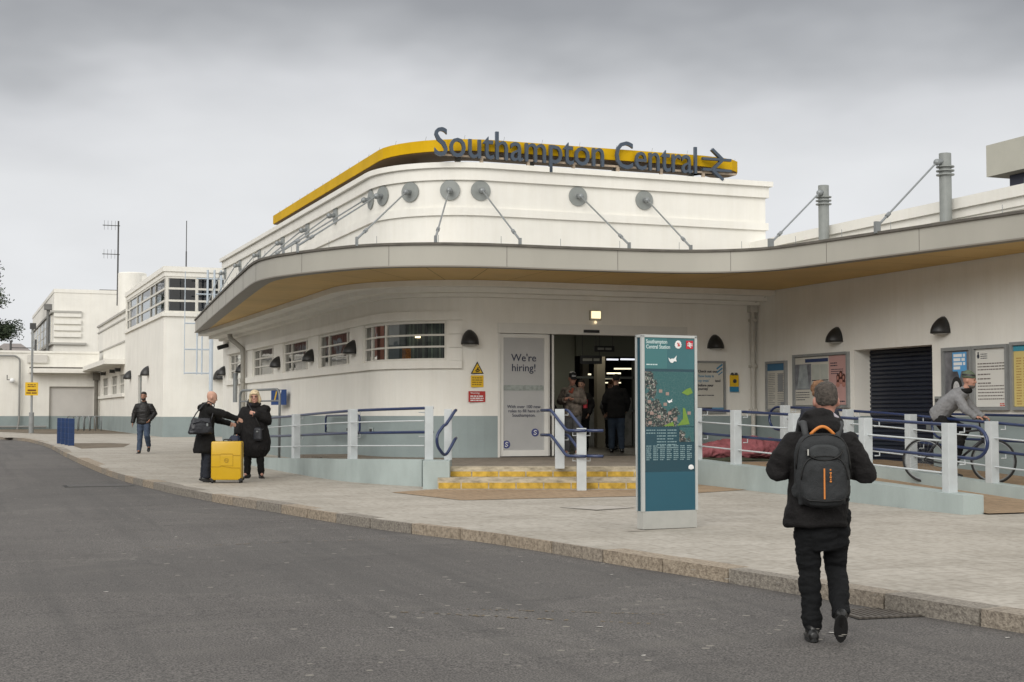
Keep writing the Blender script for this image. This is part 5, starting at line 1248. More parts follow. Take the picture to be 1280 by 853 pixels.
g = MB(); hp_ = [(cx-.078+.156*i/14, -.215-.012*math.sin(math.pi*i/14), 1.395+.052*math.sin(math.pi*i/14)) for i in range(15)]; g.tube(hp_, .0105, 10); g.build('carry_handle', ORG, bk, smooth=True)
g = MB(); g.box(cx-.009, cx+.001, -.3235, -.315, .975, 1.175); g.build('orange_zip', ORG, bk)
t_ = text('logo_lettering', 'BAGO', .03, ORG, bk, (cx+.032, -.3235, 1.155), rz=R(90), ext=.001, bold=.001); bpy.data.objects.remove(t_)
g = MB()
r = random.Random(2)
for i in range(5): g.box(cx+.030+.003*(i % 2), cx+.043-.003*(i % 2), -.3225, -.318, 1.085+i*.014, 1.095+i*.014)
g.ball((cx+.036, -.320, 1.166), .006, .003, .006); g.build('orange_mark', ORG, bk)
g = MB(); g.box(cx-.112, cx-.104, -.325, -.31, 1.26, 1.30); g.build('zip_pull', LAMPG, bk)
g = MB()
for s_ in (-1, 1): g.tube([(cx+s_*.10, -.18, 1.36), (s_*.12, -.11, 1.465), (s_*.125, .02, 1.475), (s_*.13, .13, 1.38), (s_*.15, .155, 1.2), (s_*.19, .10, 1.0), (s_*.17, -.1, .96)], [.02, .026, .026, .024, .02, .01, .01], 8)
g.build('shoulder_strap', mat('strap_grey', (.05, .052, .054), .8, .2, 20), bk, smooth=True)

# --- person ahead of him, further off
P = dict(neck=(0, .01, 1.49), head=dict(yaw=0, pitch=-4), shL=(-.19, 0, 1.40), elL=(-.22, -.04, 1.12), wrL=(-.21, .06, .88), shR=(.19, 0, 1.40), elR=(.22, .02, 1.12), wrR=(.21, .10, .90),
    hipL=(-.09, 0, .9), knL=(-.09, .06, .49), anL=(-.09, .12, .09), hipR=(.09, 0, .9), knR=(.09, -.02, .49), anR=(.09, -.14, .11))
o, M = human('person with curly brown hair walking ahead of the backpack man, nearly hidden by him', (9.80, 15.0, .24), heading(.42, .9), 1.69, P, (.48, .27, .2), .012)
trousers(o, P, TRO, vox=.016); shoes(o, P, SHOE)
jacket(o, P, mat('navy_coat', (.014, .016, .026), .8, .2, 6), [(.75, .20, .14, 0, 0), (.95, .19, .13, 0, 0), (1.2, .19, .13, 0, 0), (1.36, .19, .12, 0, 0), (1.43, .12, .09, 0, 0)], vox=.015)
hair(o, M, mat('curly_brown_hair', (.20, .11, .06), .85, .5, 40, .4, 60, dark=(.09, .045, .025)), 'curly', 7)

# --- bald man with shoulder bag, reaching out to the woman
P = dict(neck=(0, .05, 1.47), neckbase=(0, .01, 1.40), head=dict(yaw=0, pitch=-14), pelvis=(0, -.02, .93),
    shL=(-.19, .03, 1.38), elL=(-.24, .22, 1.18), wrL=(-.16, .46, 1.10), shR=(.19, .04, 1.39), elR=(.19, .31, 1.27), wrR=(.10, .54, 1.19),
    handR=dict(n=(-1, 0, -.3), curl=.25, d=(-.1, 1, -.35)), handL=dict(n=(1, 0, 0), curl=.6),
    hipL=(-.09, -.02, .9), knL=(-.09, .01, .49), anL=(-.09, -.02, .09), hipR=(.09, -.02, .9), knR=(.09, .03, .49), anR=(.09, .0, .09))
bald, M = human('bald man in long black coat reaching toward the woman beside a yellow suitcase', (4.19, 26.0, .335), hdg(.93, .36), 1.645, P, (.52, .30, .22), .010)
trousers(bald, P, mat('dark_navy_trousers', (.014, .017, .026), .85, .2, 8), (.105, .085, .075, .07), vox=.014); shoes(bald, P, SHOE, RUB)
def ex(g): g.ball((0, -.10, 1.40), .11, .07, .07); g.tube([(-.09, .03, 1.45), (0, -.06, 1.47), (.09, .03, 1.45)], .04, 10)
jacket(bald, P, BLK, [(.545, .225, .21, 0, -.02), (.60, .232, .225, 0, -.02), (.80, .205, .185, 0, -.02), (1.02, .185, .15, 0, -.015), (1.2, .20, .15, 0, 0), (1.34, .20, .135, 0, .02), (1.42, .12, .10, 0, .02)], (.078, .066, .052), .0125, .013, (8, 8, 4), 3, extra=ex)
bg_ = empty('shoulder_bag', (4.19, 26.0, .335), hdg(.93, .36), 'black leather holdall hanging behind the bald man from his shoulder', 'bag')
g = MB(); g.loft([((.26, -.15, .845), (.05, 0, 0), (0, .19, 0)), ((.27, -.15, .87), (.085, 0, 0), (0, .215, 0)), ((.27, -.14, 1.02), (.08, 0, 0), (0, .19, 0)), ((.26, -.13, 1.13), (.03, 0, 0), (0, .155, 0))], 22, sq=3)
link_mesh('bag_body', remesh(g, .011, 2, .009, (9, 9, 9), 2, .004), mat('bag_leather', (.012, .013, .018), .4, .3, 6, .2, 50, spec=.5), bg_)
g = MB(); g.tube([(.27, -.31, 1.07), (.245, -.22, 1.22), (.19, -.09, 1.37), (.12, .01, 1.43), (.15, .11, 1.37), (.235, .07, 1.2), (.27, .03, 1.07)], .011, 8); g.tube([(.345, -.30, 1.03), (.36, -.15, 1.09), (.345, .0, 1.03)], .01, 6); g.build('strap', MATS['bag_leather'], bg_, smooth=True)
g = MB(); g.box(.352, .362, -.06, -.03, .99, 1.04); g.build('buckle', GALV, bg_)
# --- blonde woman
P = dict(neck=(-.03, .03, 1.48), neckbase=(0, 0, 1.40), head=dict(yaw=8, pitch=-10, roll=4),
    shL=(-.18, .0, 1.37), elL=(-.30, .05, 1.14), wrL=(-.10, .20, 1.27), handL=dict(n=(.3, -1, .2), d=(1, .1, .2), curl=.7),
    shR=(.19, .0, 1.37), elR=(.27, .03, 1.10), wrR=(.30, .12, .88), handR=dict(n=(-1, 0, 0), curl=.9),
    hipL=(-.10, 0, .9), knL=(-.13, .03, .49), anL=(-.15, 0, .09), toeL=(-.09, .13, -.05), hipR=(.10, 0, .9), knR=(.12, .03, .49), anR=(.13, .02, .09), toeR=(.06, .15, -.05))
wom, M = human('smiling blonde woman in glasses and big black coat, facing the camera', (5.25, 27.05, .34), hdg(-.15, -1), 1.66, P, (.55, .30, .23), .009)
trousers(wom, P, BLK, (.10, .082, .062, .05), vox=.014); shoes(wom, P, SHOE, RUB)
def ex(g): g.tube([(-.10, .03, 1.44), (-.03, .09, 1.43), (.06, .08, 1.44), (.10, .0, 1.46)], .055, 12); g.ball((-.2, -.02, 1.36), .12, .12, .09)
jacket(wom, P, BLK2, [(.40, .10, .10, -.03, 0), (.44, .20, .17, -.03, 0), (.56, .285, .215, -.035, 0), (.70, .30, .225, -.03, 0), (.88, .275, .21, -.01, 0), (1.08, .25, .185, 0, 0), (1.22, .25, .17, 0, 0), (1.34, .21, .14, 0, 0), (1.42, .12, .1, 0, 0)], (.105, .10, .066), .0125, .016, (8, 8, 3.5), 9, extra=ex, disp2=.008)
hair(wom, M, mat('blonde_hair', (.62, .50, .32), .6, .35, 20, .3, 60, stretch=(3, 3, 1)), 'bob', 1)
g = MB()
for s_ in (-1, 1): g.tube([(s_*.032+.024*math.cos(a), .104, 1.636+.019*math.sin(a)) for a in [2*math.pi*i/14 for i in range(14)]], .003, 6, closed=True); g.tube([(s_*.056, .103, 1.64), (s_*.076, .03, 1.645)], .004, 5)
g.tube([(-.01, .106, 1.64), (.01, .106, 1.64)], .004, 5); transformed(g, M).build('glasses', BLACK, wom)
g = MB(); g.tube([(-.08, .06, 1.435), (-.02, .10, 1.43), (.06, .09, 1.44), (.09, .0, 1.47), (0, -.08, 1.48), (-.09, -.02, 1.46)], .042, 12, closed=True); g.build('scarf', mat('dark_scarf', (.022, .022, .035), .9, .4, 12, .3, 60), wom, smooth=True)
cb = empty('crossbody_bag', (5.25, 27.05, .34), hdg(-.15, -1), 'small black crossbody bag at the blonde woman\'s hip', 'bag')
g = MB(); g.loft([((-.15, .235, .70), (.06, 0, 0), (0, .035, 0)), ((-.15, .24, .73), (.085, 0, 0), (0, .045, 0)), ((-.15, .23, .92), (.075, 0, 0), (0, .04, 0)), ((-.15, .22, .95), (.05, 0, 0), (0, .02, 0))], 18, sq=3); link_mesh('bag_body', remesh(g, .01, 2), MATS['bag_leather'], cb)
g = MB(); g.tube([(-.20, .23, .93), (-.06, .21, 1.2), (.10, .12, 1.42), (.12, .0, 1.47), (.05, -.16, 1.35), (-.2, -.2, 1.0), (-.22, .2, .9)], .012, 8); g.build('strap', SHOE, cb, smooth=True); MB().box(-.17, -.13, .28, .287, .86, .885).build('clasp', GALV, cb)
hb = empty('rucksack', (5.25, 27.05, .34), hdg(-.15, -1), 'dark blue rucksack held in the blonde woman\'s right hand', 'backpack')
g = MB(); g.loft([((.33, .17, .46), (.10, 0, 0), (0, .07, 0)), ((.33, .17, .50), (.135, 0, 0), (0, .09, 0)), ((.33, .16, .70), (.13, 0, 0), (0, .09, 0)), ((.32, .15, .80), (.07, 0, 0), (0, .05, 0))], 22, sq=2.8); link_mesh('bag_body', remesh(g, .011, 2, .008, (9, 9, 9), 1), mat('navy_nylon', (.016, .021, .045), .6, .25, 8), hb)
g = MB(); g.tube([(.27, .15, .77), (.29, .14, .86), (.32, .14, .87), (.36, .15, .78)], .01, 6); g.tube([(.24, .24, .74), (.22, .27, .62), (.25, .26, .5)], .014, 6); g.build('strap', SHOE, hb, smooth=True); g = MB(); g.ball((.34, .262, .66), .03, .006, .03); g.build('pale_patch', mat('patch', (.3, .35, .42), .6), hb)
# --- yellow suitcase
SC = mat('yellow_case', (.56, .34, .008), .32, .06, 3, spec=.5)
sc = empty('suitcase', (4.50, 25.62, gz(4.5, 25.62)+.12), hdg(1, .02)+0, 'large yellow hard shell suitcase on four wheels on the pavement', 'suitcase'); sc.rotation_euler = (0, 0, math.atan2(RT.y, RT.x)+R(2))
MB().box(-.265, .265, -.155, .155, .055, .735, None, .035).build('shell', SC, sc, smooth='auto')
g = MB()
for a, b in (((-.25, .50), (-.10, .50)), ((-.10, .50), (-.085, .515)), ((-.085, .515), (.11, .515)), ((.11, .515), (.125, .49)), ((.125, .49), (.25, .49)), ((-.25, .29), (-.10, .29)), ((-.10, .29), (-.085, .305)), ((-.08, .305), (.10, .27)), ((.1, .27), (.25, .27)), ((-.10, .32), (-.10, .49)), ((.12, .3), (.12, .49))):
    g.tube([(a[0], -.156, a[1]), (b[0], -.156, b[1])], .006, 6)
g.build('moulded_groove', mat('yellow_groove', (.38, .22, .008), .4), sc)
MB().box(-.10, .12, -.163, -.155, .31, .485, None, .003).build('raised_panel', SC, sc)
MB().tube([(.035*math.cos(a)+.01, -.166, .40+.035*math.sin(a)) for a in [2*math.pi*i/20 for i in range(20)]], .004, 6, closed=True).build('round_emblem', mat('gold_emblem', (.32, .2, .02), .4), sc)
g = MB(); g.tube([(-.005, -.166, .385), (-.005, -.166, .415), (.025, -.166, .385), (.025, -.166, .415)], .004, 6); g.build('emblem_mark', MATS['gold_emblem'], sc)
g = MB()
for x in (-.25, .25):
    for y in (-.12, .12): g.box(x-.03, x+.03, y-.03, y+.03, .045, .09)
g.build('corner_guard', BLACK, sc)
for x in (-.24, .24):
    for y in (-.12, .12): MB().tube([(x-.014, y, .03), (x+.014, y, .03)], .03, 14).build('wheel', RUB, sc)
g = MB(); g.tube([(-.07, 0, .73), (-.065, 0, .765), (.065, 0, .765), (.07, 0, .73)], .012, 8); g.build('handle', BLACK, sc)
g = MB(); g.box(-.268, -.262, -.01, .01, .1, .7); g.box(.262, .268, -.01, .01, .1, .7); g.build('side_seam', BLACK, sc)
# --- man walking toward the camera, far left
P = dict(neck=(0, .02, 1.49), head=dict(yaw=-4, pitch=-6), shL=(-.20, 0, 1.39), elL=(-.30, -.02, 1.12), wrL=(-.20, .12, .96), shR=(.20, 0, 1.39), elR=(.27, -.03, 1.12), wrR=(.30, .02, .88),
    handR=dict(n=(-1, 0, 0), curl=.4), hipL=(-.09, 0, .9), knL=(-.12, .12, .50), anL=(-.13, -.10, .22), toeL=(-.01, .11, -.115), hipR=(.09, 0, .9), knR=(.09, .04, .49), anR=(.10, .10, .09), toeR=(.02, .16, -.04))
far, M = human('bearded man in black puffer jacket and blue jeans walking toward the camera', (5.0, 42.0, .42), hdg(.05, -1), 1.76, P, (.36, .19, .13), .012)
trousers(far, P, mat('blue_jeans', (.045, .065, .105), .85, .35, 7, .2, 60), (.10, .08, .065, .055), vox=.014); shoes(far, P, SHOE)
jacket(far, P, mat('puffer_nylon', (.011, .010, .010), .5, .25, 5), [(.83, .17, .12, 0, 0), (.86, .20, .14, 0, 0), (1.0, .195, .14, 0, 0), (1.2, .21, .15, 0, 0), (1.34, .20, .13, 0, 0), (1.43, .11, .09, 0, 0)], (.08, .07, .055), .013, .006, (3, 3, 30), 4, disp2=.008)
hair(far, M, mat('dark_hair', (.02, .016, .013), .7, .3, 30), 'crop', 1)
g = MB(); g.loft([((0, .052, 1.508), (.026, 0, 0), (0, .03, 0)), ((0, .045, 1.53), (.052, 0, 0), (0, .06, 0)), ((0, .03, 1.56), (.064, 0, 0), (0, .079, 0)), ((0, .015, 1.59), (.066, 0, 0), (0, .078, 0))], 18); transformed(g, M); link_mesh('beard', remesh(g, .01, 1), mat('beard_dark', (.035, .025, .02), .9), far)

# --- people in the doorway
P = dict(neck=(0, .03, 1.48), head=dict(yaw=28, pitch=-22), shL=(-.19, 0, 1.39), elL=(-.26, .02, 1.12), wrL=(-.10, .24, 1.16), shR=(.19, 0, 1.39), elR=(.27, .0, 1.12), wrR=(.10, .25, 1.15), handL=dict(n=(.5, 0, .8), curl=.7), handR=dict(n=(-.5, 0, .8), curl=.7),
    hipL=(-.09, 0, .9), knL=(-.10, .03, .49), anL=(-.10, 0, .09), hipR=(.09, 0, .9), knR=(.10, .05, .49), anR=(.11, .04, .09))
dm, M = human('man in black cap and camouflage jacket looking at his phone in the doorway', (12.25, 28.15, .665), hdg(-.35, -1), 1.78, P, (.42, .22, .16), .011)
trousers(dm, P, mat('grey_trousers', (.09, .09, .092), .9, .2, 8), vox=.014); shoes(dm, P, mat('white_trainer', (.5, .5, .5), .6), RUB)
jacket(dm, P, mat('camouflage_cloth', (.17, .14, .115), .9, .9, 9, .2, 50, dark=(.025, .024, .02)), [(.80, .20, .14, 0, 0), (1.0, .20, .145, 0, 0), (1.2, .205, .145, 0, 0), (1.34, .20, .13, 0, 0), (1.43, .11, .09, 0, 0)], (.08, .072, .055), .013, .012, (8, 8, 8), 5)
g = MB(); g.loft([((0, -.002, 1.675), (.082, 0, 0), (0, .105, 0)), ((0, -.004, 1.72), (.080, 0, 0), (0, .10, 0)), ((0, -.006, 1.76), (.06, 0, 0), (0, .075, 0)), ((0, -.006, 1.778), (.02, 0, 0), (0, .02, 0))], 22); g.loft([((0, .09, 1.683), (.07, 0, 0), (0, 0, .008)), ((0, .15, 1.678), (.06, 0, 0), (0, 0, .006)), ((0, .175, 1.672), (.03, 0, 0), (0, 0, .004))], 16)
transformed(g, M); cap = g.build('cap', BLACK, dm, smooth='auto'); g = MB(); lines(g, -.04, .04, 1.735, 1, .03, .016, .106, 3); transformed(g, M).build('cap_badge', INKW, cap)
g = MB(); g.tube([(-.05, .13, 1.40), (-.02, .135, 1.30), (.03, .135, 1.34)], .03, 8); g.build('red_shirt', mat('rust_cloth', (.28, .07, .04), .9), dm, smooth=True)
ph = empty('phone', (12.25, 28.15, .665), hdg(-.35, -1), 'dark phone held in the hands of the man in the cap', 'phone'); g = MB(); g.box(-.035, .035, .33, .34, 1.16, 1.30, None, .003); g.build('phone_body', BLACK, ph)
bx = empty('satchel', (12.25, 28.15, .665), hdg(-.35, -1), 'small red bag at the hip of the man in the cap', 'bag'); g = MB(); g.loft([((-.27, -.05, 1.0), (.04, 0, 0), (0, .05, 0)), ((-.27, -.05, 1.18), (.045, 0, 0), (0, .06, 0))], 12, sq=3); g.build('bag_body', mat('red_cloth', (.35, .03, .04), .8), bx)
def bystander(label, loc, rz, H, jm, tm, hm, hk, v=.016):
    P = dict(neck=(0, .01, 1.49), head=dict(yaw=0, pitch=-4), shL=(-.19, 0, 1.40), elL=(-.25, -.02, 1.12), wrL=(-.22, .12, .92), shR=(.19, 0, 1.40), elR=(.25, -.02, 1.12), wrR=(.22, .14, .95),
        hipL=(-.09, 0, .9), knL=(-.10, .04, .49), anL=(-.11, 0, .09), hipR=(.09, 0, .9), knR=(.10, .0, .49), anR=(.12, -.03, .09))
    o, M = human(label, loc, rz, H, P, (.45, .26, .19), .013); trousers(o, P, tm, vox=v); shoes(o, P, SHOE)
    jacket(o, P, jm, [(.76, .20, .14, 0, 0), (.95, .20, .14, 0, 0), (1.2, .205, .14, 0, 0), (1.35, .19, .13, 0, 0), (1.43, .11, .09, 0, 0)], (.08, .07, .055), v); hair(o, M, hm, hk, 3); return o
bystander('person with pale blonde hair in dark coat, partly behind the left door edge', (11.72, 28.25, .665), hdg(.8, .3), 1.66, BLK, TRO, mat('ash_blonde_hair', (.42, .38, .29), .7, .3, 20), 'bob')
bystander('person in black coat and jeans with back turned, at the right inside the doorway', (14.1, 29.9, .665), hdg(.1, 1), 1.80, BLK, mat('dark_jeans', (.03, .045, .07), .9, .2, 8), MATS['dark_hair'], 'crop')
bystander('person in dark clothes standing deeper in the concourse behind the capped man', (13.55, 30.6, .665), hdg(-.4, -1), 1.68, BLK2, TRO, MATS['dark_hair'], 'crop')
bystander('person in grey top far inside the concourse under the strip lights', (15.9, 34.0, .665), hdg(.3, 1), 1.66, mat('grey_top', (.14, .14, .14), .9, .3, 8), TRO, MATS['dark_hair'], 'short')
bystander('person in brown jacket deep in the concourse beside the black coated figure', (15.0, 32.0, .665), hdg(-1, .2), 1.70, mat('brown_top', (.06, .045, .035), .9, .3, 8), TRO, MATS['curly_brown_hair'], 'short')

# ---------------------------------------------------------------- bicycle and rider
bh = (RT*.86-FW*.51).normalized()
fw_pt = Vector((15.42, 17.75))-RT*.62; rz_b = heading(bh.x, bh.y)
gb = .47
bo_ = fw_pt-bh*1.05        # rear axle
bi = empty('bicycle', (bo_.x, bo_.y, gb), rz_b, 'dark road bicycle being ridden along the upper ramp by the rider', 'bicycle')
RWH = .345
def wheel(y, name='wheel'):
    g = MB(); g.tube([(0, y+RWH*math.cos(a)*.955, RWH+RWH*.955*math.sin(a)) for a in [2*math.pi*i/40 for i in range(40)]], .017, 8, closed=True); w_ = g.build(name, RUB, bi, smooth=True)
    g = MB(); g.tube([(0, y+.305*math.cos(a), RWH+.305*math.sin(a)) for a in [2*math.pi*i/40 for i in range(40)]], .010, 6, closed=True); g.build('rim', GALV, w_, smooth=True)
    g = MB(); g.tube([(-.035, y, RWH), (.035, y, RWH)], .02, 10)
    for i in range(24): a = 2*math.pi*i/24; g.tube([(.03*(-1)**i, y, RWH), (0, y+.3*math.cos(a), RWH+.3*math.sin(a))], .0016, 4, caps=False)
    g.build('spokes', GALV, w_)
wheel(0); wheel(1.05)
FR = mat('bike_frame', (.02, .02, .024), .35, spec=.5)
g = MB(); bb = (0, .43, .28); st_ = (0, .30, .80); hd1 = (0, .86, .82); hd2 = (0, .90, .68)
g.tube([bb, st_], .017, 8); g.tube([st_, (0, .27, .93)], .013, 8); g.tube([(0, .31, .77), hd1], .017, 8); g.tube([bb, hd2], .02, 8); g.tube([hd1, hd2], .02, 8)
for s_ in (-1, 1): g.tube([(s_*.02, .42, .28), (s_*.05, 0, RWH)], .010, 6); g.tube([(s_*.015, .31, .76), (s_*.05, 0, RWH)], .008, 6); g.tube([(s_*.03, .91, .67), (s_*.05, 1.05, RWH)], .012, 6)
g.build('frame', FR, bi, smooth=True)
g = MB(); g.loft([((0, .14, .94), (.06, 0, 0), (0, 0, .02)), ((0, .26, .945), (.055, 0, 0), (0, 0, .025)), ((0, .40, .935), (.018, 0, 0), (0, 0, .015))], 14); g.build('saddle', BLACK, bi, smooth=True)
g = MB(); g.tube([(0, .86, .82), (0, .85, .93), (0, .91, .97)], .014, 8); g.tube(rounded([(-.23, .80, 1.0), (-.19, .90, 1.0), (0, .93, .97), (.19, .90, 1.0), (.23, .80, 1.0)], .06), .014, 8); g.build('handlebar', BLACK, bi, smooth=True)
g = MB(); g.tube([(-.06, .43, .28), (.06, .43, .28)], .025, 10); g.tube([(.05, .43, .28), (.055, .48, .12)], .009, 6); g.tube([(-.05, .43, .28), (-.055, .38, .44)], .009, 6); g.box(.05, .13, .44, .52, .105, .125); g.box(-.13, -.05, .34, .42, .43, .45)
g.tube([(.045+.0, .43+.085*math.cos(a), .28+.085*math.sin(a)) for a in [2*math.pi*i/24 for i in range(24)]], .005, 4, closed=True); g.build('crankset', DGREY, bi)
g = MB(); g.tube([(.045, .43, .365), (.045, 0, RWH+.035), (.045, -.035, RWH), (.045, 0, RWH-.035), (.045, .43, .195)], .004, 4); g.build('chain', DGREY, bi)
g = MB(); g.box(-.03, .03, .975, .985, .83, .87); g.build('headlamp_bracket', DGREY, bi); MB().box(-.05, .05, 1.0, 1.02, .80, .86).build('white_tag', INKW, bi)
P = dict(pelvis=(0, .25, 1.02), neckbase=(0, .60, 1.40), neck=(0, .68, 1.46), head=dict(yaw=0, pitch=-6),
    shL=(-.18, .58, 1.37), elL=(-.235, .70, 1.14), wrL=(-.22, .84, 1.03), shR=(.18, .58, 1.37), elR=(.235, .70, 1.13), wrR=(.22, .84, 1.03),
    handL=dict(n=(0, -.1, -1), d=(0, .9, -.2), curl=.9), handR=dict(n=(0, -.1, -1), d=(0, .9, -.2), curl=.9),
    hipL=(-.09, .25, .98), knL=(-.11, .63, .82), anL=(-.10, .40, .50), toeL=(0, .15, -.04), hipR=(.09, .25, .98), knR=(.10, .58, .63), anR=(.10, .44, .20), toeR=(0, .155, -.03))
rd, M = human('cyclist in grey jacket and striped green beanie leaning on the handlebars', (bo_.x, bo_.y, gb), rz_b, 1.75, P, (.42, .22, .16), .010)
P['tilt'] = [((0, .16, 1.00), (.15, 0, 0), (0, .06, -.10)), ((0, .22, 1.05), (.175, 0, 0), (0, .10, -.10)), ((0, .33, 1.17), (.185, 0, 0), (0, .11, -.09)), ((0, .47, 1.30), (.20, 0, 0), (0, .11, -.08)), ((0, .56, 1.38), (.19, 0, 0), (0, .09, -.08)), ((0, .62, 1.42), (.10, 0, 0), (0, .06, -.06))]
jacket(rd, P, mat('grey_jacket', (.20, .20, .205), .85, .2, 10, .3, 80), None, (.072, .062, .048), .0115, .009, (9, 9, 9), 2)
P2 = dict(P); trousers(rd, P2, BLK, (.105, .08, .06, .05), vox=.013); shoes(rd, P, SHOE)
g = MB(); g.loft([((0, -.002, 1.665), (.084, 0, 0), (0, .107, 0)), ((0, -.006, 1.70), (.084, 0, 0), (0, .106, 0)), ((0, -.012, 1.745), (.070, 0, 0), (0, .088, 0)), ((0, -.015, 1.78), (.035, 0, 0), (0, .045, 0)), ((0, -.015, 1.79), (.01, 0, 0), (0, .01, 0))], 24); transformed(g, M)
bn = g.build('beanie', mat('olive_knit', (.10, .125, .085), .95, .2, 30, .3, 120), rd, smooth=True)
g = MB(); g.loft([((0, -.005, 1.698), (.0865, 0, 0), (0, .1085, 0)), ((0, -.009, 1.725), (.081, 0, 0), (0, .101, 0))], 24, caps=False); transformed(g, M).build('beanie_stripe', BLACK, bn, smooth=True)
g = MB(); g.tube([(-.06, .60, 1.42), (-.05, .68, 1.425), (0, .71, 1.43), (.05, .68, 1.425), (.06, .60, 1.42), (0, .58, 1.43)], .045, 10); g.build('neck_warmer', BLK, rd, smooth=True)
g = MB(); g.loft([((0, .052, 1.508), (.024, 0, 0), (0, .028, 0)), ((0, .047, 1.53), (.048, 0, 0), (0, .058, 0)), ((0, .035, 1.555), (.06, 0, 0), (0, .076, 0))], 16); transformed(g, M); g.build('beard', mat('grey_beard', (.10, .085, .075), .9), rd, smooth=True)

# ---------------------------------------------------------------- things on the landing
sb = empty('sleeping_bag', (13.6, 24.2, .66), 0, 'crumpled pinkish red sleeping bag lying behind the ramp railing', 'sleeping bag')
g = MB(); g.loft([((12.5, 24.3, .72), (0, .15, 0), (0, 0, .05)), ((12.9, 24.4, .78), (0, .38, 0), (0, 0, .13)), ((13.5, 24.2, .83), (0, .45, 0), (0, 0, .17)), ((14.1, 24.0, .88), (0, .45, 0), (0, 0, .22)), ((14.5, 23.9, .86), (0, .4, 0), (0, 0, .2)), ((14.9, 23.8, .76), (0, .25, 0), (0, 0, .1))], 20)
me = remesh(g, .02, 2, .05, (5, 5, 7), 8, .03); me.transform(Matrix.Translation((-13.6, -24.2, -.66))); link_mesh('quilted_cover', me, mat('pink_quilt', (.26, .08, .09), .85, .3, 4, .4, 25), sb)
g = MB(); g.loft([((12.3, 24.0, .66), (.0, .2, 0), (0, 0, .03)), ((13.3, 23.8, .68), (0, .35, 0), (0, 0, .05)), ((14.3, 23.7, .67), (0, .3, 0), (0, 0, .03))], 14); me = remesh(g, .02, 1, .03, (5, 5, 5), 1); me.transform(Matrix.Translation((-13.6, -24.2, -.66))); link_mesh('dark_lining', me, mat('olive_lining', (.05, .055, .035), .9, .3, 6), sb)
e_ = empty('holdall', (13.0, 25.1, .66), R(10), 'black soft bag leaning behind the pink sleeping bag', 'bag')
g = MB(); g.loft([((0, 0, .02), (.36, 0, 0), (0, .2, 0)), ((0, 0, .2), (.38, 0, 0), (0, .2, 0)), ((.05, 0, .36), (.3, 0, 0), (0, .15, 0)), ((.08, 0, .44), (.12, 0, 0), (0, .07, 0))], 18, sq=2.6); link_mesh('bag_body', remesh(g, .018, 2, .03, (6, 6, 6), 4, .015), BLK2, e_)
g = MB(); g.tube([(-.2, -.05, .34), (-.1, -.08, .5), (.1, -.08, .52), (.2, -.05, .4)], .015, 6); g.build('handle', BLK, e_, smooth=True)
e_ = empty('litter_bin', (13.9, 26.6, .66), 0, 'black upright bin with pale floral panel against the front wall', 'bin')
MB().box(-.5, .38, -.22, .22, 0, .86, None, .02).build('bin_body', mat('bin_black', (.022, .023, .024), .45, .2, 5), e_); MB().box(.0, .3, -.226, -.221, .42, .78).build('floral_panel', mat('floral_print', (.10, .16, .07), .6, .8, 14), e_); MB().box(.02, .28, -.2265, -.222, .24, .42).build('pale_panel', mat('pale_floral', (.45, .38, .36), .6, .6, 20), e_)

# ================================================================ the left-hand buildings
SB = empty('corner_window_block', (8.62, 65.53, .3), 0, 'tall white block with a wraparound band of corner windows beyond the canopy', 'building')
SP = Path([(8.62, 81.2), (8.62, 65.53), (13.5, 65.53)])
sE = SP.s[-1]; sc_ = 81.2-65.53
holesB = [(.25, sc_-.0001, 6.08, 7.72), (sc_, sc_+4.7, 6.08, 7.72), (81.2-75.0, 81.2-73.4, .3, 3.5)]
wall(MB(), SP, 0, sE, 1.42, 8.12, .3, [(.25, sc_+4.7, 6.08, 7.72), (81.2-75.0, 81.2-73.4, 1.0, 3.5)]).build('wall', WHITE, SB, True)
wall(MB(), SP, 0, sE, .1, 1.42, .302, [(81.2-75.0, 81.2-73.4, .05, 1.6)]).build('painted_base', DADO, SB, True)
g = MB(); band(g, SP, 0, sE, -.3, .10, 5.92, 6.075); g.build('sill', WHITE, SB, True)
g = MB(); band(g, SP, 0, sE, -.31, .06, 7.93, 8.16); g.build('coping', WHITE, SB, True)
g = MB(); g.box(9.0, 13.5, 66.0, 81, 8.0, 8.1); g.box(9.0, 13.5, 66.0, 81, 5.9, 6.0); g.build('roof', MATS['roof_felt'], SB, True)
g = MB(); g.box(10.5, 10.6, 66.5, 81, 6.0, 8.0); g.box(10.0, 13.5, 68.5, 68.6, 6.0, 8.0); g.build('inner_wall', mat('blue_reflection_wall', (.045, .065, .11), .8, .3, 1), SB, True)  # dark blue wall colour stands in for bluish reflections in the panes
g = MB(); g.box(11.2, 12.6, 66.3, 68.3, 6.1, 6.8); g.build('desk', mat('pale_desk', (.3, .32, .34), .6), SB, True)
def grid_window(par, path, a, b, z0, z1, cols, name='window'):
    g = MB(); band(g, path, a, b, -.14, -.03, z0, z0+.09); band(g, path, a, b, -.14, -.03, z1-.09, z1)
    F_ = None
    for f_ in (1/3, 2/3): z = z0+(z1-z0)*f_; band(g, path, a, b, -.13, -.04, z-.045, z+.045)
    for c in cols: q = a+(b-a)*c; band(g, path, max(a, q-.06), min(b, q+.06), -.135, -.035, z0+.091, z1-.091)
    F_ = g.build(name, WINW, par, True)
    g = MB(); st = path.stops(a+.02, b-.02)
    for q0, q1 in zip(st, st[1:]):
        p0, p1 = path.at(q0, -.09), path.at(q1, -.09); g.face([(p0.x, p0.y, z0+.02), (p1.x, p1.y, z0+.02), (p1.x, p1.y, z1-.02), (p0.x, p0.y, z1-.02)])
    o = g.build('pane', GLASSD); o.parent = F_
grid_window(SB, SP, .25, sc_-.01, 6.08, 7.72, [0.004, .085, .30, .42, .66, .78, .996])
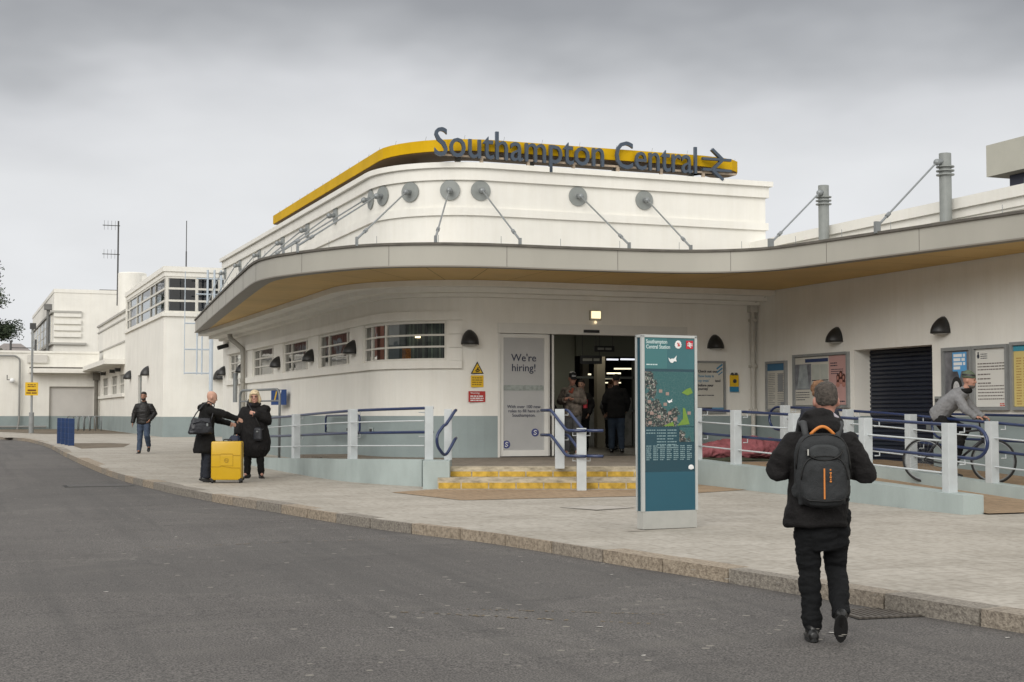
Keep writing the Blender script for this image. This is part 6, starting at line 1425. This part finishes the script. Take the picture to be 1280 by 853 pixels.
grid_window(SB, SP, sc_+.01, sc_+4.69, 6.08, 7.72, [.015, .30, .46, .52, .70, .78, .99])
dr = empty('side_door', (8.62, 74.2, .5), R(-90), 'narrow grey door with glazing in the tall corner window block', 'door')
MB().box(-.75, .75, .1, .18, -.1, 3.0).build('door_leaf', mat('door_grey', (.16, .18, .18), .5), dr); MB().box(-.3, .3, .08, .1, 1.3, 2.7).build('glass', mat('door_glass', (.03, .035, .04), .1), dr)
# blue-grey steel access frame
lf = empty('steel_ladder', (9.45, 64.9, .4), 0, 'pale blue steel access frame standing against the tall block', 'frame')
LBS = mat('pale_blue_steel', (.46, .52, .58), .45, .1, 4)
g = MB()
for x in (9.45, 10.0, 10.22): g.tube([(x, 64.9, 3.3), (x, 64.9, 7.9 if x < 9.6 else 5.7)], .035 if x > 9.6 else .02, 6)
for z in (5.58, 4.42, 3.36): g.tube([(9.45, 64.9, z), (10.55, 64.9, z)], .035, 6)
g.build('rail_frame', LBS, lf, True)
g = MB(); g.tube([(10.58, 64.6, .4), (10.58, 64.6, 5.9)], .09, 10); g.box(10.48, 10.68, 64.5, 64.7, .4, .5); g.build('pole', LBS, lf, True, smooth='auto')
g = MB()
for x in (10.45, 10.75, 11.05): g.tube([(x, 64.95, 5.7), (x, 64.95, 8.0)], .05, 6)
g.tube([(9.95, 64.95, 7.6), (11.3, 64.95, 7.6)], .03, 6); g.tube([(9.95, 64.95, 6.9), (11.3, 64.95, 6.9)], .03, 6); g.build('upper_frame', LBS, lf, True)
# chimney stack behind
ch = empty('chimney_stack', (9.7, 90.2, 7), 0, 'round topped white chimney stack behind the tall block', 'chimney')
MB().lathe([(.85, 0), (.85, 3.2), (.80, 3.25)], (9.95, 90.2, 6.9), 24).build('stack', WHITE, ch, True, smooth='auto'); g = MB(); g.box(10.2, 13, 89.5, 91, 6.9, 9.9); g.build('shaft', WHITE, ch, True)
def mast_(name, x, y, z0, z1, label, r=.05):
    e_ = empty(name, (x, y, z0), 0, label, 'aerial'); MB().tube([(0, 0, 0), (0, 0, z1-z0)], r, 8).build('pole', DGREY, e_); return e_
e_ = mast_('aerial', 9.3, 92.4, 8.3, 13.6, 'tall television aerial with two rows of elements behind the roofs')
for z, n_ in ((5.0, 5), (3.2, 4)):
    g = MB(); g.tube([(-.95, 0, z), (.1, 0, z)], .025, 6)
    for i in range(n_): x = -.85+i*.22; g.tube([(x, -.3, z-.02), (x, .3, z+.02)], .012, 4); g.tube([(x, 0, z-.28), (x, 0, z+.3)], .012, 4)
    g.build('elements', DGREY, e_)
g = MB(); g.tube([(0, 0, 1.0), (.4, 0, 1.0)], .03, 6); g.tube([(0, 0, 1.9), (.4, 0, 1.9)], .03, 6); g.build('bracket', DGREY, e_)
e_ = mast_('whip_aerial', 11.06, 75.7, 8.0, 11.6, 'thin whip aerial on the roof of the tall block', .022); MB().tube([(0, 0, 0), (0, 0, 2.0)], .035, 6).build('sleeve', DGREY, e_)
# low wing between tall block and garage
LW = empty('low_wing', (8.62, 82, .3), 0, 'low white wing with small windows under a projecting slab, left of the tall block', 'building')
LP = Path([(8.62, 96.2), (8.62, 81.21)])
hl = [(96.2-b_, 96.2-a_, 2.70, 3.75) for a_, b_ in ((81.4, 83.9), (85.2, 88.4), (90.4, 93.9))]
wall(MB(), LP, 0, LP.s[-1], 1.42, 4.3, .3, hl).build('wall', WHITE, LW, True)
wall(MB(), LP, 0, LP.s[-1], .1, 1.42, .302).build('painted_base', DADO, LW, True)
for h_ in hl:
    g = MB(); n_ = 3
    for i in range(n_+1): q = h_[0]+(h_[1]-h_[0])*i/n_; band(g, LP, max(h_[0], q-.05), min(h_[1], q+.05), -.12, -.06, 2.7, 3.75)
    band(g, LP, h_[0], h_[1], -.125, -.055, 3.18, 3.26); F_ = g.build('window', WINW, LW, True)
    g = MB(); p0, p1 = LP.at(h_[0], -.15), LP.at(h_[1], -.15); g.face([(p0.x, p0.y, 2.7), (p1.x, p1.y, 2.7), (p1.x, p1.y, 3.75), (p0.x, p0.y, 3.75)]); o = g.build('pane', mat('dark_glass', (.05, .06, .06), .08, .5, .6)); o.parent = F_
g = MB(); band(g, LP, 0, LP.s[-1], .001, .12, 2.5, 2.66); g.build('sill', WHITE, LW, True)
g = MB(); band(g, LP, -.1, LP.s[-1], -.3, 1.1, 4.28, 4.55); g.build('canopy_slab', WHITE, LW, True)
UP = Path([(8.85, 100), (8.85, 81.2)])
wall(MB(), UP, 0, UP.s[-1], 4.551, 7.35, .3).build('upper_wall', WHITE, LW, True)
g = MB(); band(g, UP, 0, UP.s[-1], .001, .06, 6.9, 6.98); band(g, UP, 0, UP.s[-1], .001, .06, 5.6, 5.68); band(g, UP, 0, UP.s[-1], -.31, .1, 7.3, 7.42); g.build('moulding', mat('weathered_moulding', (.42, .41, .38), .8), LW, True)
for i, y in enumerate((83.5, 86.5, 92)):
    e_ = empty('flood_lamp', (8.62, y, 4.05), R(-90), ['small lamp under the slab nearest the tall block', 'small lamp under the slab, middle one', 'small lamp under the slab nearest the garage'][i], 'lamp', 'small lamps under the low wing slab'); MB().box(-.15, .15, -.3, -.02, -.12, .08).build('body', DGREY, e_); MB().box(-.05, .05, -.02, 0, -.1, .1).build('bracket', DGREY, e_)
g = MB(); g.tube([(8.4, 95.7, .4), (8.4, 95.7, 4.1)], .13, 10); g.box(8.2, 8.6, 95.5, 95.9, 3.7, 4.2); tag(g.build('downpipe', mat('weathered_pipe', (.16, .15, .13), .7, .2, 3), smooth='auto'), 'dark downpipe in the corner between garage and low wing', 'downpipe')
# garage building across the end
GB = empty('garage_building', (5, 96, .3), 0, 'low white flat roofed building with a closed pale roller door at the far end', 'building')
GP = Path([(-30, 96.2), (8.6, 96.2)])
gs = lambda x: x+30
wall(MB(), GP, 0, GP.s[-1], 1.42, 5.45, .35, [(gs(5.56), gs(8.31), 1.0, 3.3)]).build('wall', WHITE, GB, True)
wall(MB(), GP, 0, GP.s[-1], .1, 1.42, .352, [(gs(5.56), gs(8.31), .05, 1.6)]).build('painted_base', DADO, GB, True)
g = MB(); g.box(5.5, 8.35, 96.4, 96.5, 1.42, 3.35); g.build('roller_door', mat('pale_door', (.55, .53, .50), .7, .08, 1), GB, True)
g = MB(); g.box(5.5, 8.35, 96.4, 96.5, .1, 1.419); g.build('door_base', DADO, GB, True)
g = MB(); g.box(4.3, 8.0, 95.4, 96.19, 4.15, 4.42); g.build('canopy_slab', WHITE, GB, True)
g = MB(); g.box(4.3, 7.95, 95.45, 95.52, 4.43, 4.52); g.build('gutter', TRIM, GB, True)
g = MB(); band(g, GP, 0, GP.s[-1], -.4, .06, 5.42, 5.56); g.build('coping', WHITE, GB, True)
g = MB(); g.box(-30, 8.6, 96.6, 103, 5.0, 5.3); g.build('roof', MATS['roof_felt'], GB, True)
g = MB(); g.box(4.2, 5.4, 96.0, 96.19, 4.8, 5.3); g.build('vent_panel', mat('off_white_panel', (.6, .58, .54), .7), GB, True)
g = MB(); g.tube(rounded([(-10, 96.0, 5.22), (3.5, 96.0, 5.22), (3.75, 96.0, 5.0), (3.75, 96.0, 1.0), (3.6, 96.0, .4)], .4), .06, 8); g.tube([(-10, 96.0, .75), (5.4, 96.0, .75)], .06, 8); tag(g.build('conduit', mat('grey_conduit', (.26, .26, .25), .6), smooth='auto'), 'grey conduit pipe looping along the garage building wall', 'pipe')
e_ = empty('dome_camera', (3.3, 95.9, 3.7), 0, 'white dome security camera on the garage building wall beside the conduit', 'camera'); MB().tube([(0, 0, 0), (-.3, .0, 0), (-.3, 0, .3)], .03, 6).build('arm', DGREY, e_); g = MB(); g.ball((0, 0, -.06), .16); g.build('dome', INKW, e_, smooth=True)
# big block behind
BB = empty('upper_block', (6.24, 104, 3), 0, 'larger white upper block with strip mouldings behind the garage building', 'building')
g = MB(); g.box(6.24, 16, 104, 134, 3, 10.1); g.build('wall', WHITE, BB, True)
g = MB(); g.box(6.20, 16, 103.96, 134, 9.95, 10.2); g.build('coping', WHITE, BB, True)
WM = MATS['weathered_moulding']
for z in (8.45, 7.95, 7.5, 7.05):
    g = MB(); g.box(6.22, 8.05, 103.85, 103.99, z-.18, z+.12); g.build('fin_moulding', WHITE, BB, True)
for z in (8.55, 6.35): g = MB(); g.box(6.05, 8.05 if z > 7 else 8.4, 103.8, 104, z, z+.14); g.box(6.05, 6.235, 104, 133, z, z+.14); g.build('string_course', WM, BB, True)
for i in range(6):
    y = 106+i*4.4; g = MB(); g.box(6.15, 6.235, y, y+3.2, 6.6, 8.5); F_ = g.build('window', WINW, BB, True)
    g = MB()
    for k_ in range(3):
        for j in range(3): g.box(6.135, 6.149, y+.15+k_*1.02, y+1.0+k_*1.02, 6.7+j*.6, 7.2+j*.6)
    o = g.build('pane', mat('pale_pane', (.26, .28, .27), .15, .3, 1)); o.parent = F_
g = MB(); g.box(9.8, 11.2, 110, 111.5, 10.1, 10.75); tag(g.build('roof_vent_unit', mat('dark_louvre', (.07, .06, .05), .9, .4, 12)), 'dark louvred unit on the roof of the white upper block', 'vent')
def hopper(x, y, z0, z1, label):
    e_ = empty('hopper_pipe', (x, y, z0), 0, label, 'downpipe'); MB().tube([(0, 0, 0), (0, 0, z1-z0)], .12, 8).build('pipe', mat('lead_grey', (.17, .17, .165), .6, .2, 3), e_); MB().prism([(-.28, -.25), (.28, -.25), (.28, .2), (-.28, .2)], z1-z0, z1-z0+.4).build('hopper_head', MATS['lead_grey'], e_)
hopper(6.0, 106.5, 5.4, 8.9, 'grey downpipe with hopper head on the corner of the upper block')
# lamp column and yellow sign
e_ = empty('sign_pole', (3.70, 79, .53), 0, 'tall grey pole with a yellow notice, thicker at its foot', 'pole')
g = MB(); g.tube([(0, 0, 0), (0, 0, 1.1)], .13, 12); g.tube([(0, 0, 1.1), (-.02, 0, 5.5)], .06, 10); g.build('post', mat('weathered_steel', (.27, .28, .28), .6, .2, 3), e_, smooth='auto'); g = MB(); g.box(-.15, .15, -.15, .15, 5.45, 5.75); g.build('head', DGREY, e_)
ys_ = MB().box(-.34, .30, -.12, -.09, 1.98, 2.66).build('yellow_notice', YEL, e_); g = MB(); lines(g, -.22, .18, 2.56, 2, .09, .05, -.121, 3); g.box(-.22, .20, -.125, -.121, 2.2, 2.29); lines(g, -.28, .24, 2.14, 1, .1, .07, -.121, 5); o = g.build('notice_print', mat('maroon_print', (.16, .07, .02), .8)); o.parent = ys_; o.location = (0, 0, 0)
e_ = empty('rooftop_rail', (3.2, 96.6, 5.5), 0, 'small grey rail and posts on the garage building roof edge', 'railing')
g = MB(); g.tube([(0, 0, 0), (0, 0, .7)], .07, 6); g.tube([(1.5, 0, 0), (1.5, 0, .8)], .07, 6); g.tube([(0, 0, .25), (1.5, 0, .25)], .03, 6); g.build('rail', DGREY, e_)
# blue bollards
BB2 = mat('blue_bollard_paint', (.018, .045, .13), .5, .2, 6)
b0 = empty('bollard', (3.72, 51.6, gz(3.72, 51.6)+.12), 0, 'square blue bollard, nearest of the row at the pavement corner', 'bollard', 'square blue bollards in a row')
MB().box(-.10, .10, -.10, .10, 0, .93, None, .01).build('post', BB2, b0); g = MB()
for z in (.2, .4, .6, .8): g.box(-.105, .105, -.105, .105, z, z+.012)
g.build('bands', mat('bollard_band', (.03, .07, .2), .4), b0)
for i, (x, y) in enumerate(((3.68, 52.6), (3.62, 53.7), (3.56, 54.8))):
    dup(b0, (x, y, gz(x, y)+.12), 0, ['square blue bollard, second of the row at the pavement corner', 'square blue bollard, third of the row at the pavement corner', 'square blue bollard, last and furthest of the row'][i])
# bicycle stands
s0 = empty('bike_stand', (6.4, 88, .56), R(15), 'galvanised hoop bicycle stand, leftmost before the garage door', 'bicycle stand', 'hoop bicycle stands before the garage door')
MB().tube(rounded([(0, -.9, 0), (0, -.9, .85), (0, .9, .85), (0, .9, 0)], .3), .03, 8).build('hoop', GALV, s0, smooth=True)
for i in range(4): dup(s0, (6.75+i*.33, 88.2, .56), R(15), ['hoop bicycle stand, second from left before the garage door', 'hoop bicycle stand, third from left before the garage door', 'hoop bicycle stand, fourth from left before the garage door', 'hoop bicycle stand, rightmost before the garage door'][i])
# cycle hoop barrier near the woman
hp0 = empty('hoop_barrier', (7.05, 33.3, .5), R(100), 'tall grey tubular hoop barrier behind the blonde woman with a blue sign', 'barrier')
MB().tube(rounded([(-.0, 0, 0), (-.0, 0, 1.62), (2.6, 0, 1.62), (2.6, 0, 0)], .22), .03, 10).build('hoop', GALV, hp0, smooth=True); MB().tube([(0, 0, 1.35), (2.6, 0, 1.35)], .02, 8).build('crossbar', GALV, hp0)
e_ = empty('blue_sign', (7.95, 37.6, 1.78), R(-80), 'blue notice board with a yellow shape behind the blonde woman', 'sign')
MB().box(-.5, .5, -.03, 0, 0, .40).build('panel', mat('sign_blue', (.02, .06, .2), .5), e_); g = MB(); bar2(g, (-.25, .1), (-.1, .35), .07, .003); o = g.build('yellow_shape', YEL, e_); o.location = (0, -.035, 0); g = MB(); bar2(g, (.05, .1), (.2, .38), .06, .003); o = g.build('white_shape', INKW, e_); o.location = (0, -.035, 0)
# ---------------------------------------------------------------- hill, tree, roof at far left
g = MB(); rows = []
for j in range(6):
    rows.append([g.bm.verts.new((-260+i*20, 420+j*40, -1+(9+2.5*noise.noise(Vector((i*.7, j, 0))))*min(j, 3)*.5*1.45)) for i in range(26)])
for A_, B_ in zip(rows, rows[1:]):
    for i in range(25): g.bm.faces.new((A_[i], A_[i+1], B_[i+1], B_[i]))
HG = mat('far_woodland', (.075, .075, .05), .95, .5, .12, 1, .4)
tag(g.build('hill', HG, smooth=True), kind='structure')
def pine(loc, h, spread, n, label, seed):
    r = random.Random(seed); e_ = empty('pine_tree', loc, 0, label, 'tree'); g = MB(); g.tube([(0, 0, 0), (.2, 0, h*.5), (.1, 0, h)], [.35, .25, .06], 8)
    ends = []
    for i in range(26):
        z = h*(.42+.55*r.random()); a = r.random()*6.28; L_ = spread*(1.15-z/h)*(0.6+.7*r.random())*1.5; e1 = Vector((L_*math.cos(a), L_*math.sin(a), z+L_*.12)); g.tube([(.12, 0, z-.3), e1*.5+Vector((0, 0, z*.5-.1)), e1], [.10, .06, .02], 5); ends += [e1, e1*.7+Vector((0, 0, z*.3)), e1*.85+Vector((0, 0, z*.15))]
    ends += [Vector((0, 0, h))]*2
    g.build('trunk', mat('pine_bark', (.07, .05, .04), .9, .3, 4), e_)
    for k_, mm_ in enumerate((mat('pine_dark', (.022, .036, .02), .8), mat('pine_mid', (.045, .065, .03), .8))):
        g = MB()
        for c in ends:
            for q in range(n):
                p = c+Vector((r.gauss(0, .42), r.gauss(0, .42), r.gauss(0, .22))); d = Vector((r.gauss(0, 1), r.gauss(0, 1), r.gauss(.3, .6))).normalized()*.16; w_ = d.orthogonal().normalized()*.05
                if (q % 2) == k_: g.bm.faces.new([g.bm.verts.new(v) for v in (p-w_, p+d, p+w_, p-d*.5)])
        g.build('needles', mm_, e_, recalc=False)
pine((1.2, 112, .5), 12.3, 2.6, 220, 'dark pine tree rising beyond the garage building at the left edge', 3)
e_ = empty('gabled_roof_house', (-3, 104, .5), 0, 'pale sloping roof edge showing above the garage building at the left edge', 'house')
g = MB(); g.prism([(-6, 5.4), (4.6, 5.4), (-1.0, 9.0)], 0, .5, Matrix.Translation((-3.2+1.6, 104, 0)) @ Matrix.Rotation(R(90), 4, 'X')); g.build('gable', mat('gable_dark', (.10, .08, .07), .9, .3, 2), e_, True)
g = MB(); g.tube([(-2.6, 103.2, 9.0), (3.05, 103.2, 5.45)], .14, 4); g.build('bargeboard', INKW, e_, True)
e_ = empty('distant_house', (20, 330, 2), 0, 'tiny pale roofed house on the wooded hillside at far left', 'house')
g = MB(); g.box(7.0, 15.5, 330, 338, 2, 14.3); g.build('wall', mat('brick_pinkish', (.32, .22, .18), .9), e_, True); g = MB(); g.prism([(6, 14.3), (16.5, 14.3), (13, 16.8), (9.5, 16.8)], -9, 1, Matrix.Translation((0, 330, 0)) @ Matrix.Rotation(R(90), 4, 'X')); g.build('roof', mat('pale_roof', (.34, .31, .30), .9), e_, True)
# ---------------------------------------------------------------- road furniture and litter
e_ = empty('drain_grate', (6.50, 9.22, .045), R(-6), 'rusty iron gully grate set in the road by the kerb', 'drain')
g = MB()
for i in range(10): g.box(-.236+i*.052, -.214+i*.052, -.22, .22, -.012, .0)
g.box(-.26, .26, -.22, -.2, -.012, .002); g.box(-.26, .26, .2, .22, -.012, .002); g.box(-.26, -.242, -.2, .2, -.012, .002); g.box(.272, .29, -.2, .2, -.012, .002); g.build('grate', mat('rusty_iron', (.12, .105, .09), .7, .3, 20), e_)
MB().box(-.27, .30, -.23, .23, -.030, -.013).build('pit', mat('pit_black', (.012, .011, .01), .9), e_)
e_ = empty('manhole_cover', (2.5, 27.9, gz(2.5, 27.9)-.001), 0, 'worn rectangular manhole cover in the road at left', 'manhole'); MB().box(-.55, .55, -.45, .45, 0, .004).build('cover', mat('worn_iron', (.075, .07, .065), .7, .4, 8), e_); MB().box(-.62, .62, -.52, .52, -.003, .001).build('surround', mat('patched_tar', (.035, .034, .033), .9), e_)
e_ = empty('access_cover', (8.15, 17.9, gz(8.15, 17.9)+.124), R(20), 'square paving access cover before the steps', 'manhole'); g = MB(); g.box(-.36, .36, -.36, -.345, 0, .003); g.box(-.36, .36, .345, .36, 0, .003); g.box(-.36, -.345, -.345, .345, 0, .003); g.box(.345, .36, -.345, .345, 0, .003); g.build('frame', mat('cover_joint', (.26, .24, .21), .8), e_); MB().box(-.345, .345, -.345, .345, 0, .002).build('cover', mat('cover_fill', (.40, .37, .33), .9, .2, 6), e_)
r = random.Random(12)
lit = MB()
for (px_, py_) in ((3.4, 14.8), (2.2, 7.6), (.85, 7.9), (2.9, 9.9), (3.6, 11.4), (1.9, 9.2), (4.3, 9.4), (5.7, 8.6), (3.0, 7.4), (5.6, 12.0), (5.2, 13.2), (6.7, 8.0), (1.2, 12.5), (2.4, 17), (4.1, 8.3)):
    a = r.random()*6; s_ = .010+r.random()*.02; z = gz(px_, py_)+.004
    pts = [(px_+s_*math.cos(a+t)*(1+.5*r.random()), py_+s_*.6*math.sin(a+t)*(1+.5*r.random()), z+.004*r.random()) for t in (0, 1.2, 2.5, 3.8, 5.1)]
    g = MB(); g.face(pts); o = g.build('litter_scrap', mat('pale_litter', (.5, .48, .44), .8)); o['kind'] = 'stuff'
# worn remains of old road paint, gum spots and leaf debris
rp_ = MB(); r = random.Random(21)
for (x0, y0, x1, y1, w_) in ((3.15, 10.6, 4.75, 9.35, .05), (3.7, 10.55, 5.0, 9.75, .035), (1.9, 15.9, 4.6, 15.9, .03)):
    n_ = 60; d = Vector((x1-x0, y1-y0)).normalized(); nn = Vector((-d.y, d.x))
    for i in range(n_):
        if r.random() < .45: continue
        t0, t1 = i/n_, (i+.5+.5*r.random())/n_; a = Vector((x0, y0)).lerp(Vector((x1, y1)), t0); b = Vector((x0, y0)).lerp(Vector((x1, y1)), min(1, t1)); o1 = (r.random()-.5)*w_; h = w_*(.2+.5*r.random())
        pts = [a+nn*(o1-h), b+nn*(o1-h*.6), b+nn*(o1+h*.7), a+nn*(o1+h)]; rp_.face([(p.x, p.y, gz(p.x, p.y)+.004) for p in pts])
tag(rp_.build('worn_paint', mat('worn_yellow_paint', (.17, .135, .09), .9, .3, 30)), kind='stuff')
gm = MB()
for i in range(260):
    y = 8+r.random()**1.5*24; kx = 0
    q = KP.s_of((6, y)); p = KP.at(q, -.4-r.random()*5.2); s_ = .012+.018*r.random()
    if p.x > 11.9 or (p.y > 19.5 and p.x > 6.3): continue
    gm.face([(p.x+s_*math.cos(a), p.y+s_*math.sin(a), gz(p.x, p.y)+.1245) for a in [2*math.pi*k_/7 for k_ in range(7)]])
tag(gm.build('gum_spots', mat('gum_dark', (.21, .195, .17), .9)), kind='stuff')
db = MB()
for i in range(420):
    q = 16+r.random()*70; p = KP.at(q, .02+abs(r.gauss(0, .10))); s_ = .006+.014*r.random(); a0 = r.random()*6.3
    db.face([(p.x+s_*math.cos(a0+a)*(1.6 if a in (0,) else 1), p.y+s_*math.sin(a0+a), gz(p.x, p.y)+.007+.006*r.random()) for a in (0, 1.7, 3.2, 4.7)])
tag(db.build('gutter_leaves', mat('dry_leaf', (.14, .095, .05), .95, .5, 60)), kind='stuff')
